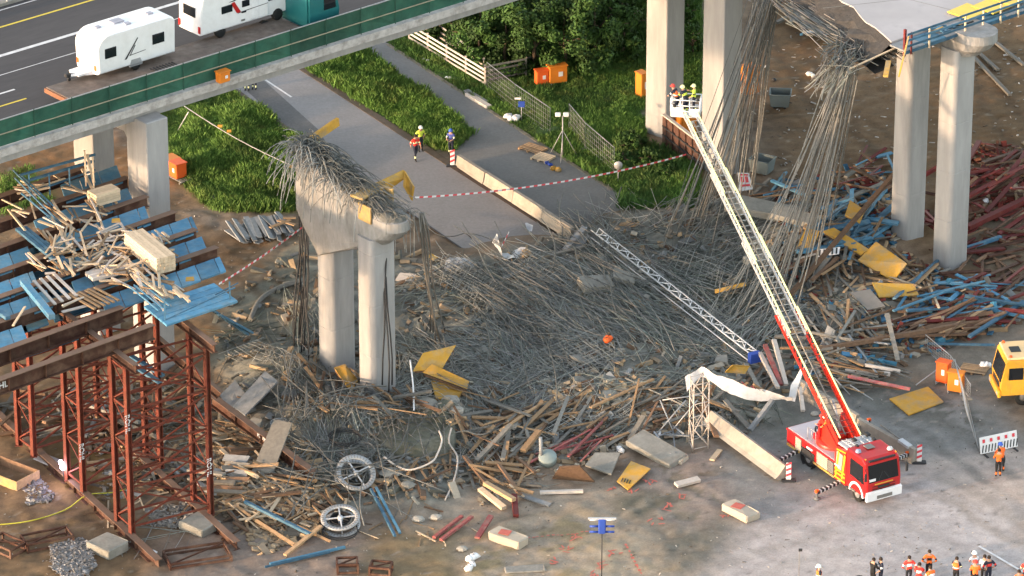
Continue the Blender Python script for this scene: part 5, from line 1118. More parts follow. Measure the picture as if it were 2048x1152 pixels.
heap((1160, 890), 70, 20, -32, 10, 10, 110, .13, ['pink', 'pink', 'redst'], 'crushed pinkish-red steel strut left of the broken slab', name='steel_strut', cat='steel strut')
heap((1340, 880), 40, 25, 20, 50, 8, 70, .1, ['steelg', 'greyst'], 'bent scaffold tube near the lattice frame', name='scaffold_tube', cat='scaffold tube')
heap((250, 820), 150, 60, -15, 35, 40, 90, .18, ['woodd', 'woodg', 'wood', 'beam'], 'brown plank in the clutter on the ground between the tower rows')
heap((330, 950), 80, 40, -10, 40, 24, 80, .16, ['woodd', 'wood', 'woodg'], 'plank on the ground beneath the nearest tower', lift=.3)
heap((60, 800), 80, 40, -15, 30, 16, 90, .2, ['woodd', 'woodg', 'bluep'], 'board on the ground at the left edge behind the towers')
heap((1640, 500), 80, 50, -50, 30, 34, 100, .22, W2 + ['wood', 'bluep'], 'heavy plank behind the right curtain of tendons', lift=1.0)
heap((1690, 480), 50, 40, -40, 25, 14, 120, .28, ['blue', 'bluep'], 'broad blue waler by the bent yellow panels', name='steel_waler', cat='steel beam', lift=1.2)
heap((1600, 400), 70, 30, -30, 30, 20, 100, .18, ['woodd', 'wood', 'bluep'], 'plank at the back edge of the right-hand wreckage', lift=.8)
heap((1830, 560), 60, 35, 10, 45, 24, 90, .16, W1, 'plank at the foot of the standing pier')
heap((780, 800), 90, 30, 20, 35, 20, 100, .16, ['wood', 'woodd', 'yel'], 'splintered plank between the pier foot and the concrete mound', lift=1.0)
heap((1080, 820), 110, 40, -35, 35, 34, 90, .16, W2 + ['wood'], 'plank on the dusty slope right of the yellow panels')
heap((600, 1000), 110, 45, 20, 40, 60, 80, .13, W1, 'splintered plank around the two cable reels', lift=.4)
heap((480, 1010), 60, 30, 10, 30, 30, 80, .13, W1, 'splintered plank right of the ground beam tip', lift=.3)
heap((850, 940), 100, 35, 30, 60, 30, 70, .12, W2, 'grey splinter below the hardened concrete mound', lift=.4)
heap((1980, 460), 80, 50, -20, 22, 26, 120, .22, ['redst', 'redst', 'beam', 'woodd'], 'rusty beam in the spread right of the near standing shaft', name='steel_beam', cat='steel beam', lift=.5)
heap((1960, 560), 90, 25, -22, 22, 20, 120, .2, ['redst', 'beam', 'bluep'], 'dark red beam between the standing pier and the right-hand heap', name='steel_beam', cat='steel beam', lift=.6)
heap((1740, 330), 50, 25, 20, 50, 14, 90, .18, ['woodd', 'bluep', 'redst'], 'twisted piece behind the far standing shaft', name='steel_piece', cat='steel piece', lift=.6)
# explicit pieces: from, to (picture), lifts, width, height
for (a, b, la, lb_, w, h, m, nm, ct, lab) in [
    ((790, 975 - 45), (1, 1), 0, 0, .1, .1, 'wood', None, None, None),
    ((742, 978), (790, 1072), .4, .1, .14, .12, 'blue', 'blue_rail', 'steel rail', 'left one of two parallel blue rails right of the cable reels'),
    ((752, 975), (800, 1066), .4, .1, .14, .12, 'bluep', 'blue_rail', 'steel rail', 'right one of two parallel blue rails right of the cable reels'),
    ((540, 1128), (690, 1094), .1, .1, .16, .12, 'bluep', 'blue_rail', 'steel rail', 'turquoise rail on the earth below the lower cable reel, nearer the viewer'),
    ((530, 1134), (660, 1104), .12, .12, .1, .1, 'blue', 'blue_rail', 'steel rail', 'thin blue rail next to the turquoise one on the earth'),
    ((490, 1003), (620, 1068), .5, .4, .2, .15, 'blue', 'blue_rail', 'steel rail', 'dark blue rail among the planks left of the lower reel'),
    ((570, 1110), (642, 1052), .1, .5, .22, .12, 'wood', 'plank', 'plank', 'orange plank leaning up to the rim of the lower cable reel'),
    ((868, 1075), (924, 1032), .1, .3, .22, .14, 'pink', 'steel_strut', 'steel strut', 'left one of two parallel pink struts near the concrete block'),
    ((882, 1080), (944, 1033), .1, .3, .22, .14, 'pink', 'steel_strut', 'steel strut', 'right one of two parallel pink struts near the concrete block'),
    ((954, 1076), (982, 1032), .1, .3, .3, .14, 'pink', 'steel_strut', 'steel strut', 'short wide pink strut beside the concrete block'),
    ((1028, 990), (1032, 1032), .3, .1, .3, .2, 'redst', 'steel_strut', 'steel strut', 'upright red strut piece below the planks'),
    ((1080, 985), (1166, 982), .1, .1, .22, .16, 'woodw', 'plank', 'plank', 'pale beam lying flat in front of the muddy sheet'),
    ((970, 966), (1028, 1000), .7, .5, .32, .2, 'wood', 'plank', 'plank', 'short thick timber, upper of the two at the tip of the wreckage'),
    ((960, 978), (1008, 1016), .3, .1, .32, .2, 'woodp', 'plank', 'plank', 'short thick timber, lower of the two at the tip of the wreckage'),
    ((1046, 902), (1078, 862), .5, .9, .36, .2, 'wood', 'plank', 'plank', 'thick timber tilted up in the slope above the round tank'),
    ((953, 922), (1022, 850), .3, 1.1, .26, .2, 'woodg', 'plank', 'plank', 'long grey timber rising from the slope left of the round tank'),
    ((1040, 990), (1100, 1010), .1, .1, .3, .08, 'greyst', 'plank', 'plank', 'slate grey board lying on bare ground at the tip of the wreckage'),
    ((2, 466), (2, 466), 0, 0, .1, .1, 'wood', None, None, None),
    ((1580, 590), (1795, 340), .9, 2.6, .26, .2, 'woodd', 'squared_timber', 'timber', 'long brown beam leaning up past the blue walers to the standing pier'),
    ((1630, 700), (1980, 640), .8, .3, .3, .25, 'woodd', 'squared_timber', 'timber', 'long brown beam at the near edge of the right-hand heap'),
    ((1852, 687), (1990, 690), .1, .3, .14, .12, 'blue', 'blue_rail', 'steel rail', 'blue rail lying on the yard left of the yellow lorry cab'),
    ((1930, 592), (2060, 612), .6, .5, .2, .16, 'blue', 'blue_rail', 'steel rail', 'blue rail on the right-hand heap, upper of the two by the picture edge'),
    ((1940, 610), (2060, 636), .4, .4, .2, .16, 'bluep', 'blue_rail', 'steel rail', 'blue rail on the right-hand heap, lower of the two by the picture edge'),
    ((1934, 496), (2002, 474), .2, .3, .24, .2, 'blue', 'blue_rail', 'steel rail', 'short blue beam lying beside the right shaft of the standing pier'),
    ((1778, 650), (1794, 560 + 160), .8, .3, .2, .16, 'wood', 'plank', 'plank', 'upright plank standing in the right-hand heap'),
    ((1774, 628), (1796, 722), 1.6, .3, .26, .18, 'woodg', 'plank', 'plank', 'tall grey plank standing on end in the right-hand heap'),
    ((1530, 690), (1562, 770), 1.6, .6, .26, .16, 'pink', 'plank', 'plank', 'left one of three pinkish posts sticking up behind the white sheet'),
    ((1548, 680), (1572, 770), 1.8, .6, .26, .16, 'woodw', 'plank', 'plank', 'middle one of three pinkish posts sticking up behind the white sheet'),
    ((1520, 706), (1556, 776), 1.2, .6, .22, .16, 'woodw', 'plank', 'plank', 'right one of three pale posts sticking up behind the white sheet'),
    ((1440, 900), (1424, 920), .05, .05, .3, .1, 'woodp', 'plank', 'plank', 'short pale board lying alone beside the tumbled barrier'),
    ((1352, 970), (1398, 958), .08, .08, .42, .16, 'woodw', 'plank', 'plank', 'short whitish board alone on the stained ground'),
    ((1260, 880), (1288, 832), .3, 1.2, .3, .2, 'woodg', 'plank', 'plank', 'grey timber rising behind the broken slab'),
    ((1500, 860), (1545, 800), .3, 1.5, .26, .2, 'greyst', 'plank', 'plank', 'grey board propped under the white sheet'),
    ((1450, 800), (1500, 860), .9, .1, .3, .1, 'woodg', 'plank', 'plank', 'grey board sloping from the white sheet to the ground'),
    ((1600, 775), (1606, 822), .8, .1, .22, .16, 'woodw', 'plank', 'plank', 'upright pale batten leaning on the barrier behind the fire engine'),
    ((1850, 350), (1930, 300), .8, 1.6, .22, .2, 'redst', 'steel_beam', 'steel beam', 'red beam sticking up between the shafts of the standing pier'),
    ((1935, 395), (2060, 330), .5, .8, .34, .3, 'redst', 'steel_beam', 'steel beam', 'thick rusty red beam lying against the right shaft of the standing pier'),
    ((1935, 455), (2060, 395), .3, .5, .4, .3, 'redst', 'steel_beam', 'steel beam', 'lowest thick rusty red beam right of the standing pier'),
    ((1940, 400), (2010, 442), .1, .1, .2, .1, 'pink', 'plank', 'plank', 'pinkish plank lying on the yard right of the standing pier'),
    ((1430, 583), (1492, 568), .5, .7, .34, .1, 'yel', 'yellow_board', 'form board', 'narrow yellow board lying on the dark slurry left of the ladder'),
    ((1690, 740), (1780, 748), .4, .2, .24, .2, 'woodw', 'plank', 'plank', 'pale timber with a cut end at the edge of the heap, upper'),
    ((1730, 730), (1800, 742), .5, .3, .2, .16, 'woodw', 'plank', 'plank', 'pale timber with a cut end at the edge of the heap, lower'),
    ((1170, 455), (1130, 500), .9, .3, .34, .2, 'greyst', 'plank', 'plank', 'grey beam lying across the end of the road barrier'),
    ((1100, 510), (1180, 490), .3, .6, .16, .1, 'woodg', 'plank', 'plank', 'grey batten near the end of the road barrier'),
    ((1005, 558), (1070, 532), .2, .3, .2, .1, 'greyst', 'plank', 'plank', 'greenish grey plank alone on the wet slurry'),
    ((1240, 448), (1270, 450), .5, .5, .36, .08, 'wood', 'plank', 'plank', 'short tan board at the back of the tangle')]:
    if not nm: continue
    A = S(*a, la + h * .5); B = S(*b, lb_ + h * .5); mb = MB(); mb.bar(A, B, w, h, roll=RN.uniform(-.2, .2)); single(nm, mb, m, lab, ct, origin=(A + B) / 2)

flush_planks(255)
# smaller litter nobody could count
def chips(name, n, poly, smin, smax, cols, label, cat, seed, lift=.02):
    rs = np.random.RandomState(seed); a = np.array(poly, float); lo = a.min(0); hi = a.max(0); px = rs.uniform(lo[0], hi[0], n * 3); py = rs.uniform(lo[1], hi[1], n * 3)
    m = inpoly(px, py, poly); px = px[m][:n]; py = py[m][:n]; n = len(px); x, y, z = Sn(px, py, lift); z = z + rs.uniform(0, .12, n) * (Hn(x, y) > .1)
    s = rs.uniform(smin, smax, n)[:, None]; d = rs.normal(size=(n, 3)); d[:, 2] *= .25; d /= np.linalg.norm(d, axis=1, keepdims=True); e = np.cross(d, rs.normal(size=(n, 3)) * .3 + np.array((0, 0, 1))); e /= np.linalg.norm(e, axis=1, keepdims=True); g_ = np.cross(d, e)
    l = s * rs.uniform(.8, 3.2, (n, 1)); w = s * rs.uniform(.3, 1, (n, 1)); h = s * rs.uniform(.15, .7, (n, 1)); c = np.stack([x, y, z], -1)
    v = np.stack([c + d * l * i + e * w * j + g_ * h * k * (.8 if i * j > 0 else 1.0) for k in (-1, 1) for i, j in ((-1, -1), (1, -1), (1, 1), (-1, 1))], 1)
    fb = np.array([(3, 2, 1, 0), (4, 5, 6, 7), (0, 1, 5, 4), (1, 2, 6, 5), (2, 3, 7, 6), (3, 0, 4, 7)]); f = (np.arange(n)[:, None, None] * 8 + fb[None]).reshape(-1, 4)
    cc = np.array(cols)[rs.randint(0, len(cols), n)] * rs.uniform(.6, 1.3, n)[:, None]
    o = bpy.data.objects.new(name, npmesh(name, v.reshape(-1, 3), f, np.repeat(cc, 8, 0), mt['vc'])); COL.objects.link(o); return tag(o, label, cat, kind='stuff')
WC = [(.36, .25, .15), (.26, .2, .14), (.18, .15, .12), (.14, .09, .06), (.2, .2, .2), (.3, .26, .21)]
chips('wreckage_litter', 2600, DEB, .05, .22, WC + [(.1, .1, .09), (.13, .13, .11)], 'crushed wood and concrete litter spread over the wreckage', 'litter', 1, .05)
chips('timber_litter', 900, [(430, 820), (640, 900), (660, 1060), (520, 1110), (420, 1000)], .06, .22, WC[:3] + WC[:2], 'splintered timber litter left of the cable reels', 'litter', 2, .05)
chips('timber_litter', 1300, [(1560, 360), (1780, 330), (1800, 500), (2050, 600), (2050, 640), (1800, 730), (1600, 760), (1540, 560)], .06, .24, WC + [(.05, .14, .24), (.06, .2, .3), (.2, .04, .03)], 'splintered timber and blue steel litter in the right-hand heap', 'litter', 3, .05)
chips('timber_litter', 700, [(120, 760), (420, 760), (430, 980), (200, 1000)], .05, .2, WC, 'splinters and crumbs under the shoring towers', 'litter', 14, .03)
chips('timber_litter', 500, [(1920, 290), (2060, 290), (2060, 440), (1930, 440)], .06, .24, [(.2, .04, .03), (.14, .06, .04), (.3, .22, .15)], 'red steel litter behind the standing pier', 'litter', 4, .05)
chips('timber_litter', 900, [(930, 860), (1100, 780), (1400, 740), (1420, 860), (1250, 900), (1090, 960), (960, 1010)], .05, .2, WC, 'splintered timber litter along the near ridge', 'litter', 5, .05)
chips('gravel', 1900, [(0, 380), (640, 380), (640, 700), (900, 1000), (1500, 880), (2060, 700), (2060, 1200), (0, 1200)], .015, .042, [(.26, .23, .2), (.2, .17, .14), (.1, .08, .06), (.4, .36, .32)], 'stones and crumbs strewn over the building yard', 'gravel', 6, .0)
chips('gravel', 700, [(1500, 0), (2060, 0), (2060, 420), (1500, 360)], .03, .09, [(.3, .26, .22), (.2, .17, .14), (.1, .08, .06), (.45, .42, .4)], 'stones strewn over the bare earth behind the standing pier', 'gravel', 7, .0)
chips('rubble', 1500, [(100, 1090), (165, 1075), (195, 1130), (150, 1165), (105, 1140)], .03, .075, [(.24, .23, .235), (.19, .18, .18), (.14, .13, .125)], 'pale rubble heap at the lower left edge', 'rubble', 8, .2)
chips('rubble', 160, [(600 - 560, 960), (80, 955), (110, 1000), (60, 1010)], .06, .13, [(.24, .23, .235), (.16, .15, .15)], 'small pale rubble scatter behind the long ground beam', 'rubble', 9, .05)
chips('rubble', 200, [(290, 1020), (400, 1000), (380, 1060), (300, 1050)], .06, .13, [(.24, .23, .22), (.16, .15, .14)], 'rubble between the two ground beams', 'rubble', 10, .05)

# ============================================================ PEOPLE
def skin_body(joints, edges, root):
    me = bpy.data.meshes.new('tmp'); me.from_pydata([j[0] for j in joints], edges, []); o = bpy.data.objects.new('tmp', me); COL.objects.link(o)
    m = o.modifiers.new('s', 'SKIN'); m.use_smooth_shade = True; sk = me.skin_vertices[0].data
    for i, j in enumerate(joints): sk[i].radius = (j[1], j[1] * (j[2] if len(j) > 2 else 1)); sk[i].use_root = (i == root)
    s = o.modifiers.new('ss', 'SUBSURF'); s.levels = 1
    dg = bpy.context.evaluated_depsgraph_get(); r = bpy.data.meshes.new_from_object(o.evaluated_get(dg)); bpy.data.objects.remove(o); bpy.data.meshes.remove(me); return r
def pose_joints(pose):
    # x right, y forward, z up
    hipz = .93; lean = 0; hip = (0, 0, .93); k = [(.10, .03, .50), (-.10, .03, .50)]; f = [(.12, 0, .09), (-.12, 0, .09)]; el = [(.27, -.02, 1.14), (-.27, -.02, 1.14)]; wr = [(.27, .10, .90), (-.27, .10, .90)]
    ch = (0, 0, 1.38)
    if pose == 'walk': k = [(.10, .16, .52), (-.10, -.04, .50)]; f = [(.11, .20, .10), (-.11, -.32, .14)]; el = [(.27, -.14, 1.16), (-.27, .10, 1.14)]; wr = [(.25, -.12, .92), (-.24, .28, 1.0)]
    if pose == 'akimbo': el = [(.40, -.08, 1.16), (-.40, -.08, 1.16)]; wr = [(.22, .03, 1.0), (-.22, .03, 1.0)]
    if pose == 'arms_front': el = [(.26, .10, 1.16), (-.26, .10, 1.16)]; wr = [(.14, .30, 1.14), (-.14, .30, 1.12)]
    if pose == 'reach': el = [(.27, .14, 1.22), (-.27, .05, 1.15)]; wr = [(.25, .42, 1.28), (-.24, .25, 1.02)]
    if pose == 'crouch': hip = (0, -.12, .55); ch = (0, .10, .96); k = [(.14, .26, .50), (-.14, .26, .50)]; f = [(.13, 0, .09), (-.13, 0, .09)]; el = [(.28, .22, .78), (-.28, .22, .78)]; wr = [(.20, .42, .66), (-.20, .42, .66)]
    if pose == 'lean': hip = (0, -.06, .92); ch = (0, .18, 1.32); el = [(.27, .32, 1.12), (-.27, .32, 1.12)]; wr = [(.2, .50, 1.0), (-.2, .50, 1.0)]
    if pose == 'sit': hip = (0, 0, .5); ch = (0, .04, .98); k = [(.13, .44, .52), (-.13, .44, .52)]; f = [(.13, .46, .09), (-.13, .46, .09)]; el = [(.26, .12, .78), (-.26, .12, .78)]; wr = [(.2, .36, .74), (-.2, .36, .74)]
    return hip, ch, k, f, el, wr
BODY = {}
def body_mesh(pose):
    if pose in BODY: return BODY[pose]
    hip, ch, k, f, el, wr = pose_joints(pose); hip = Vector(hip); ch = Vector(ch); d = (ch - hip).normalized()
    nk = ch + d * .12 + Vector((0, .01, .02)); hd = nk + Vector((0, .03, .12)); tp = hd + Vector((0, 0, .10))
    J = [(hip, .16, .75), (hip.lerp(ch, .5), .145, .75), (ch, .175, .66), (nk, .06), (hd, .085, 1.1), (tp, .07)]; E = [(0, 1), (1, 2), (2, 3), (3, 4), (4, 5)]; lab = ['t', 't', 't', 'h', 'h', 'h']
    for s in (0, 1):
        sg = 1 if s == 0 else -1; sh = ch + Vector((sg * .19, 0, .03)); b = len(J)
        w = Vector(wr[s]); e = Vector(el[s]); fd = (w - e).normalized()
        J += [(sh, .085), (e, .058), (w, .042), (w + fd * .07, .045, .6)]; E += [(2, b), (b, b + 1), (b + 1, b + 2), (b + 2, b + 3)]; lab += ['a', 'a', 'g', 'g']
        b = len(J); hp = hip + Vector((sg * .10, 0, -.03)); kk = Vector(k[s]); ff = Vector(f[s])
        J += [(hp, .105), (kk, .075), (ff, .055), (ff + Vector((0, .06, -.035)), .055, .7), (ff + Vector((0, .16, -.045)), .045, .7)]; E += [(0, b), (b, b + 1), (b + 1, b + 2), (b + 2, b + 3), (b + 3, b + 4)]; lab += ['l', 'l', 'b', 'b', 'b']
    me = skin_body(J, E, 0)
    # fingers and face features added to the same mesh
    mb = MB(); mb.v = [tuple(v.co) for v in me.vertices]; mb.f = [tuple(p.vertices) for p in me.polygons]; mb.sm = [True] * len(mb.f)
    pts = [Vector(j[0]) for j in J]; zs = []
    for p in me.polygons:
        c = p.center; best = None
        for (i, j) in E:
            a, b_ = pts[i], pts[j]; t = max(0, min(1, (c - a).dot(b_ - a) / max(1e-6, (b_ - a).length_squared))); q = (c - a - (b_ - a) * t).length
            if best is None or q < best[0]: best = (q, i, j, t)
        _, i, j, t = best; L = lab[j] if t > .35 else lab[i]
        if L == 'a' and lab[i] == 'a' and lab[j] == 'g' and t < .9: L = 'a'
        if L == 't' and lab[j] == 'l': L = 'l'
        m = {'t': 0, 'a': 0, 'l': 1, 'h': 2, 'g': 2, 'b': 3}[L]
        if lab[j] == 't' and i == 0 and t < .45: m = 1
        if lab[j] == 't' and i == 1 and .05 < t < .45: m = 4            # waist stripe
        if lab[i] == 'l' and lab[j] == 'b' and .45 < t < .8: m = 4       # shin stripe
        if lab[i] == 'a' and lab[j] == 'a' and .5 < t < .85: m = 4
        if lab[i] == 'h' and lab[j] == 't': m = 0
        mb.m.append(m)
    for s in (0, 1):
        w = Vector(wr[s]); e = Vector(el[s]); fd = (w - e).normalized(); sd = fd.cross(Vector((0, 0, 1)) if abs(fd.z) < .9 else Vector((0, 1, 0))).normalized(); n = sd.cross(fd)
        for q in range(4): a = w + fd * .09 + sd * (.026 * (q - 1.5)); mb.tube([a, a + fd * (.035 + .006 * (q in (1, 2))) - n * .008, a + fd * .06 - n * .028], [.010, .009, .007], 5, mi=2)
        a = w + fd * .03 + sd * .035 * (1 if s else -1); mb.tube([a, a + fd * .03 + sd * .02 * (1 if s else -1), a + fd * .055 + sd * .015 * (1 if s else -1)], [.012, .011, .008], 5, mi=2)
    mb.lathe(hd + Vector((0, .10, -.01)), [(0, -.02), (.014, -.015), (.012, .02), (0, .03)], 6, mi=2)
    for x in (-.033, .033): mb.lathe(hd + Vector((x, .088, .025)), [(0, -.01), (.012, 0), (0, .01)], 6, mi=3)
    for x in (-.088, .088): mb.lathe(hd + Vector((x, -.005, 0)), [(0, -.03), (.016, 0), (0, .03)], 6, mi=2)
    mb.box(hd + Vector((0, .093, -.045)), (.045, .012, .008), mi=5)
    BODY[pose] = (mb, hd, (ch, hip)); return BODY[pose]
for nm_, c_ in (('navy', (.018, .022, .04)), ('black_cloth', (.014, .014, .016)), ('skin', (.42, .25, .18)), ('boot', (.02, .018, .016)), ('stripe', (.72, .75, .45)), ('lip', (.3, .10, .09)), ('orange_vest', (.85, .16, .03)), ('red_jacket', (.72, .045, .035)),
                ('white_shirt', (.62, .64, .70)), ('hair_dark', (.03, .02, .015)), ('helmet_white', (.85, .84, .80)), ('helmet_yellow', (.75, .76, .35)), ('helmet_red', (.6, .06, .05)), ('helmet_blue', (.05, .12, .5)), ('trouser_dark', (.03, .03, .035)), ('white_stripe', (.8, .8, .8)), ('grey_cloth', (.16, .16, .18)), ('blue_cloth', (.06, .08, .28))):
    mt[nm_] = M(nm_, c_, .8, 0, .08, 8)
def person(px, py, pose, face, jacket, trousers, stripe, head, label, z=0, group=None, vest=None, scale=1.0, loc=None):
    """px,py: feet; face: heading in degrees in the world (0 = right, 90 = away from the viewer, 270 = towards the viewer)"""
    mb, hd, (ch, hip) = body_mesh(pose); b = Vector(loc) if loc is not None else (S(px, py) if z == 0 else P(px, py, z))
    t = thing('person', label, 'person', b, rad(face - 90), group); t.scale = (scale,) * 3
    m2 = MB(); m2.v, m2.f, m2.m, m2.sm = list(mb.v), list(mb.f), list(mb.m), list(mb.sm)
    part('body', m2, [jacket, trousers, 'skin', 'boot', stripe, 'lip'], t)
    if head and head.startswith('helmet'):
        h = MB(); h.lathe(hd + Vector((0, 0, .045)), [(.155, -.03), (.145, -.02), (.13, .03), (.105, .085), (.06, .12), (0, .13)], 14); h.box(hd + Vector((0, .15, .02)), (.16, .07, .012)); part('helmet', h, head, t)
    elif head:
        h = MB(); h.lathe(hd + Vector((0, -.012, .03)), [(.098, -.06), (.104, 0), (.095, .05), (.06, .09), (0, .10)], 12); part('hair', h, head, t)
    if vest:
        v = MB(); d = (ch - hip); rings = []
        for (u, rx, ry) in ((.28, .185, .15), (.6, .18, .145), (.95, .205, .15), (1.12, .16, .11)):
            c = hip + d * u; rings.append([(c.x + rx * math.cos(a_ * math.pi / 6), c.y + ry * math.sin(a_ * math.pi / 6), c.z) for a_ in range(12)])
        loft(v, rings[:3] + [rings[3]], 0, True); vo = part('vest', v, vest, t)
        v = MB(); c = hip + d * .5; v.lathe(c, [(.19, -.03), (.195, 0), (.19, .03)], 12); v.v = [(x, y * .82 + c.y * .18, z_) for x, y, z_ in v.v]; st = part('reflective_band', v, 'white_stripe', vo); st.parent = vo
    return t
person(841, 303, 'akimbo', 300, 'hiy', 'navy', 'navy', 'helmet_white', 'firefighter with white helmet and bright yellow jacket standing on the road edge')
person(831, 320, 'walk', 300, 'red_jacket', 'navy', 'stripe', 'hair_dark', 'person in red jacket and dark trousers striding beside the yellow-jacketed firefighter')
person(902, 309, 'arms_front', 250, 'blue_cloth', 'navy', 'stripe', 'helmet_blue', 'dark-clad firefighter standing next to the red and white beacon on the grass tip', vest=None)
person(494, 181, 'arms_front', 270, 'navy', 'navy', 'stripe', 'helmet_yellow', 'firefighter on the road under the bridge, left of two, head hidden by the deck')
person(509, 179, 'akimbo', 250, 'navy', 'navy', 'stripe', 'helmet_yellow', 'firefighter on the road under the bridge, right of two, head hidden by the deck')
person(1996, 954, 'arms_front', 95, 'orange_vest', 'black_cloth', 'orange_vest', 'hair_dark', 'person in orange vest and black trousers seen from behind at the striped barrier board')
person(2003, 944, 'lean', 110, 'orange_vest', 'trouser_dark', 'orange_vest', 'helmet_blue', 'person with blue helmet and orange jacket leaning at the striped barrier board')
for (x, y, po, fa, j, tr, st, hdm, lb, ve) in [
    (1637, 1188, 'walk', 200, 'navy', 'navy', 'stripe', 'helmet_white', 'person with white helmet and orange vest at the bottom edge, by the thin pole', 'orange_vest'),
    (1745, 1174, 'arms_front', 40, 'black_cloth', 'black_cloth', 'black_cloth', 'hair_dark', 'person all in black, left of the pair in dark clothes at the bottom edge', None),
    (1761, 1173, 'reach', 190, 'navy', 'navy', 'white_stripe', 'hair_dark', 'person in dark uniform with pale bands on the shins, right of the dark pair', None),
    (1817, 1170, 'akimbo', 100, 'red_jacket', 'trouser_dark', 'white_stripe', 'hair_dark', 'person in red jacket with white bands and hands on hips at the bottom edge', None),
    (1837, 1172, 'crouch', 80, 'red_jacket', 'red_jacket', 'white_stripe', 'hair_dark', 'crouching person all in red between two standing people', None),
    (1857, 1158, 'akimbo', 90, 'orange_vest', 'black_cloth', 'black_cloth', 'hair_dark', 'tall person in orange top and black trousers behind the crouching person in red', None),
    (1863, 1178, 'crouch', 120, 'orange_vest', 'black_cloth', 'white_stripe', 'hair_dark', 'person in orange bending low in front of the tall one', None),
    (1911, 1172, 'arms_front', 60, 'navy', 'black_cloth', 'stripe', 'hair_dark', 'person in orange vest with yellow edge standing alone near the bottom right', 'orange_vest'),
    (1947, 1162, 'arms_front', 100, 'white_shirt', 'black_cloth', 'orange_vest', 'helmet_white', 'person with white helmet standing at the back of the group of three', None),
    (1949, 1180, 'arms_front', 90, 'orange_vest', 'black_cloth', 'orange_vest', 'helmet_red', 'person in orange jacket in front of the white helmet', None),
    (1967, 1168, 'arms_front', 80, 'white_shirt', 'black_cloth', 'white_shirt', 'hair_dark', 'person in white shirt with dark sleeves band, right part of the group of three', None),
    (1976, 1170, 'akimbo', 110, 'navy', 'navy', 'red_jacket', 'hair_dark', 'person in navy with red shoulders at the right of the group', None),
    (2036, 1198, 'arms_front', 100, 'orange_vest', 'navy', 'stripe', 'hair_dark', 'person in orange whose head just reaches into the bottom right corner', None),
    (2050, 1176, 'arms_front', 100, 'red_jacket', 'navy', 'stripe', 'hair_dark', 'person cut off by the right picture edge at the bottom', None)]:
    person(x, y, po, fa, j, tr, st, hdm, lb, vest=ve)
b = P(1718, 1195, 0); t = thing('umbrella', 'dark domed umbrella or shelter at the bottom edge between people', 'umbrella', b)
mb = MB(); mb.lathe((0, 0, .9), [(0, .4), (.22, .34), (.36, .2), (.42, 0)], 12); part('canopy', mb, 'dark', t)
mb = MB(); mb.tube([(0, 0, 0), (0, 0, 1.25)], .02, 6); part('shaft', mb, 'steelg', t)

# ============================================================ TURNTABLE LADDER FIRE ENGINE
A = P(1615, 933, 0); B_ = P(1713, 1003, 0); hdg = (B_ - A).normalized(); WB = (B_ - A).length; lft = Vector((-hdg.y, hdg.x, 0))
org = A + lft * 1.09; FE = thing('ladder_fire_engine', 'red turntable ladder fire engine with the ladder raised over the wreckage, outriggers out', 'fire engine', org, math.atan2(hdg.y, hdg.x))
print('WHEELBASE', WB)
k_ = WB / 4.8; RE = -2.1 * k_; DE = 2.65 * k_; CE = 3.75 * k_; FR = 5.78 * k_; HW = 1.13
def fe(name, mb, m, label=None, parent=None):
    o = part(name, mb, m, parent or FE, label); return o
mb = MB(); mb.box(((RE + FR) / 2, 0, .72), (FR - RE - .3, .9, .28)); fe('chassis', mb, 'dark')
mb = MB(); mb.box(((RE + DE) / 2, 0, 1.02), (DE - RE, 2 * HW - .1, .8)); fe('body', mb, 'red')
mb = MB(); mb.box(((RE + DE) / 2, 0, 1.46), (DE - RE + .05, 2 * HW + .04, .08), bev=.02); fe('deck_rim', mb, 'red')
mb = MB(); mb.box(((RE + DE) / 2, 0, 1.515), (DE - RE - .12, 2 * HW - .16, .03)); fe('deck_plate', mb, 'lilac')
def side(name, x0, x1, z0, z1, m, y=-HW, lab=None, th=.03, parent=None, slats=0):
    mb = MB(); mb.box(((x0 + x1) / 2, y + (th / 2 if y > 0 else -th / 2) * 0, (z0 + z1) / 2), (x1 - x0, th * 2, z1 - z0))
    if slats:
        for i in range(slats): mb.box(((x0 + x1) / 2, y - math.copysign(.0, y) + (th + .006) * (1 if y > 0 else -1), z0 + (i + .5) * (z1 - z0) / slats), (x1 - x0 - .03, .012, (z1 - z0) / slats * .7))
    return fe(name, mb, m, lab, parent)
for y in (-HW, HW):
    side('shutter', RE + .95 * k_, RE + 1.5 * k_, .66, 1.4, 'shut', y, slats=6)
    side('shutter', .95 * k_, 2.0 * k_, .66, 1.4, 'shut', y, slats=6); side('shutter', 2.02 * k_, 2.6 * k_, .68, 1.4, 'alud', y, slats=6)
    side('white_lettering_strip', -.05 * k_, .5 * k_, 1.18, 1.27, 'white', y, th=.035)
    side('step_rail', .6 * k_, 2.65 * k_, .5, .62, 'yel', y); side('step_rail', RE + .1, -.75 * k_, .5, .62, 'yel', y)
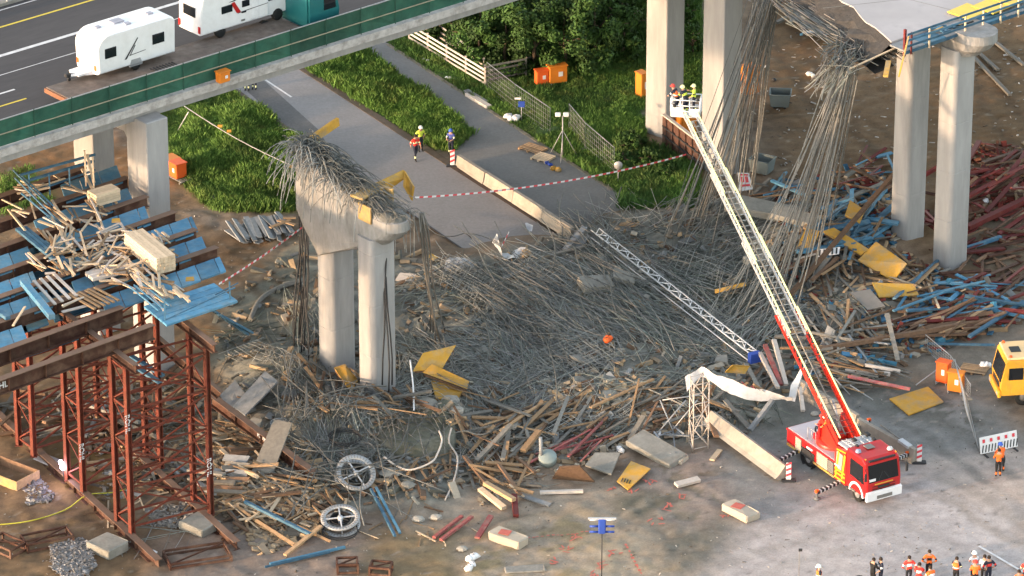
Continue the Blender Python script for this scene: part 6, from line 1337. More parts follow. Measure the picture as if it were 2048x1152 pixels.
# crew and pump compartment
mb = MB(); mb.prismY([(DE, .5), (CE, .5), (CE, 2.62), (DE + .12, 2.5), (DE, 2.0)], -HW, HW); fe('equipment_body', mb, 'redl')
for y in (-HW, HW):
    mb = MB(); s = 1 if y > 0 else -1; yy = y + s * .018
    mb.add([(DE + .12, yy, 1.25), (CE - .42, yy, 1.25), (CE - .30, yy, 2.25), (DE + .22, yy, 2.3)], [(0, 1, 2, 3)]); fe('hatch', mb, 'shut')
    mb = MB(); yy = y + s * .026
    for (a, b) in ((DE + .1, 0), (CE - .42, 1)): mb.add([(a, yy, .8), (a + .14, yy, .75), (a + .4, yy, 2.3), (a + .24, yy, 2.35)], [(0, 1, 2, 3)])
    for z in (.62, .9, 1.12): mb.add([(DE + .05, yy, z), (CE - .05, yy, z), (CE - .05, yy, z + .1), (DE + .05, yy, z + .1)], [(0, 1, 2, 3)])
    mb.add([(DE + .2, yy, 2.36), (CE - .02, yy, 2.48), (CE - .02, yy, 2.56), (DE + .2, yy, 2.44)], [(0, 1, 2, 3)]); fe('yellow_marking', mb, M('marking_yellow', (.72, .42, .03), .5, 0, .05) if y < 0 else mt.get('mk', 'yel'))
    mb = MB(); mb.box((DE + .3, y + s * .03, 1.42), (.5, .02, .09)); fe('white_lettering_strip', mb, 'white')
# roof load: ladder and gear
mb = MB(); mb.box(((DE + CE) / 2 + .1, 0, 2.64), (CE - DE + .15, 1.9, .1)); fe('roof_plate', mb, 'alu')
for y in (-.75, -.45, .1, .5): mb = MB(); mb.tube([(DE + .1, y, 2.78), (CE + .2, y, 2.78)], .035, 6); fe('roof_tube', mb, 'alu')
for i in range(6): mb = MB(); mb.tube([(DE + .25 + i * .22, -.75, 2.8), (DE + .25 + i * .22, .5, 2.8)], .02, 5); fe('roof_rung', mb, 'alu')
for (x, y, s) in ((DE + .3, .8, .35), (CE - .1, .75, .25), (DE + .5, -.2, .3), (CE + .1, -.5, .22)): mb = MB(); mb.box((x, y, 2.86), (s, s * .8, .16), bev=.03); fe('roof_gear', mb, 'dark')
# driver's cab
mb = MB(); n0_ = len(mb.v)
prof = [(CE, .55), (FR - .03, .55), (FR, 1.45), (FR - .22, 2.62), (FR - .5, 2.82), (CE + .05, 2.86), (CE, 2.7)]
body_rounded(mb, prof, 2 * HW, .1); fe('cab', mb, 'red')
mb = MB(); mb.bar((FR + .005, 0, 1.52), (FR - .21, 0, 2.5), 2 * HW - .34, .03, up=(1, 0, .2)); fe('windscreen', mb, 'glass')
mb = MB(); mb.box((FR - .02, -.75, 1.66), (.06, .4, .14)); fe('dashboard_paper', mb, 'white')
for y in (-1, 1):
    yy = y * (HW + .004); mb = MB(); mb.prismY([(CE + .45, 1.45), (FR - .28, 1.35), (FR - .42, 2.42), (CE + .45, 2.45)], yy, yy + y * .02); fe('side_window', mb, 'glass')
    mb = MB(); mb.box((CE + 1.0, y * (HW + .002), 1.05), (1.1, .015, .7)); fe('door', mb, 'red')
    mb = MB(); mb.tube([(FR - .2, y * (HW + .0), 2.35), (FR + .2, y * (HW + .22), 2.35), (FR + .2, y * (HW + .22), 1.9)], .025, 6); mb.box((FR + .2, y * (HW + .24), 2.05), (.1, .16, .5), bev=.03); fe('mirror', mb, 'dark')
    mb = MB(); mb.lathe((CE + .75 if y < 0 else FR - .75, y * .85, 2.86), [(.17, 0), (.17, .03), (.13, .14), (0, .17)], 12); fe('beacon', mb, M('beacon_blue_grey', (.25, .30, .42), .3) if y < 0 else 'alu')
    mb = MB(); mb.lathe((FR - .38, y * 1.0, 2.82), [(.06, 0), (.05, .05), (0, .07)], 8); fe('marker_lamp', mb, 'oran')
    mb = MB(); mb.box((FR + .06, y * .95, .72), (.03, .3, .17), bev=.01); fe('headlight', mb, M('headlight_glass', (.4, .4, .42), .1) if y < 0 else 'alu')
mb = MB(); mb.prismY([(FR - .1, .42), (FR + .10, .42), (FR + .12, .92), (FR - .02, .98)], -HW - .02, HW + .02); fe('front_bumper', mb, 'white')
mb = MB(); mb.box((FR + .115, 0, .60), (.03, 1.0, .2)); fe('bumper_grille', mb, 'alud')
mb = MB(); mb.box((FR + .01, 0, 1.16), (.04, .75, .12)); fe('radiator_slot', mb, 'dark')
mb = MB(); mb.box((FR + .0, 0, 1.36), (.04, 1.2, .07)); fe('gold_lettering_strip', mb, M('gold_letters', (.6, .3, .04), .5))
fw_x = WB
for y in (-1, 1):
    for x in (CE + .42, CE + 1.55): mb = MB(); mb.box((x, y * (HW + .012), 1.5), (.02, .012, 1.7)); fe('door_gap', mb, 'dark')
    mb = MB(); mb.box((CE + .6, y * (HW + .03), 1.35), (.16, .03, .05)); fe('door_handle', mb, 'dark')
    mb = MB(); mb.bar((FR + .0, y * .35, 1.55), (FR - .10, y * .05, 2.0), .03, .03, up=(1, 0, .2)); fe('wiper', mb, 'dark')
    mb = MB(); mb.box((CE + .75, y * (HW + .03), .62), (.5, .08, .12)); fe('step', mb, 'alud')
for z in (1.02, 1.1, 1.24): mb = MB(); mb.box((FR + .015, 0, z), (.03, 1.5, .025)); fe('grille_slat', mb, 'dark')
mb = MB(); mb.box((FR - .25, 0, 2.72), (.12, 2 * HW - .5, .12), bev=.03); fe('sun_visor', mb, 'dark')
mb = MB(); mb.box((CE + .55, 0, 2.9), (.5, .5, .06), bev=.02); fe('roof_hatch', mb, 'alud')
for (wx, front) in ((0, False), (fw_x, True)):
    for s in (-1, 1):
        mb = MB(); mb.lathe((wx, s * (HW - .2), .5), [(.26, -.15), (.42, -.17), (.5, -.12), (.5, .12), (.42, .17), (.26, .15)], 22, 'Y'); w = fe('wheel', mb, 'tyre')
        mb = MB(); mb.lathe((wx, s * (HW - .2), .5), [(0, -.10), (.1, -.15), (.24, -.12), (.28, -.15), (.28, .15), (.24, .12), (.1, .15), (0, .10)], 16, 'Y'); rr_ = fe('rim', mb, 'rim', parent=w)
        if front:
            mb = MB(); n = 9
            for i in range(n - 1):
                a0 = math.pi * (i / (n - 1)); a1 = math.pi * ((i + 1) / (n - 1)); r0, r1 = .58, .72
                q = [(wx + r * math.cos(a), s * (HW + .03), .5 + r * math.sin(a)) for r, a in ((r0, a0), (r1, a0), (r1, a1), (r0, a1))]
                q2 = [(x, s * (HW - .25), z) for x, _, z in q]; mb.add(q + q2, [(0, 1, 2, 3), (4, 5, 6, 7), (1, 5, 6, 2), (0, 4, 7, 3)])
            fe('wheel_arch', mb, 'white')
        else:
            mb = MB(); mb.lathe((wx, s * (HW - .1), .5), [(.62, -.14), (.62, .14)], 22, 'Y'); mb.v = [v for v in mb.v]; mb.box((wx, s * (HW - .04), .78), (1.35, .1, .5)); fe('wheel_well', mb, 'dark')
# outriggers with warning stripes
for (a, b) in (((1600, 900), (1551, 924)), ((1682, 962), (1634, 985)), ((1700, 860), (1738, 842)), ((1780, 925), (1815, 908))):
    pa, pb = P(*a, .55), P(*b, .42); li = TM[FE.name].inverted(); pa, pb = li @ pa, li @ pb
    mb = MB(); mb.bar(pa, pb, .2, .16); o = fe('outrigger', mb, 'dark')
    for i in range(6):
        c = pa.lerp(pb, (i + .6) / 6.4); d = (pb - pa).normalized(); mb = MB(); mb.bar(c - d * .05, c + d * .05, .205, .166, roll=0); o2 = fe('white_stripe', mb, 'whiter', parent=o)
    mb = MB(); mb.lathe((pb.x, pb.y, 0), [(0, .02), (.2, .02), (.2, .08), (.06, .1), (.06, .5), (0, .5)], 12); o2 = fe('foot', mb, 'alud', parent=o)
    mb = MB(); mb.box((pb.x, pb.y, .5), (.16, .24, .2), bev=.03); fe('orange_end_lamp', mb, 'oran2', parent=o)
# turntable
li = TM[FE.name].inverted()
tt = li @ P(1668, 884, 1.6)
mb = MB(); mb.lathe((tt.x, tt.y, 1.53), [(0, .25), (.95, .25), (1.0, .2), (1.0, 0)], 24); fe('turntable', mb, 'redl')
T0 = P(1697, 884, 2.35); T1 = P(1376, 232, 12.9); t0 = li @ T0; t1 = li @ T1; d = (t1 - t0).normalized(); LL = (t1 - t0).length
sdv = d.cross(Vector((0, 0, 1))).normalized(); nv = sdv.cross(d)
print('LADDER', LL, math.degrees(math.asin(d.z)))
for s in (-1, 1):
    q = Vector((tt.x, tt.y, 1.75)) + sdv * s * .62; qa = t0 + sdv * s * .62 - d * .2; mb = MB(); fw2 = Vector((d.x, d.y, 0)).normalized()
    pts = [q - fw2 * .9, q + fw2 * .8, t0 + d * 2.3 + sdv * s * .62 - nv * .25, t0 - d * .5 + sdv * s * .62 - nv * .15]
    vs = [p + sdv * .08 for p in pts] + [p - sdv * .08 for p in pts]; mb.add(vs, [(0, 1, 2, 3), (7, 6, 5, 4), (0, 4, 5, 1), (1, 5, 6, 2), (2, 6, 7, 3), (3, 7, 4, 0)]); fe('turret_cheek', mb, 'redl')
mb = MB(); mb.box((tt.x, tt.y, 2.0), (1.2, 1.0, .5), bev=.08); fe('turret_block', mb, 'redl')
cs = li @ P(1640, 868, 1.9)
mb = MB(); mb.box((cs.x, cs.y, 1.75), (.6, .6, .4), bev=.05); mb.box((cs.x + .3, cs.y, 2.3), (.12, .6, .8), bev=.04); fe('operator_seat', mb, 'red')
mb = MB(); c0 = Vector((cs.x, cs.y - .55, 1.55))
for x in (-.4, 0, .4): mb.tube([c0 + Vector((x, 0, 0)), c0 + Vector((x, 0, .75))], .02, 5)
mb.tube([c0 + Vector((-.4, 0, .75)), c0 + Vector((.4, 0, .75))], .02, 5); fe('guard_frame', mb, 'steelg')
# ladder sections
secs = [(0, .38, .62, .52, 'redl', 'redl'), (.06, .60, .52, .44, 'alu', 'alu'), (.12, .81, .44, .38, 'alu', 'alu'), (.2, 1.0, .36, .32, 'alu', 'alu')]
for si, (u0, u1, hw2, hh, mc, md) in enumerate(secs):
    if si: u0 = secs[si - 1][1] - .07
    base_n = .08 * si; a0 = t0 + d * LL * u0 + nv * base_n; a1 = t0 + d * LL * u1 + nv * base_n; Ls = (a1 - a0).length
    mb = MB()
    for s in (-1, 1): mb.bar(a0 + sdv * s * hw2, a1 + sdv * s * hw2, .09, .12, nv)
    sec = fe('ladder_section', mb, mc, ['red lowest section', 'second section', 'third section', 'uppermost section'][si] + ' of the raised ladder')
    for s in (-1, 1):
        mb = MB(); mb.bar(a0 + sdv * s * hw2 + nv * hh, a1 + sdv * s * hw2 + nv * hh, .06, .06, nv); fe('handrail', mb, 'led', parent=sec)
        mb = MB(); n = max(3, int(Ls / .75))
        for i in range(n):
            p = a0 + d * Ls * i / n + sdv * s * hw2; q = a0 + d * Ls * (i + .5) / n + sdv * s * hw2; r = a0 + d * Ls * (i + 1) / n + sdv * s * hw2
            mb.bar(p, q + nv * hh, .03, .045); mb.bar(q + nv * hh, r, .03, .045)
        fe('side_lattice', mb, md, parent=sec)
        if si == 0: mb = MB(); mb.bar(a0 + sdv * s * (hw2 + .05) + nv * .12, a1 * .55 + a0 * .45 + sdv * s * (hw2 + .05) + nv * .16, .02, .34, nv); fe('side_panel', mb, 'redl', parent=sec)
    nr_ = int(Ls / .42)
    mb = MB()
    for i in range(nr_):
        p = a0 + d * Ls * (i + .5) / nr_; mb.tube([p - sdv * hw2, p + sdv * hw2], .022, 5)
    fe('rungs', mb, 'alu' if si else 'alud', parent=sec)['kind'] = 'stuff'
mb = MB(); mb.tube([t0 + d * .5 + nv * .06, t0 + d * LL * .97 + nv * .3], .05, 6); fe('water_pipe', mb, 'alud')
for s in (-1, 1): mb = MB(); q = Vector((tt.x, tt.y, 1.9)) + sdv * s * .35; mb.tube([q - Vector((d.x, d.y, 0)) * .3, t0 + d * 3.2 + sdv * s * .35 - nv * .1], [.1, .07], 8); fe('lift_ram', mb, 'alu')
# basket at the tip
bk = T1 + (T1 - T0).normalized() * .35; bxl = li @ bk
hb = Vector((1, -.15, 0)).normalized(); hbl = (li.to_3x3() @ hb); vb = Vector((0, 0, 1)).cross(hbl)
def bl_(x, y, z): return bxl + hbl * x + vb * y + Vector((0, 0, z - .15))
mb = MB(); mb.bar(bl_(-.85, .1, 0), bl_(.85, .1, 0), 1.05, .08); fe('basket_floor', mb, 'white')
for i, (a, b) in enumerate((((-.85, -.45), (.85, -.45)), ((.85, -.45), (.85, .6)), ((.85, .6), (-.85, .6)), ((-.85, .6), (-.85, -.45)))):
    for z in (.35, .7, 1.05): mb = MB(); mb.tube([bl_(*a, z), bl_(*b, z)], .035, 5); fe('basket_rail', mb, 'white')
    for u in (0, .33, .66): c = Vector(a).lerp(Vector(b), u); mb = MB(); mb.tube([bl_(c.x, c.y, 0), bl_(c.x, c.y, 1.08)], .03, 5); fe('basket_post', mb, 'white')
mb = MB(); mb.bar(bl_(-.82, -.48, .32), bl_(-.1, -.48, .32), .04, .6); fe('basket_front_panel', mb, 'white')
mb = MB(); mb.bar(bl_(.25, -.48, .3), bl_(.82, -.48, .3), .04, .5); fe('basket_front_panel', mb, 'white')
mb = MB(); mb.box(bl_(-.62, -.52, .72), (.2, .12, .16)); mb.box(bl_(.75, -.5, 1.15), (.14, .14, .14)); fe('spotlight', mb, 'dark')
W2 = TM[FE.name]
for (x, y, po, fa, j, tr, st, hm, lb) in ((-.55, .1, 'lean', 150, 'navy', 'navy', 'white_stripe', 'helmet_red', 'firefighter with red helmet and red collar on the left in the ladder basket'),
        (-.02, -.05, 'lean', 130, 'navy', 'navy', 'hiy', 'helmet_yellow', 'firefighter with pale helmet bending forward in the middle of the ladder basket'),
        (.45, .2, 'reach', 170, 'hiy', 'navy', 'navy', 'helmet_yellow', 'firefighter with pale helmet and yellow sleeves on the right in the ladder basket')):
    w = W2 @ bl_(x, y, .05); person(0, 0, po, fa, j, tr, st, hm, lb, loc=w, vest='orange_vest' if x < -.3 else None)
w = P(1645, 873, 1.55); person(0, 0, 'sit', 130, 'red_jacket', 'navy', 'navy', 'helmet_red', 'person in red with red helmet sitting at the ladder controls on the fire engine', loc=(w.x, w.y, 1.53))
w = P(1659, 887, 1.55); person(0, 0, 'lean', 150, 'orange_vest', 'navy', 'navy', 'helmet_white', 'person with white helmet and orange jacket leaning at the turntable of the fire engine', loc=(w.x, w.y, 1.53))

# ============================================================ YELLOW LORRY (cab at the right edge)
wv = P(2005, 728, 3.1) - P(1986, 690, 3.1); hy = Vector((wv.y, -wv.x, 0)).normalized();
if hy.x > 0: hy = -hy
fb = P(2001, 800, .45); fb.z = 0; lr = Vector((-hy.y, hy.x, 0))       # left side of the lorry faces the viewer? (heading left)
YL = thing('yellow_lorry', 'yellow construction lorry cab with roof beacons, cut off by the right picture edge', 'lorry', (fb + Vector((hy.y, -hy.x, 0)) * 0).to_tuple(), math.atan2(hy.y, hy.x))
# local: x forward (front bumper at 0), near side is y=0, far side is y negative/positive
far_s = -1 if (TM[YL.name].to_3x3() @ Vector((0, 1, 0))).y < 0 else 1
yw = 2.45 * far_s; ym = yw / 2
mt['lorry_y'] = M('lorry_yellow', (.72, .36, .035), .45, 0, .08, 2, grime=(.4, .26, .1), gscale=1.5, gamt=.3); mt['lorry_top'] = M('lorry_roof', (.80, .52, .26), .5, 0, .05, 2)
mb = MB(); prof = [(-2.0, .7), (-.05, .7), (0, 1.4), (-.28, 2.75), (-.45, 2.9), (-2.0, 2.9)]; nn = len(prof)
lo_, hi_ = sorted((0.0, yw)); mb.prismY(prof, lo_, hi_); part('cab', mb, 'lorry_y', YL)
mb = MB(); mb.box((-1.2, ym, 2.95), (1.75, 2.35, .14), bev=.06); part('roof', mb, 'lorry_top', YL)
mb = MB(); mb.box((-1.0, ym, 3.04), (.6, .7, .06), bev=.02); part('roof_hatch', mb, 'dark', YL)
for y in (.25 * far_s, yw - .25 * far_s): mb = MB(); mb.lathe((-.55, y, 3.02), [(.09, 0), (.09, .1), (0, .14)], 10); part('beacon', mb, 'oran2', YL)
mb = MB(); mb.bar((.0, ym, 1.5), (-.25, ym, 2.62), 2.1, .04, up=(1, 0, .2)); part('windscreen', mb, 'glass', YL)
mb = MB(); mb.box((-.85, -.012 * far_s, 2.05), (.85, .03, .75), bev=.01); part('side_window', mb, 'glass', YL)
mb = MB(); mb.box((-.88, -.006 * far_s, 1.7), (1.15, .02, 1.9)); part('door', mb, 'lorry_y', YL)
mb = MB(); mb.box((.06, ym, .75), (.2, 2.45, .42), bev=.05); part('bumper', mb, 'lorry_y', YL)
mb = MB(); mb.box((.0, ym, 1.2), (.06, 1.5, .3)); part('grille', mb, 'dark', YL)
for y in (.3 * far_s, yw - .3 * far_s): mb = MB(); mb.box((.17, y, .78), (.04, .3, .16)); part('headlight', mb, 'alu', YL)
for x in (-1.35, -4.6, -5.9):
    for y in (.2 * far_s, yw - .2 * far_s):
        mb = MB(); mb.lathe((x, y, .52), [(.26, -.14), (.45, -.17), (.52, -.12), (.52, .12), (.45, .17), (.26, .14)], 20, 'Y'); w = part('wheel', mb, 'tyre', YL)
        mb = MB(); mb.lathe((x, y, .52), [(0, -.1), (.27, -.12), (.27, .12), (0, .1)], 14, 'Y'); part('rim', mb, 'alud', w if False else YL)
mb = MB(); mb.box((-1.35, .0, .95), (1.5, .1, .35)); part('wheel_arch', mb, 'lorry_y', YL)
mb = MB(); mb.box((-4.6, ym, 1.9), (4.8, 2.45, 1.5)); part('tipper_body', mb, 'lorry_y', YL); mb = MB(); mb.box((-4, ym, .8), (7, .9, .3)); part('chassis', mb, 'dark', YL)
mb = MB(); mb.tube([(-.1, -.02 * far_s, 2.4), (.15, -.25 * far_s, 2.4), (.15, -.25 * far_s, 1.8)], .03, 5); mb.box((.15, -.25 * far_s, 2.0), (.08, .12, .45)); part('mirror', mb, 'dark', YL)

# ============================================================ SITE EQUIPMENT AND SINGLE THINGS
def Z(px, py): return S(px, py)
# white lattice mast lying on the tangle
a = S(1190, 466, 1.1); b = S(1506, 712, 1.0); d = (b - a).normalized(); L = (b - a).length; s = Vector((d.y, -d.x, 0)).normalized(); up = s.cross(d)
if up.z < 0: up = -up
t = thing('lattice_mast', 'white aluminium lattice mast lying diagonally across the reinforcement tangle', 'lattice mast', a, 0)
for (u, v) in ((-.28, .25), (.28, .25), (-.28, -.25), (.28, -.25)): mb = MB(); mb.tube([a + s * u + up * v, b + s * u + up * v], .035, 6); part('chord', mb, 'alu', t, world=True)
n = int(L / .62)
for i in range(n):
    p = a + d * L * i / n; q = a + d * L * (i + 1) / n; sg = 1 if i % 2 else -1; mb = MB()
    mb.tube([p + s * .28 * sg + up * .25, q - s * .28 * sg + up * .25], .026, 5); part('diagonal', mb, 'white', t, world=True)
    mb = MB(); mb.tube([p - s * .28 + up * .25 * sg, q - s * .28 - up * .25 * sg], .024, 5); part('diagonal', mb, 'alu', t, world=True)
mb = MB(); mb.bar(b, b + d * .35, .7, .6); part('end_plate', mb, 'bluel', t, world=True)
# cable reels
def reel(px, py, r, w, tilt, yaw, lift, label, m='steelg'):
    c = S(px, py, lift); rot = (Matrix.Rotation(yaw, 3, 'Z') @ Matrix.Rotation(tilt, 3, 'X')); t = thing('cable_reel', label, 'cable reel', c, rot=rot)
    for z in (-w / 2, w / 2):
        mb = MB(); n = 28
        mb.lathe((0, 0, z), [(r * .76, -.04), (r, -.04), (r, .04), (r * .76, .04), (r * .76, -.04)], n); rim_ = part('flange_ring', mb, m, t)
        for k in range(36): an = k * math.pi / 18; mb = MB(); mb.box((math.cos(an) * r * .88, math.sin(an) * r * .88, z + .03), (r * .16, .035, .05), mat=Matrix.Rotation(an, 3, 'Z')); sub('rib', rim_, mesh('rib', mb, 'alud'))
        for k in range(4): an = k * math.pi / 2 + .3; mb = MB(); mb.bar((0, 0, z), (math.cos(an) * r * .8, math.sin(an) * r * .8, z), .075, .05); part('spoke', mb, 'alu', t)
    mb = MB(); mb.lathe((0, 0, 0), [(r * .5, -w / 2), (r * .5, w / 2)], 20); part('core', mb, 'dark', t)
    mb = MB(); mb.lathe((0, 0, 0), [(0, -w / 2 - .08), (.14, -w / 2 - .08), (.14, w / 2 + .08), (0, w / 2 + .08)], 12); part('hub', mb, 'alu', t)
    mb = MB(); N = 90; mb.tube([(math.cos(k * .52) * r * (.55 + .03 * (k % 3)), math.sin(k * .52) * r * (.55 + .03 * (k % 3)), -w * .4 + w * .8 * k / N) for k in range(N)], .03, 4); part('wound_strand', mb, 'strand', t)
    return t
reel(710, 950, 1.12, .55, rad(38), rad(20), .7, 'spoked steel cable reel, upper of the two, tilted towards the viewer')
reel(681, 1042, 1.08, .5, rad(14), rad(-10), .45, 'spoked steel cable reel, lower of the two, lying nearly flat')
def ring_coil(px, py, r, n, lab, lift=.3, m='strand'):
    c = S(px, py, lift); mb = MB(); mb.tube([c + Vector((math.cos(k * .35) * r * (1 + .05 * math.sin(k * 1.3)), math.sin(k * .35) * r * .9, .1 * math.sin(k * .35) + .006 * k)) for k in range(int(18 * n))], .035, 5); single('wire_coil', mb, m, lab, 'coil')
ring_coil(690, 880, .9, 3, 'loose coil of dark strand above the upper cable reel', .8, 'dark'); ring_coil(725, 905, .7, 3, 'smaller coil of grey strand touching the upper cable reel', .7)
ring_coil(560, 852, .55, 2, 'pale hose coil beside the leaning grey board', .8, 'greyst'); ring_coil(680, 1064, 1.0, 2, 'dark hoop of strand under the lower cable reel', .1, 'dark')
# yellow and grey form panels
def panel(pts, m, label, th=.1, name='form_panel', cat='form panel', ribs=True, lifts=None):
    lifts = lifts or [.4] * len(pts); w = [S(x, y, l) for (x, y), l in zip(pts, lifts)]; c = sum(w, Vector()) / len(w); t = thing(name, label, cat, c, 0)
    mb = MB(); mb.slab(w, th); part('sheet', mb, m, t, world=True)
    if ribs and len(w) == 4:
        for u in (.12, .5, .88):
            a_ = w[0].lerp(w[1], u); b_ = w[3].lerp(w[2], u); n_ = (w[1] - w[0]).cross(w[3] - w[0]).normalized() * (-.0); dn = Vector((0, 0, -.09 - th)); mb = MB(); mb.bar(a_.lerp(b_, .02) + dn, a_.lerp(b_, .98) + dn, .08, .12); part('rib', mb, 'woodd' if m == 'yel' else 'woodg', t, world=True)
    return t
panel([(826, 742), (846, 706), (912, 690), (884, 738)], 'yel', 'yellow form panel with a pointed corner, upper of the two right of the broken pier', lifts=[.9, 1.5, 1.9, 1.2])
panel([(845, 745), (864, 728), (938, 762), (934, 778)], 'yel', 'yellow form panel edge-on below the pointed one', lifts=[.9, 1.3, 1.0, .7])
panel([(862, 760), (926, 778), (918, 796), (872, 798)], 'yel', 'yellow form panel lying under the two others right of the broken pier', lifts=[.5, .6, .2, .2])
panel([(668, 735), (690, 728), (716, 760), (702, 784)], 'yel', 'brownish yellow form panel leaning at the foot of the broken pier', lifts=[1.6, 1.8, .8, .5])
panel([(700, 735), (745, 770), (790, 806), (780, 790)], 'wood', 'splintered plywood wedge in front of the near shaft', lifts=[1.2, .8, .5, .9])
panel([(1716, 520), (1752, 483), (1814, 527), (1786, 562)], 'yel', 'large bent orange-yellow form panel leaning on the heap left of the standing pier', lifts=[.9, 1.8, 1.5, .4])
panel([(1745, 565), (1828, 568), (1838, 590), (1758, 594)], 'yel', 'narrow yellow form panel below the large bent one', lifts=[.9, .9, .4, .4])
panel([(1590, 500), (1612, 455), (1640, 462), (1620, 505)], 'yel', 'yellow form panel half hidden behind the hanging tendons', lifts=[.9, 1.7, 1.6, .9])
panel([(1645, 462), (1668, 455), (1738, 498), (1722, 510)], 'yel', 'long yellow form panel left of the large bent one', lifts=[1.3, 1.6, 1.2, .8])
panel([(1690, 430), (1700, 400), (1730, 420), (1720, 445)], 'yel', 'small yellow form piece among blue walers', lifts=[1.3, 1.9, 1.6, 1.3])
panel([(1779, 797), (1856, 773), (1887, 803), (1818, 829)], 'yel', 'flat scratched yellow form panel lying alone on the grey yard', lifts=[.12, .12, .12, .12], th=.08)
panel([(1234, 962), (1262, 922), (1301, 937), (1256, 979)], 'yel', 'yellow plate with black scribble lying in front of the wreckage', lifts=[.15, .3, .35, .15], th=.06, ribs=False)
for k in range(4): mb = MB(); mb.bar(S(1243 + k * 5, 963 + k * 1.5, .2), S(1246 + k * 5, 956 + k * 1.5, .22), .05, .03); single('scribble', mb, 'dark', 'black scribble mark on the yellow plate, %s' % ['first', 'second', 'third', 'fourth'][k] + ' stroke from the left', 'mark')
panel([(1450, 745), (1466, 730), (1500, 732), (1490, 748)], 'yel', 'rusty orange sheet behind the white sheet', lifts=[.9, 1.2, 1.2, .9], ribs=False)
panel([(466, 812), (530, 742), (556, 762), (490, 830)], 'greyst', 'long grey shuttering board lying in the tangle left of the broken pier', lifts=[.6, 1.0, .9, .5])
panel([(502, 945), (548, 838), (584, 846), (540, 960)], 'woodg', 'wide weathered board standing against the fallen brown beam', lifts=[.3, 2.0, 2.0, .2])
panel([(440, 790), (470, 760), (500, 800), (460, 830)], 'greyst', 'dusty grey board beside the fallen brown beam', lifts=[.5, .7, .5, .4])
panel([(1700, 585), (1740, 578), (1770, 612), (1735, 620)], 'alud', 'dark grey form panel in the slurry right of the ladder', lifts=[.5, .7, .5, .3])
panel([(1640, 690), (1655, 650), (1670, 660), (1662, 692)], 'greyst', 'light grey board standing in the heap right of the ladder', lifts=[.5, 1.5, 1.5, .5])
panel([(1180, 470), (1160, 500), (1126, 500), (1150, 462)], 'greyst', 'grey board across the road at the edge of the wreckage', lifts=[.6, .3, .3, .6])
panel([(790, 560), (800, 545), (832, 548), (826, 562)], 'woodw', 'pale sheet of board on the soil right of the far shaft', lifts=[.1, .2, .2, .1], ribs=False)
panel([(856, 512), (862, 506), (876, 514), (868, 520)], 'yel', 'tiny yellow board on the road edge near the plastic film', lifts=[.1, .1, .1, .1], ribs=False)
panel([(1105, 955), (1120, 932), (1160, 930), (1190, 962)], 'woodd', 'muddy brown sheet leaning on the ridge near the round tank', lifts=[.1, 1.1, 1.2, .1], ribs=False)
panel([(1170, 930), (1190, 905), (1240, 905), (1222, 948)], 'conc_d', 'curved muddy sheet between the red struts and the yellow plate', lifts=[.35, .6, .6, .35], ribs=False)
for k in range(5): panel([(440 + k * 4, 905 + k * 15), (450, 893 + k * 15), (500, 898 + k * 14), (492, 912 + k * 14)], ['woodd', 'greyst', 'woodg', 'greyst', 'woodd'][k], '%s board of the stepped pile right of the red posts' % ['topmost', 'second', 'middle', 'fourth', 'lowest'][k], lifts=[.5, .7, .6, .4], ribs=False)
# concrete: barriers, slabs, blocks
def concrete_bar(a, b, w, h, label, seg=3.6, za=.0, zb=.0, cat='concrete barrier', name='concrete_barrier', m='barrier', tilt=0.0):
    A = S(*a, za); B = S(*b, zb); d = (B - A); L = d.length; d.normalize(); t = thing(name, label, cat, A, 0); s = Vector((d.y, -d.x, 0)).normalized(); u = s.cross(d)
    if u.z < 0: u = -u
    s2 = s * math.cos(tilt) + u * math.sin(tilt); u2 = u * math.cos(tilt) - s * math.sin(tilt); n = max(1, round(L / seg))
    for i in range(n):
        p = A + d * (L * i / n + .03); q = A + d * (L * (i + 1) / n - .03); j = RN.uniform(-.05, .05); mb = MB()
        ring = [(-w / 2, 0), (w / 2, 0), (w * .36, h * .25), (w * .2, h), (-w * .2, h), (-w * .36, h * .25)]
        vs = [p + s2 * (x + j) + u2 * z for x, z in ring] + [q + s2 * (x + j) + u2 * z for x, z in ring]
        mb.add(vs, [tuple(range(6)), tuple(reversed(range(6, 12)))] + [(k, 6 + k, 6 + (k + 1) % 6, (k + 1) % 6) for k in range(6)]); part('barrier_unit', mb, m, t, world=True)
    return t
concrete_bar((918, 330), (1148, 478), .62, .75, 'row of beige concrete barrier units along the road, running into the wreckage')
concrete_bar((1412, 850), (1562, 962), .9, .9, 'tumbled long concrete barrier pointing at the fire engine from the wreckage', 5.2, .3, 0, tilt=.5)
concrete_bar((1596, 785), (1716, 858), .6, .9, 'concrete barrier row behind the fire engine, part nearer the wreckage', 4.0)
concrete_bar((1716, 862), (1832, 926), .6, .85, 'concrete barrier row behind the fire engine, part ending at the beacon', 4.0)
def rough_block(c, d, rz, label, m='conc_d', name='concrete_block', cat='concrete block', tilt=(0, 0), spray=False, lift=0, sd=1):
    p = S(*c, lift); rot = Matrix.Rotation(rz, 3, 'Z') @ Matrix.Rotation(tilt[0], 3, 'X') @ Matrix.Rotation(tilt[1], 3, 'Y'); t = thing(name, label, cat, p, rot=rot)
    mb = MB(); mb.box((0, 0, d[2] / 2), d, bev=.06); r_ = random.Random(sd); mb.v = [(x + r_.uniform(-.04, .04), y + r_.uniform(-.04, .04), z + r_.uniform(-.03, .03)) for x, y, z in mb.v]; part('block', mb, m, t)
    if spray: mb = MB(); mb.box((-d[0] * .1, 0, d[2] + .04), (d[0] * .3, d[1] * .6, .012), rz=.3); part('spray_mark', mb, 'pink_s', t)
    return t
mt['slabc'] = M('slab_concrete', (.42, .36, .29), .9, 0, .12, 2, bump=.3, grime=(.3, .25, .2), gscale=1, gamt=.5)
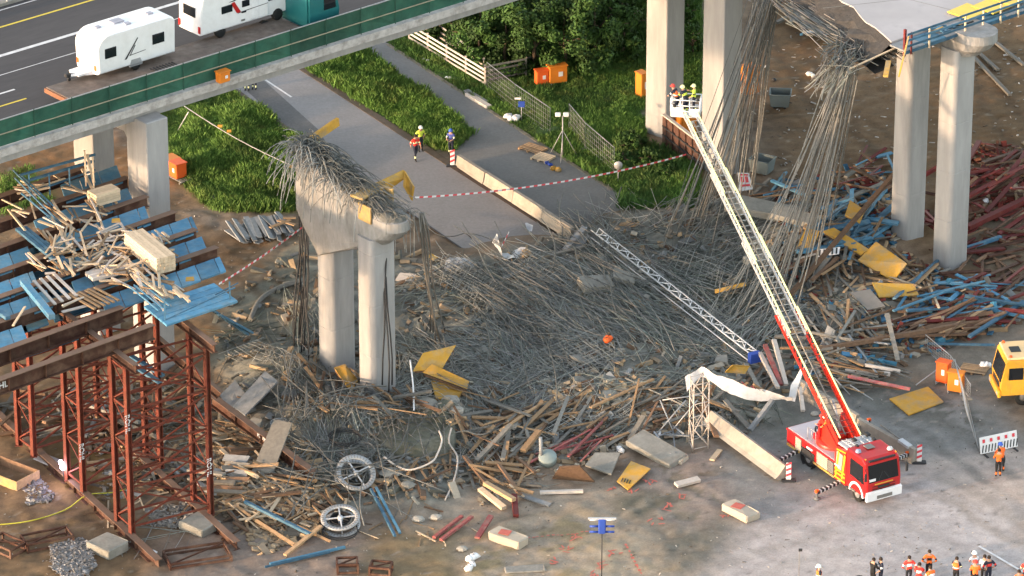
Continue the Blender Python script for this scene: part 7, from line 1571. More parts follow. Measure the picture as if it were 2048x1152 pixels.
rough_block((1016, 1084), (2.1, .95, .5), rad(-38), 'beige concrete block with red spray mark, left of the blue lamp head', 'slabc', spray=True, sd=2)
rough_block((1481, 1030), (2.1, 1.0, .45), rad(-50), 'beige concrete block with a red spray mark at the edge of the paved yard', 'slabc', spray=True, sd=3)
rough_block((1312, 905), (3.3, 1.5, .4), rad(-42), 'large broken concrete slab tilted at the foot of the ridge', 'conc_d', tilt=(.1, .15), lift=.2, sd=4, name='concrete_slab', cat='concrete slab')
rough_block((1345, 918), (1.6, .9, .3), rad(-30), 'smaller concrete slab piece at the corner of the broken slab', 'slabc', sd=5)
rough_block((216, 1102), (1.7, 1.6, .6), rad(-40), 'low grey concrete footing left of the nearest ground beam tip', 'conc_d', sd=6); rough_block((400, 1058), (1.8, 1.6, .5), rad(-40), 'low grey concrete footing between the two ground beams', 'conc_d', sd=7)
rough_block((1525, 425), (4.6, 1.6, .5), rad(-14), 'long arched grey concrete slab lying behind the ladder', 'conc_d', tilt=(.1, .12), lift=.9, sd=8, name='concrete_slab', cat='concrete slab')
rough_block((1590, 440), (3.0, 1.2, .4), rad(-24), 'grey concrete slab right of the ladder, next to the long arched one', 'conc_d', tilt=(.1, .1), lift=.8, sd=9, name='concrete_slab', cat='concrete slab')
rough_block((1190, 575), (2.0, 1.2, .5), rad(20), 'pale concrete lump in the middle of the tangle', 'conc_d', tilt=(.2, .1), lift=.4, sd=10); rough_block((1245, 560), (1.4, 1.0, .4), rad(-10), 'smaller pale concrete lump right of the other in the tangle', 'conc_d', tilt=(.1, .3), lift=.5, sd=11)
rough_block((1520, 525), (2.2, .8, .4), rad(30), 'pale concrete piece behind the middle of the ladder', 'conc_d', tilt=(.3, .1), lift=.6, sd=12)
rough_block((95, 922), (1.5, .9, .12), rad(-40), 'pale flat plate beside the long ground beam on the left', 'conc_s', sd=13, name='steel_plate', cat='plate')
rough_block((1050, 1140), (2.2, .8, .12), rad(10), 'dusty green plate lying at the bottom edge', 'woodg', sd=14, name='ground_plate', cat='plate'); rough_block((1640, 1000 - 200), (.9, .5, .2), rad(10), 'grey block beside the barrier behind the fire engine', 'conc_d', sd=15)
def rock(c, r, label, sd, m='rock', sq=.6):
    p = S(*c); r_ = np.random.RandomState(sd); mb = MB(); n = 9; vs = []; pr = [(-.9, .35), (-.4, .9), (.1, 1.0), (.55, .75), (.85, .3)]
    for z, k in pr:
        for i in range(n): a = 6.283 * i / n; q = r * k * r_.uniform(.8, 1.15); vs.append((p.x + q * math.cos(a), p.y + q * math.sin(a) * .85, p.z + r * sq * (z * .8 + .5)))
    fs = [tuple(reversed(range(n))), tuple(range(4 * n, 5 * n))] + [(j * n + i, j * n + (i + 1) % n, (j + 1) * n + (i + 1) % n, (j + 1) * n + i) for j in range(4) for i in range(n)]
    mb.add(vs, fs); single('boulder', mb, m, label, 'boulder')
for k, (c, r, lb) in enumerate([((782, 952), .62, 'light grey boulder right of the upper cable reel'), ((815, 975), .5, 'boulder right of the largest one, below the pale pipe'), ((836, 1042), .4, 'boulder above the pink struts, left of its twin'), ((872, 1038), .38, 'boulder above the pink struts, right of its twin'),
        ((924, 1100), .32, 'small dark boulder above the white bags'), ((900, 806), .6, 'grey lump below the yellow panels'), ((850, 815), .8, 'big muddy lump beside the yellow panels'), ((912, 825), .5, 'dark lump at the right end below the yellow panels'), ((1630, 1020 - 190), .3, 'small stone beside the barrier behind the fire engine'),
        ((1478, 640 + 60), .5, 'slurry-covered lump near the end of the lattice mast'), ((430, 400), .5, 'clod of brown soil on the bank')]): rock(c, r, lb, 40 + k)
mb = MB(); p = S(830, 868, .3); r_ = np.random.RandomState(2); mb.v = []; n = 26
ring1 = [(p.x + 2.3 * math.cos(6.283 * i / n) * r_.uniform(.92, 1.06), p.y + 2.2 * math.sin(6.283 * i / n) * r_.uniform(.92, 1.06), p.z + .25) for i in range(n)]
ring0 = [(x + (x - p.x) * .12, y + (y - p.y) * .12, p.z - .8) for x, y, z in ring1]; ring2 = [(p.x + (x - p.x) * r_.uniform(.45, .6), p.y + (y - p.y) * r_.uniform(.45, .6), p.z + r_.uniform(.22, .38)) for x, y, z in ring1]
mb.add(ring0 + ring1 + ring2, [(j * n + i, j * n + (i + 1) % n, (j + 1) * n + (i + 1) % n, (j + 1) * n + i) for j in range(2) for i in range(n)] + [tuple(range(2 * n, 3 * n))], 0, True)
single('hardened_concrete', mb, M('hardened_slurry', (.115, .112, .082), .85, 0, .3, 3, bump=.8, grime=(.19, .18, .15), gscale=.9, gamt=.8), 'smooth round mound of hardened grey-green concrete right of the cable reels', 'concrete mound')
t_ = S(1095, 925, .1); t = thing('round_tank', 'pale grey-green round tank lid lying tilted at the ridge', 'tank', t_, rot=Matrix.Rotation(.5, 3, 'X'))
mb = MB(); mb.lathe((0, 0, .3), [(0, -.4), (.5, -.38), (.52, .3), (.48, .36), (0, .38)], 20); part('drum', mb, M('tank_green', (.24, .28, .27), .5, .1, .1, 2), t); mb = MB(); mb.tube([(-.35, 0, .5), (-.4, .6, 1.6)], .1, 8); part('pipe', mb, 'greyst', t)
# pale pipes and hoses near the concrete mound
def hose(pts, r, m, label, name='pipe', cat='pipe', lift=.5, n=6):
    P_ = [S(x, y, l if isinstance(l, (int, float)) else lift) for (x, y, l) in pts]; Q = []
    for i in range(len(P_) - 1):
        p0 = P_[max(i - 1, 0)]; p1 = P_[i]; p2 = P_[i + 1]; p3 = P_[min(i + 2, len(P_) - 1)]
        for k in range(4): u = k / 4; Q.append(.5 * ((2 * p1) + (p2 - p0) * u + (2 * p0 - 5 * p1 + 4 * p2 - p3) * u * u + (3 * p1 - p0 - 3 * p2 + p3) * u ** 3))
    Q.append(P_[-1]); mb = MB(); mb.tube(Q, r, n); return single(name, mb, m, label, cat)
hose([(878, 862, 1.3), (884, 880, 1.2), (876, 905, .9), (862, 925, .7), (820, 940, .5), (790, 930, .6), (770, 915, .9), (768, 918, .5)], .055, 'woodw', 'pale looping pipe hooked around the hardened concrete mound')
hose([(903, 856, 1.3), (898, 885, .9), (915, 915, .6), (908, 960, .3), (890, 1000, .1)], .05, 'woodw', 'pale pipe hanging down right of the concrete mound')
hose([(756, 870, 1.5), (775, 840, 1.8), (830, 836, 1.6), (900, 832, 1.2)], .03, 'strand', 'thin bent bar arching over the concrete mound', 'steel_bar', 'steel bar')
hose([(1000, 858, .5), (960, 870, .6), (930, 862, .7), (905, 868, .6)], .05, 'woodg', 'pale pipe curving away to the right of the mound')
hose([(-10, 1050, .06), (60, 1042, .06), (130, 1020, .06), (175, 990, .4), (232, 984, .1), (300, 960, .1)], .035, 'cable', 'yellow cable curving across the earth on the lower left', 'cable', 'cable')
hose([(500, 640, .1), (520, 600, .1), (560, 575, .15), (610, 560, .2)], .16, 'woodg', 'pale earth-coloured hose curving on the soil left of the broken pier', 'hose', 'hose')
hose([(820, 720, 1.9), (826, 770, 1.2), (828, 820, .8)], .05, 'white', 'thin white pole standing in the wreckage right of the near shaft', 'white_pole', 'pole')
# tape and ropes
def tape(a, za, b, zb, sag, label, n=46, w=.10):
    A, B = P(*a, za), P(*b, zb); t = thing('barrier_tape', label, 'barrier tape', A, 0)
    for i in range(n):
        u0, u1 = i / n, (i + 1) / n; p = A.lerp(B, u0); q = A.lerp(B, u1); p.z -= sag * 4 * u0 * (1 - u0); q.z -= sag * 4 * u1 * (1 - u1); mb = MB(); mb.bar(p, q, .012, w); part('red_band' if i % 2 else 'white_band', mb, 'tape_red' if i % 2 else 'white', t, world=True)
mt['tape_red'] = M('tape_red', (.62, .06, .08), .6, 0, .05, 2)
tape((830, 395), CAPZ - .6, (1372, 309), 2.2, .5, 'long red and white tape stretched from the broken pier to the trench sheeting', 70)
tape((438, 568), ZP, (604, 455), CAPZ - 4, .1, 'red and white tape running from the platform corner to the broken pier', 30)
tape((1003, 494), 1.0, (1018, 464), 1.5, .0, 'short scrap of red and white tape over the plastic film on the road', 5)
mb = MB(); q0, q1 = P(368, 212, 8), P(592, 335, 7); mb.tube([q0.lerp(q1, u / 8) - Vector((0, 0, .25 * math.sin(u / 8 * math.pi))) for u in range(9)], .03, 5)
single('rope', mb, 'steelg', 'slack line strung over the bank grass from the bridge to the broken pier', 'rope')
mb = MB(); mb.tube([P(355, 262, 0), P(377, 224, 2.0)], .035, 5); single('pole', mb, 'alu', 'thin grey pole standing in the tall grass under the bridge', 'pole')
for k, (x, y) in enumerate(((440, 252), (458, 262), (584, 333))):
    p = P(x, y, 7.6); mb = MB(); mb.box(p, (.28, .04, .18)); single('flag', mb, 'yel', 'small yellow marker %s on the slack line' % ['first from the left', 'in the middle', 'at the pier end'][k], 'flag')
# plastic film, tarps, white bags
def cloth(name, pts_top, pts_bot, m, label, cat, amp=.12, sd=1, nx=22, ny=7, label2=None):
    rs = np.random.RandomState(sd); mb = MB(); vs = []
    def along(pts, u):
        k = u * (len(pts) - 1); i = min(int(k), len(pts) - 2); f_ = k - i; a, b = pts[i], pts[i + 1]; return [a[j] + (b[j] - a[j]) * f_ for j in range(3)]
    for j in range(ny):
        for i in range(nx):
            a = along(pts_top, i / (nx - 1)); b = along(pts_bot, i / (nx - 1)); w = j / (ny - 1); x, y, z = [a[q] + (b[q] - a[q]) * w for q in range(3)]
            p = S(x, y, max(0.04, z)); p.z += amp * math.sin(i * .9 + j * .6 + sd) * .5 + rs.uniform(-amp, amp) * .3; vs.append(p)
    mb.add(vs, [(j * nx + i, j * nx + i + 1, (j + 1) * nx + i + 1, (j + 1) * nx + i) for j in range(ny - 1) for i in range(nx - 1)], 0, True); return single(name, mb, m, label, cat)
tp = cloth('white_sheet', [(1370, 755, 2.2), (1402, 732, 2.6), (1430, 748, 2.3), (1490, 770, 1.9), (1560, 790, 1.4), (1584, 796, 1.4)], [(1374, 782, 1.6), (1404, 750, 2.0), (1440, 776, 1.6), (1492, 802, 1.0), (1560, 800, 1.0), (1590, 800, 1.0)], 'tarp', 'long white printed sheet draped over the end of the ridge', 'tarpaulin', .10, 1, 30, 8)
for k in range(5):
    a = S(1484 + k * 10, 764 + k * 4, 2.1 - k * .1); b = S(1500 + k * 10, 780 + k * 3, 1.55 - k * .1); mb = MB(); mb.bar(a, b, .07, .02); o = single('red_print', mb, ['tape_red', 'dark', 'tape_red', 'dark', 'dark'][k], 'x', 'x'); del o['label']; del o['category']; o.location = o.location - tp.location; o.parent = tp
cloth('white_sheet', [(1576, 800, .8), (1582, 770, 1.6), (1602, 735, 2.4)], [(1590, 802, .7), (1596, 772, 1.5), (1606, 742, 2.3)], 'tarp', 'narrow end of white sheet twisted upright behind the fire engine ladder', 'tarpaulin', .1, 3, 12, 4)
cloth('plastic_film', [(984, 482, .5), (1000, 508, .2), (1030, 500, .2), (1052, 492, .5)], [(994, 470, 1.0), (1008, 520, .1), (1035, 518, .1), (1046, 504, .2)], 'film', 'crumpled clear plastic film at the broken edge of the road', 'plastic film', .15, 5, 14, 5)
cloth('plastic_film', [(892, 520, .4), (915, 512, .5), (945, 522, .3)], [(888, 542, .1), (915, 545, .1), (950, 538, .1)], 'film', 'whitish plastic film lying left of the road end', 'plastic film', .12, 6, 12, 5)
cloth('plastic_film', [(1050, 446, .3), (1066, 450, .3)], [(1054, 462, .1), (1064, 462, .1)], 'film', 'small scrap of plastic film on the road surface', 'plastic film', .08, 7, 5, 4)
def bag(px, py, r, lab, m='white', n=3, name='white_bag', cat='bag', sd=1, lift=0):
    r_ = random.Random(sd); mb = MB(); p = S(px, py, lift)
    for i in range(n):
        c = p + Vector((r_.uniform(-r, r) * .8, r_.uniform(-r, r) * .8, r * .4)); mb.lathe(c, [(0, -r * .4), (r * .5, -r * .35), (r * .62, 0), (r * .4, r * .35), (0, r * .45)], 8)
        mb.v = [(x + r_.uniform(-.05, .05), y + r_.uniform(-.05, .05), z) for x, y, z in mb.v]
    single(name, mb, m, lab, cat)
bag(1024, 240, .42, 'white plastic bags in a heap on the cycle path edge', n=5, sd=1); bag(938, 1122, .40, 'crumpled white sack on the earth near the bottom edge, upper part', n=3, sd=2); bag(945, 1138, .34, 'crumpled white sack on the earth at the bottom edge, lower part', n=3, sd=3)
bag(1972, 628, .4, 'white bag lying on the right-hand heap', n=2, sd=4); bag(1864, 645, .28, 'small white bag in the middle of the right-hand heap', n=2, sd=5); bag(1968, 738, .42, 'white bag with pink edge beside the pallet near the yellow lorry', n=2, sd=6); bag(1246, 902, .3, 'small white bundle at the crushed red struts', n=2, sd=7)
bag(1322, 872, .25, 'bright white scrap on the broken slab', n=2, sd=8); bag(1118, 942, .2, 'tiny white scrap on the muddy sheet', n=1, sd=9); bag(1890, 535, .3, 'white scrap at the foot of the near standing shaft', n=2, sd=10); bag(1620, 152, .3, 'white scraps on the bare earth behind the tendons', n=3, sd=11)
bag(1972, 408, .35, 'white litter right of the standing pier', n=2, sd=12); bag(312, 1112, .35, 'white cloth at the tip of the near ground beam', n=2, sd=13); bag(898, 158, .2, 'white litter on the grass beside the cycle path', n=2, sd=14); bag(852, 122, .2, 'white litter on the verge farther up the cycle path', n=2, sd=15)
bag(1220, 680, .36, 'small bright orange bundle lying on the tangle', 'oran2', 2, 'orange_bundle', 'bundle', 16, 1.1); bag(1548, 165, .3, 'black bucket on the bare earth by the grey skip', 'dark', 1, 'bucket', 'bucket', 17); bag(862, 268 + 4, .25, 'black bag in the grass next to the firefighters', 'dark', 1, 'black_bag', 'bag', 18)
# skips
def skip(px, py, rz, label, w=1.35, d=1.15, h=1.0):
    t = thing('grey_skip', label, 'skip', P(px, py, 0), rad(rz)); b0, b1 = .82, 1.0
    for (sx, sy, ww, dd) in ((0, -1, w, .05), (0, 1, w, .05), (-1, 0, .05, d), (1, 0, .05, d)):
        mb = MB(); lo = [(-ww / 2 * (b0 if sy else 1), -dd / 2, .12), (ww / 2 * (b0 if sy else 1), -dd / 2, .12), (ww / 2 * (b0 if sy else 1), dd / 2, .12), (-ww / 2 * (b0 if sy else 1), dd / 2, .12)]
        hi = [(-ww / 2, -dd / 2, h), (ww / 2, -dd / 2, h), (ww / 2, dd / 2, h), (-ww / 2, dd / 2, h)]
        if sx: lo = [(x, y * b0, z) for x, y, z in lo]
        vs = [(x + sx * w / 2 * b0, y + sy * d / 2 * b0, z) for x, y, z in lo] + [(x + sx * w / 2, y + sy * d / 2, z) for x, y, z in hi]
        mb.add(vs, [(3, 2, 1, 0), (4, 5, 6, 7), (0, 1, 5, 4), (1, 2, 6, 5), (2, 3, 7, 6), (3, 0, 4, 7)]); part('side_wall', mb, 'skip', t)
    mb = MB(); mb.box((0, 0, .14), (w * b0, d * b0, .05)); part('floor_plate', mb, 'skip', t)
    for y in (-1, 1): mb = MB(); mb.tube([(-w / 2 - .04, y * d / 2 + y * .03, h), (w / 2 + .04, y * d / 2 + y * .03, h)], .035, 6); part('rim', mb, 'skip', t)
    for x in (-1, 1): mb = MB(); mb.tube([(x * w / 2 + x * .03, -d / 2 - .04, h), (x * w / 2 + x * .03, d / 2 + .04, h)], .035, 6); part('rim', mb, 'skip', t)
    for x in (-.35, .35): mb = MB(); mb.box((x, 0, .06), (.15, d * .8, .12)); part('skid', mb, 'dark', t)
skip(1560, 212, -6, 'grey skip standing alone on the bare earth, farther from the viewer'); skip(1524, 345, -28, 'grey skip standing near the printed board, closer to the heap')
# orange power boxes
power_box(1083, 172, 0, .85, .5, .95, rad(20), 'orange-red power box on the grass, left and smaller of the pair by the fence', ('oran2',))
power_box(1114, 168, 0, 1.25, .6, 1.15, rad(20), 'orange power box on the grass, right and larger of the pair by the fence', ('oran',))
power_box(1499, 190, 0, 1.1, .7, 1.9, rad(30), 'tall orange container behind the hanging tendons', ('oran',)); power_box(1283, 196, 0, .55, .7, 1.8, rad(36), 'orange cabinet half hidden behind the left tall pier', ('oran',), False)
power_box(1371, 272, 0, 1.2, .8, 1.6, rad(36), 'orange cabinet behind the trench sheeting below the ladder basket', ('oran',), False)
power_box(1886, 768, 0, .75, .55, 1.25, rad(-30), 'orange-red power box on the yard, left of the pair by the mesh fence', ('oran2',)); power_box(1911, 786, 0, .9, .5, 1.15, rad(-22), 'orange power box on the yard, right of the pair by the mesh fence', ('oran',))
def pallet(px, py, rz, label, m='wood', loc=None, w=1.2, l=1.6):
    t = thing('pallet', label, 'pallet', loc or S(px, py), rad(rz))
    for i in range(6): mb = MB(); mb.box((0, -w / 2 + w * (i + .5) / 6, .16), (l, w / 6 * .62, .03)); part('slat', mb, m, t)
    for x in (-.44, 0, .44): mb = MB(); mb.box((x * l, 0, .07), (.12, w, .13)); part('block', mb, m, t)
    return t
pallet(352, 352, -50, 'long pallet with the two orange boxes left of the tall grass', 'woodg', w=1.3, l=2.8)
power_box(343, 340, .2, .95, .8, .85, rad(-52), 'orange box on the pallet, farther of the two beside the motorway pier', ('oran',), False); power_box(356, 352, .2, .85, .8, .95, rad(-52), 'orange box on the pallet, nearer of the two', ('oran2',), False)
pallet(1948, 742, -20, 'wooden pallet on the yard left of the yellow lorry'); pallet(1066, 300, -40, 'yellowish pallet of boards lying on the cycle path'); pallet(1086, 318, -35, 'broken pallet at the edge of the cycle path', 'woodp', l=1.2)
bag(1112, 342, .35, 'yellow-brown tool bag on the cycle path', 'yel', 2, 'tool_bag', 'bag', 21); bag(1095, 330, .25, 'dark blue jacket dropped beside the broken pallet', 'bluel', 2, 'dropped_jacket', 'jacket', 22)
plank_like = [((932, 182), (972, 206), 'greyst', 'grey board stack lying beside the cycle path'), ((935, 188), (978, 214), 'woodw', 'pale board lying beside the grey stack at the cycle path')]
for a, b, m, lb in plank_like: mb = MB(); mb.bar(P(*a, .15), P(*b, .15), .4, .2); single('board_bundle', mb, m, lb, 'board bundle')
# pile of grey boards on the soil
for k in range(24):
    x = 470 + (k % 12) * 9 + RN.uniform(-4, 4); y = 470 - (k // 12) * 8 - (k % 12) * 1.5 + RN.uniform(-3, 3); a, b = px_line(x, y, 55 + RN.gauss(0, 10), 46 * RN.uniform(.7, 1.15)); A = P(*a, .15 + .2 * (k // 12)); B = P(*b, .12 + .2 * (k // 12))
    mb = MB(); mb.bar(A, B, .32, .07, roll=RN.uniform(-.2, .5)); single('grey_board', mb, 'greyst', 'grey board in the slipped stack on the soil left of the broken pier', 'board', 'slipped stack of grey boards')
for (a, b) in (((540, 455), (580, 440)), ((556, 440), (590, 450)), ((566, 436), (592, 436))): mb = MB(); mb.bar(P(*a, .5), P(*b, .5), .25, .06); single('tan_board', mb, 'wood', 'tan board on the slipped stack of grey boards', 'board', 'tan boards on the slipped stack')
# trench sheeting
t = thing('trench_sheeting', 'brown steel trench sheeting standing between the two tall piers', 'sheet wall', P(1362, 300, 0), 0)
A = P(1326, 285, 0); B = P(1404, 345, 0); zt_ = 1.95
for i in range(12):
    u0, u1 = i / 12, (i + 1) / 12; p = A.lerp(B, u0); q = A.lerp(B, u1); off = Vector((.07, .07, 0)) * (1 if i % 2 else 0); mb = MB(); mb.slab([(p + off) + Vector((0, 0, -.2)), (q + off) + Vector((0, 0, -.2)), q + off + Vector((0, 0, zt_)), p + off + Vector((0, 0, zt_))], .06); part('sheet_pile', mb, 'sheetp', t, world=True)
mb = MB(); mb.bar(A + Vector((0, -.03, zt_ + .04)), B + Vector((0, -.03, zt_ + .04)), .25, .08); part('capping', mb, 'woodw', t, world=True)
for z in (.6, 1.2): mb = MB(); mb.bar(A + Vector((-.05, -.1, z)), B + Vector((-.05, -.1, z)), .08, .1); part('waler', mb, 'dark', t, world=True)
# timber ranch fence: two runs
def ranch(pts, label, rails=4, h=1.35, sp=2.4, m='woodw'):
    W_ = [P(x, y, 0) for x, y in pts]; t = thing('timber_fence', label, 'fence', W_[0], 0)
    for a, b in zip(W_[:-1], W_[1:]):
        L = (b - a).length; n = max(1, round(L / sp))
        for i in range(n + 1): p = a.lerp(b, i / n); mb = MB(); mb.box((p.x, p.y, h / 2), (.12, .12, h + .1)); part('post', mb, m, t, world=True)
        for i in range(n):
            for r_ in range(rails): p = a.lerp(b, i / n); q = a.lerp(b, (i + 1) / n); z = .3 + r_ * (h - .4) / max(1, rails - 1); mb = MB(); mb.bar(p + Vector((0, -.08, z)), q + Vector((0, -.08, z)), .04, .13); part('rail', mb, m, t, world=True)
ranch([(818, 82), (970, 174)], 'pale timber rail fence running along the cycle path up to the bridge', 4); ranch([(848, 62), (905, 98), (968, 150)], 'second timber rail fence just behind the first, near the trees', 3, 1.2)
ranch([(970, 168), (1052, 152)], 'short timber rail fence closing the corner toward the trees', 4, m='woodg'); ranch([(1052, 138), (1256, 92)], 'low two-rail timber fence partly hidden by the trees', 2, .9, m='woodg')
# wire mesh fence panels
def mesh_fence(pts, label, h=1.9, name='mesh_fence', step=.28, lean=0):
    W_ = [P(x, y, 0) for x, y in pts]; t = thing(name, label, 'fence', W_[0], 0)
    for a, b in zip(W_[:-1], W_[1:]):
        up_ = Vector((lean, 0, h)); L = (b - a).length; fr = MB(); fr.tube([a + Vector((0, 0, .05)), b + Vector((0, 0, .05)), b + up_, a + up_], .028, 5, closed=True); part('frame', fr, 'steelg', t, world=True)
        mb = MB(); n = int(L / step)
        for i in range(1, n): p = a.lerp(b, i / n); mb.tube([p + Vector((0, 0, .05)), p + up_], .007, 3)
        for k in range(1, 6): mb.tube([a + up_ * k / 6, b + up_ * k / 6], .007, 3)
        part('wire_mesh', mb, 'steelg', t, world=True)
        mb = MB(); mb.box(a + Vector((0, 0, .06)), (.6, .25, .12)); part('foot_block', mb, 'conc_d', t, world=True)
    return t
mesh_fence([(974, 178), (1030, 222), (1100, 270)], 'wire mesh fence from the timber fence corner along the cycle path'); mesh_fence([(1138, 262), (1170, 300), (1228, 350)], 'wire mesh fence panels right of the floodlight stand'); mesh_fence([(1934, 800), (1958, 905)], 'bent wire mesh fence panel behind the striped barrier board', 2.6, lean=-.8)
mesh_fence([(1850, 700), (1900, 742), (1940, 800)], 'low wire mesh fence in front of the right-hand heap', 1.0)
# floodlight stand
p = P(1125, 315, 0); t = thing('floodlight_stand', 'tripod floodlight stand with twin white lamp heads above the cycle path', 'floodlight', p)
mb = MB(); mb.tube([(0, 0, 0), (0, 0, 2.9)], .035, 6); part('mast', mb, 'steelg', t)
for k in range(3): a = k * 2.094 + .4; mb = MB(); mb.tube([(math.cos(a) * 1.0, math.sin(a) * 1.0, 0), (0, 0, 1.9)], .025, 5); part('leg', mb, 'steelg', t)
for x in (-.3, .22): mb = MB(); mb.box((x, -.05, 3.0), (.36, .22, .26), bev=.04); part('lamp_head', mb, 'white', t)
# blue floodlight on a tall pole at the bottom, thin lamp pole
p = P(1203, 1180, 0); zt_ = ztop(p, 1052); t = thing('mast_lamp', 'blue lamp head with white side arms on a thin mast at the bottom edge', 'lamp', p)
mb = MB(); mb.tube([(0, 0, 0), (0, 0, zt_)], .03, 6); part('mast', mb, 'dark', t); mb = MB(); mb.box((0, 0, zt_), (.4, .3, .85), bev=.05); part('housing', mb, 'bluel', t)
for z in (-.35, -.02, .38):
    for s in (-1, 1): mb = MB(); mb.tube([(s * .2, 0, zt_ + z), (s * .66, 0, zt_ + z)], .06, 8); part('side_lamp', mb, 'white' if z > 0 else 'bluel', t); 
mb = MB(); mb.bar((-.75, 0, zt_ + .45), (.75, 0, zt_ + .45), .12, .07); part('top_bar', mb, 'alu', t)
p = P(1597, 1175, 0); zt_ = ztop(p, 1100); t = thing('thin_pole', 'thin grey pole with a small head at the bottom edge, left of the white helmet', 'pole', p); mb = MB(); mb.tube([(0, 0, 0), (0, 0, zt_)], .02, 5); part('shaft', mb, 'alud', t); mb = MB(); mb.box((.05, 0, zt_), (.2, .12, .12)); part('head', mb, 'dark', t)
# warning beacons and boards
def beacon(px, py, label, h=1.05, rz=0.0):
    t = thing('warning_beacon', label, 'beacon', S(px, py), rz); mb = MB(); mb.box((0, 0, .05), (.8, .4, .1), bev=.03); part('foot', mb, 'dark', t); mb = MB(); mb.box((0, 0, .1 + h / 2), (.28, .05, h), bev=.02); bd = part('board', mb, 'white', t)
    for i in range(3): z = .28 + i * .33; mb = MB(); mb.add([(-.14, -.03, z), (.14, -.03, z + .12), (.14, -.03, z + .27), (-.14, -.03, z + .15)], [(0, 1, 2, 3)]); part('red_stripe', mb, 'tape_red', bd)
beacon(905, 333, 'red and white beacon at the start of the barrier row, below the blue-helmeted firefighter'); beacon(1577, 962, 'red and white beacon left of the fire engine at the tumbled barrier'); beacon(1838, 926, 'red and white beacon right of the fire engine at the end of the barriers')
A = P(1962, 912, 0); B = P(2036, 896, 0); t = thing('barrier_board', 'white barrier board with red dots and dark slanted stripes, on the right of the yard', 'barrier board', (A + B) / 2); d = (B - A).normalized(); L = (B - A).length; n = Vector((d.y, -d.x, 0)); up_ = (Vector((0, 0, 1)) - n * .25).normalized()
mb = MB(); mb.slab([A + up_ * .1, B + up_ * .1, B + up_ * 1.05, A + up_ * 1.05], .04); part('board', mb, 'white', t, world=True)
for i in range(12): q = A + d * (L * (i + .35) / 12) + n * .025; mb = MB(); mb.slab([q + up_ * .16, q + d * .07 + up_ * .16, q + d * .16 + up_ * .58, q + d * .09 + up_ * .58], .006); part('dark_stripe', mb, 'dark', t, world=True)
for i in range(5): q = A + d * (L * (i + .5) / 5) + n * .03 + up_ * .82; mb = MB(); mb.bar(q - d * .08, q + d * .08, .01, .2, up=up_); part('red_lamp', mb, 'tape_red', t, world=True)
for u in (.1, .9): q = A.lerp(B, u); mb = MB(); mb.bar(q - n * .4 + Vector((0, 0, .03)), q + n * .4 + Vector((0, 0, .03)), .1, .06); part('foot', mb, 'dark', t, world=True)
A, B, C_, D_ = S(1478, 382, 1.0), S(1506, 378, .9), S(1498, 338 + 8, 1.4), S(1476, 345, 1.5)
t = thing('printed_board', 'tilted white board printed with red blocks near the closer grey skip', 'sign', A); mb = MB(); mb.slab([A, B, C_, D_], .04); part('board', mb, 'white', t, world=True)
for (u, v, du, dv) in ((.15, .2, .7, .12), (.2, .45, .25, .3), (.55, .42, .25, .35), (.15, .82, .7, .1)):
    f_ = lambda a, b: (A.lerp(B, a)).lerp(D_.lerp(C_, a), b) + Vector((0, -.03, .03)); mb = MB(); mb.slab([f_(u, v), f_(u + du, v), f_(u + du, v + dv), f_(u, v + dv)], .006); part('red_print', mb, 'tape_red', t, world=True)
A, B, C_, D_ = S(1588, 520, 1.1), S(1676, 508, 1.1), S(1680, 494, 1.4), S(1636, 498, 1.4)
t = thing('striped_board', 'white board with black cross bars lying on the heap behind the tendons', 'barrier board', A); mb = MB(); mb.slab([S(1634, 514, 1.1), S(1678, 508, 1.1), S(1680, 494, 1.4), S(1634, 499, 1.4)], .04); part('board', mb, 'white', t, world=True)
for i in range(5): q = S(1639 + i * 8.4, 512 - i * 1.1, 1.16); r_ = S(1640 + i * 8.4, 500 - i * 1.1, 1.42); mb = MB(); mb.bar(q + Vector((0, -.03, .02)), r_ + Vector((0, -.03, .02)), .1, .01); part('dark_stripe', mb, 'dark', t, world=True)
mb = MB(); mb.bar(S(1588, 519, 1.0), S(1632, 508, 1.2), .12, .08); part('arm', mb, 'woodw', t, world=True)
# traffic sign by the mesh fence
p = P(1043, 242, 0); t = thing('traffic_sign', 'small blue sign on a grey post beside the cycle path', 'sign', p); mb = MB(); mb.tube([(0, 0, 0), (0, 0, 1.35)], .03, 6); part('post', mb, 'steelg', t); mb = MB(); mb.box((0, -.04, 1.2), (.42, .03, .42), bev=.01); part('sign_plate', mb, 'bluel', t); mb = MB(); mb.box((-.25, -.04, 1.6), (.4, .03, .12)); part('white_plate', mb, 'white', t)
p = P(1236, 368, 0); t = thing('round_sign', 'round grey back of a traffic sign at the end of the mesh fence', 'sign', p); mb = MB(); mb.tube([(0, 0, 0), (0, 0, 1.2)], .03, 6); part('post', mb, 'steelg', t); mb = MB(); mb.lathe((0, -.04, 1.3), [(0, -.015), (.28, -.015), (.28, .015), (0, .015)], 18, 'Y'); part('sign_plate', mb, 'steelg', t)
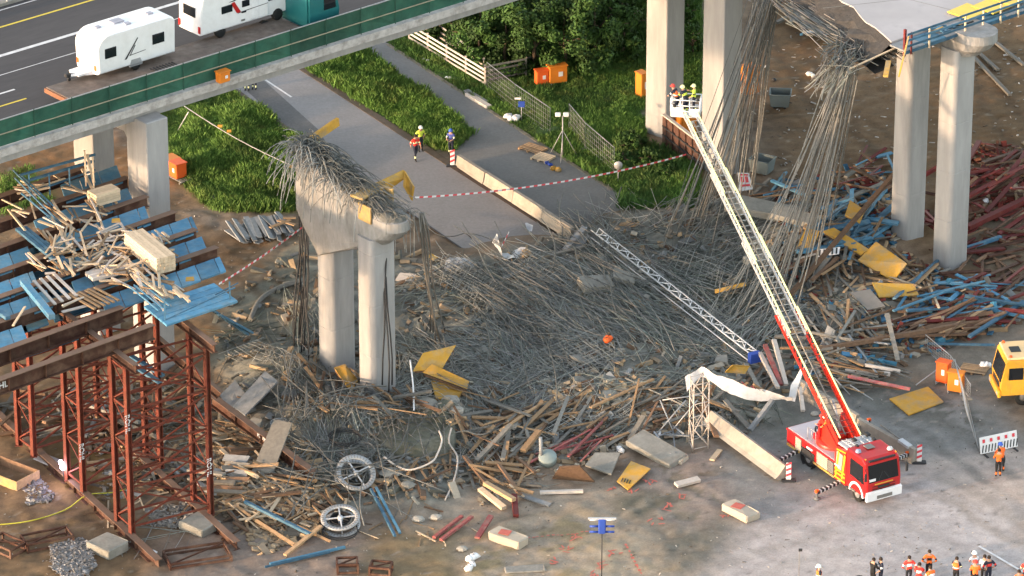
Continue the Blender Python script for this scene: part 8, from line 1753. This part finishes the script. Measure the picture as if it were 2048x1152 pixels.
# lattice scaffold frame under the white sheet
t = thing('scaffold_tower', 'pale narrow scaffold tower standing in the wreckage below the white sheet', 'scaffold', S(1398, 905)); q = [P(1386, 905, 0), P(1416, 898, 0), P(1404, 880, 0), P(1378, 888, 0)]
for p in q: mb = MB(); mb.tube([(p.x, p.y, 0), (p.x, p.y, 4.3)], .035, 5); part('standard', mb, 'woodw', t, world=True)
for i in range(4):
    a, b = q[i], q[(i + 1) % 4]
    for z in (.2, 1.6, 3.0, 4.2): mb = MB(); mb.tube([(a.x, a.y, z), (b.x, b.y, z)], .028, 5); part('ledger', mb, 'woodw', t, world=True)
    for k, z in enumerate((.2, 1.6, 3.0)): mb = MB(); s_, e_ = (a, b) if k % 2 else (b, a); mb.tube([(s_.x, s_.y, z), (e_.x, e_.y, z + 1.3)], .028, 5); part('diagonal', mb, 'woodw', t, world=True)
# bent white frame pieces
for k, (a, b, la, lb_) in enumerate([((1320, 800), (1345, 860), 1.8, .4), ((1325, 800), (1400, 790), 1.8, 1.8), ((1345, 860), (1395, 800), .4, 1.9), ((1312, 870), (1372, 800), .3, 1.8), ((1590, 800), (1612, 720), .5, 2.4), ((1600, 800), (1626, 735), .4, 2.2), ((1668, 755), (1700, 790), 1.0, .1), ((1700, 770), (1746, 800), .8, .1), ((1832, 770), (1876, 738), .1, .6)]):
    mb = MB(); mb.tube([S(*a, la), S(*b, lb_)], .04, 5); single('scaffold_tube', mb, 'steelg', 'pale scaffold tube sticking out of the wreckage %s' % ('left of the scaffold tower' if k < 4 else 'beside the fire engine ladder' if k < 6 else 'at the near edge of the right-hand heap'), 'scaffold tube', 'loose scaffold tubes %d' % (0 if k < 4 else 1 if k < 6 else 2))
# lamp fallen against the barrier
t = thing('fallen_lamp', 'street lamp arm with pale head fallen across the barrier right of the fire engine', 'lamp', S(1790, 850)); mb = MB(); mb.tube([S(1762, 850, 1.1), S(1808, 884, .9)], .05, 6); part('arm', mb, 'alud', t, world=True); mb = MB(); mb.bar(S(1800, 880, .95), S(1820, 894, .85), .35, .16); part('head', mb, 'alu', t, world=True)
# rusty frames and box on the lower left
def frame(px, py, w, l, h, rz, label):
    t = thing('rusty_frame', label, 'steel frame', P(px, py, 0), rad(rz))
    for (a, b) in (((-l / 2, -w / 2), (l / 2, -w / 2)), ((l / 2, -w / 2), (l / 2, w / 2)), ((l / 2, w / 2), (-l / 2, w / 2)), ((-l / 2, w / 2), (-l / 2, -w / 2))):
        for z in (.1, h): mb = MB(); mb.bar((*a, z), (*b, z), .09, .12); part('bar', mb, 'beam', t)
        mb = MB(); mb.bar((*a, 0), (*a, h), .1, .1); part('upright', mb, 'beam', t)
    mb = MB(); mb.bar((-l / 2, -w / 2, h), (l / 2, w / 2, h), .07, .08); part('diagonal', mb, 'beam', t)
frame(95, 1088, 1.2, 2.6, .5, 24, 'rusty rectangular steel frame lying left of the pale rubble, larger one'); frame(14, 1100, 1.2, 1.8, .5, -40, 'rusty steel frame cut by the left picture edge'); frame(695, 1142, .8, 1.1, .6, 5, 'rusty open box at the bottom edge, left one'); frame(762, 1146, .8, 1.1, .5, -10, 'rusty open box at the bottom edge, right one')
frame(395, 1118, 1.6, 3.4, .35, 18, 'pale pinkish steel frame lying at the bottom edge')
t = thing('board_box', 'low ochre board box with pale ends, cut by the left picture edge', 'box', P(14, 955, 0), rad(-38))
for (c_, d_, m_) in (((0, -.9, .3), (3.2, .06, .6), 'formtan'), ((0, .9, .3), (3.2, .06, .6), 'woodd'), ((1.6, 0, .3), (.06, 1.86, .6), 'wood'), ((-1.6, 0, .3), (.06, 1.86, .6), 'wood')): mb = MB(); mb.box(c_, d_); part('side_board', mb, m_, t)
for k in range(46):
    x = 830 + RN.uniform(-75, 75); y = 868 + RN.uniform(-48, 40); 
    a, b = px_line(x, y, RN.uniform(0, 180), RN.uniform(30, 80)); mb = MB(); A = S(*a, RN.uniform(.5, .9)); B = S(*b, RN.uniform(.5, .9)); m_ = (A + B) / 2 + Vector((0, 0, .1)); mb.tube([A, m_, B], .025, 4); single('steel_bar', mb, 'strand', 'thin bar lying on the hardened concrete mound', 'steel bar', 'thin bars on the concrete mound')
# spray marks and paint on the ground
for k, (x, y, r) in enumerate([(1297, 968, 14), (1266, 984, 14), (1360, 994, 12), (1338, 1018, 15), (1312, 1045, 16), (1155, 1080, 12), (1130, 1102, 14), (1106, 1124, 14), (1232, 1110, 14), (1208, 1132, 15), (1188, 1150, 12), (1222, 980, 9), (1450, 1034, 8)]):
    mb = MB(); p = P(x, y, 0); zz = max(.02, float(np.interp(0, [0, 1], [0, 0]))); r_ = random.Random(k)
    ix = int((p.x - xs[0]) / .22); iy = int((p.y - ys[0]) / .22); zz = float(GZ[iy - 2:iy + 3, ix - 2:ix + 3].max()) + .006; w = r / 34
    c0 = (p.x - w * .5, p.y); 
    for i in range(5):
        q0 = (p.x + r_.uniform(-w, w) * .8, p.y + r_.uniform(-w, w) * .9, zz + .0012 * i); an = r_.uniform(0, 3.14); l = w * r_.uniform(.3, .7)
        pts = [(q0[0] + math.cos(an) * l * u - math.sin(an) * .035 * s_ * r_.uniform(.6, 1.3), q0[1] + math.sin(an) * l * u + math.cos(an) * .035 * s_ * r_.uniform(.6, 1.3), q0[2]) for u, s_ in ((-1, -1), (0, -1.4), (1, -.8), (1, .8), (0, 1.4), (-1, 1))]; mb.add(pts, [tuple(range(6))])
    single('spray_mark', mb, 'pink_s', 'red spray paint mark on the earth in front of the wreckage', 'spray mark', 'red spray marks on the ground', kind='stuff')
def gline(a, b, n, m, w, lab):
    t = thing('paint_line', lab, 'paint line', P(*a, 0), 0)
    for i in range(n):
        u = (i + RN.uniform(.1, .5)) / n; x = a[0] + (b[0] - a[0]) * u; y = a[1] + (b[1] - a[1]) * u; p = P(x, y, 0); q = P(x + (b[0] - a[0]) / n * .6, y + (b[1] - a[1]) / n * .6, 0)
        ix = int((p.x - xs[0]) / .22); iy = int((p.y - ys[0]) / .22); zz = float(GZ[iy - 2:iy + 3, ix - 2:ix + 3].max()) + .004; mb = MB(); mb.bar((p.x, p.y, zz), (q.x, q.y, zz), w * RN.uniform(.5, 1.2), .004); part('dash', mb, m, t, world=True)
gline((1040, 1078), (1178, 1066), 14, 'pink_s', .08, 'broken red spray line running to the blue lamp head'); gline((1250, 1090), (1284, 1150), 10, 'pink_s', .14, 'broken red spray line near the bottom edge right of the lamp mast')
# wood and tube piles far behind
for k in range(16):
    x = 1590 + RN.uniform(-24, 26); y = 22 + RN.uniform(-22, 26); a, b = px_line(x, y, RN.uniform(0, 180), RN.uniform(18, 40)); mb = MB(); mb.bar(P(*a, RN.uniform(.1, .8)), P(*b, RN.uniform(.1, .8)), .3, .16); single('timber_end', mb, RN.choice(['wood', 'woodd', 'woodg', 'woodp']), 'timber in the brown heap at the top edge behind the tendons', 'timber', 'timber heap at the top edge')
for k in range(16):
    a = (1604 + RN.uniform(-6, 6), 58 + RN.uniform(-14, 12)); b = (1672 + RN.uniform(-8, 12), 42 + RN.uniform(-10, 26)); mb = MB(); mb.bar(P(*a, RN.uniform(.2, .8)), P(*b, RN.uniform(.2, .8)), .16, .12); single('steel_tube', mb, RN.choice(['bluep', 'greyst', 'alu', 'dark', 'alud']), 'tube in the blue and grey bundle under the torn deck edge', 'steel tube', 'tube bundle under the torn deck edge')
for k, (a, b) in enumerate((((1905, 70), (2020, 190)), ((1960, 60), (2048, 130)), ((1940, 90), (1996, 140)))): mb = MB(); mb.bar(P(*a, .1), P(*b, .1), .25, .15); single('ground_rail', mb, 'woodg', 'old rail lying on the bare slope at the right edge, %s' % ['longest', 'uppermost', 'shortest'][k], 'rail')
mb = MB(); mb.bar(P(2050, 735, .1), P(2050, 700, .1), .1, .1)

# every countable top-level object is declared a thing
for o in COL.objects:
    if o.parent is None and o.get('category') and not o.get('kind'): o['kind'] = 'thing'
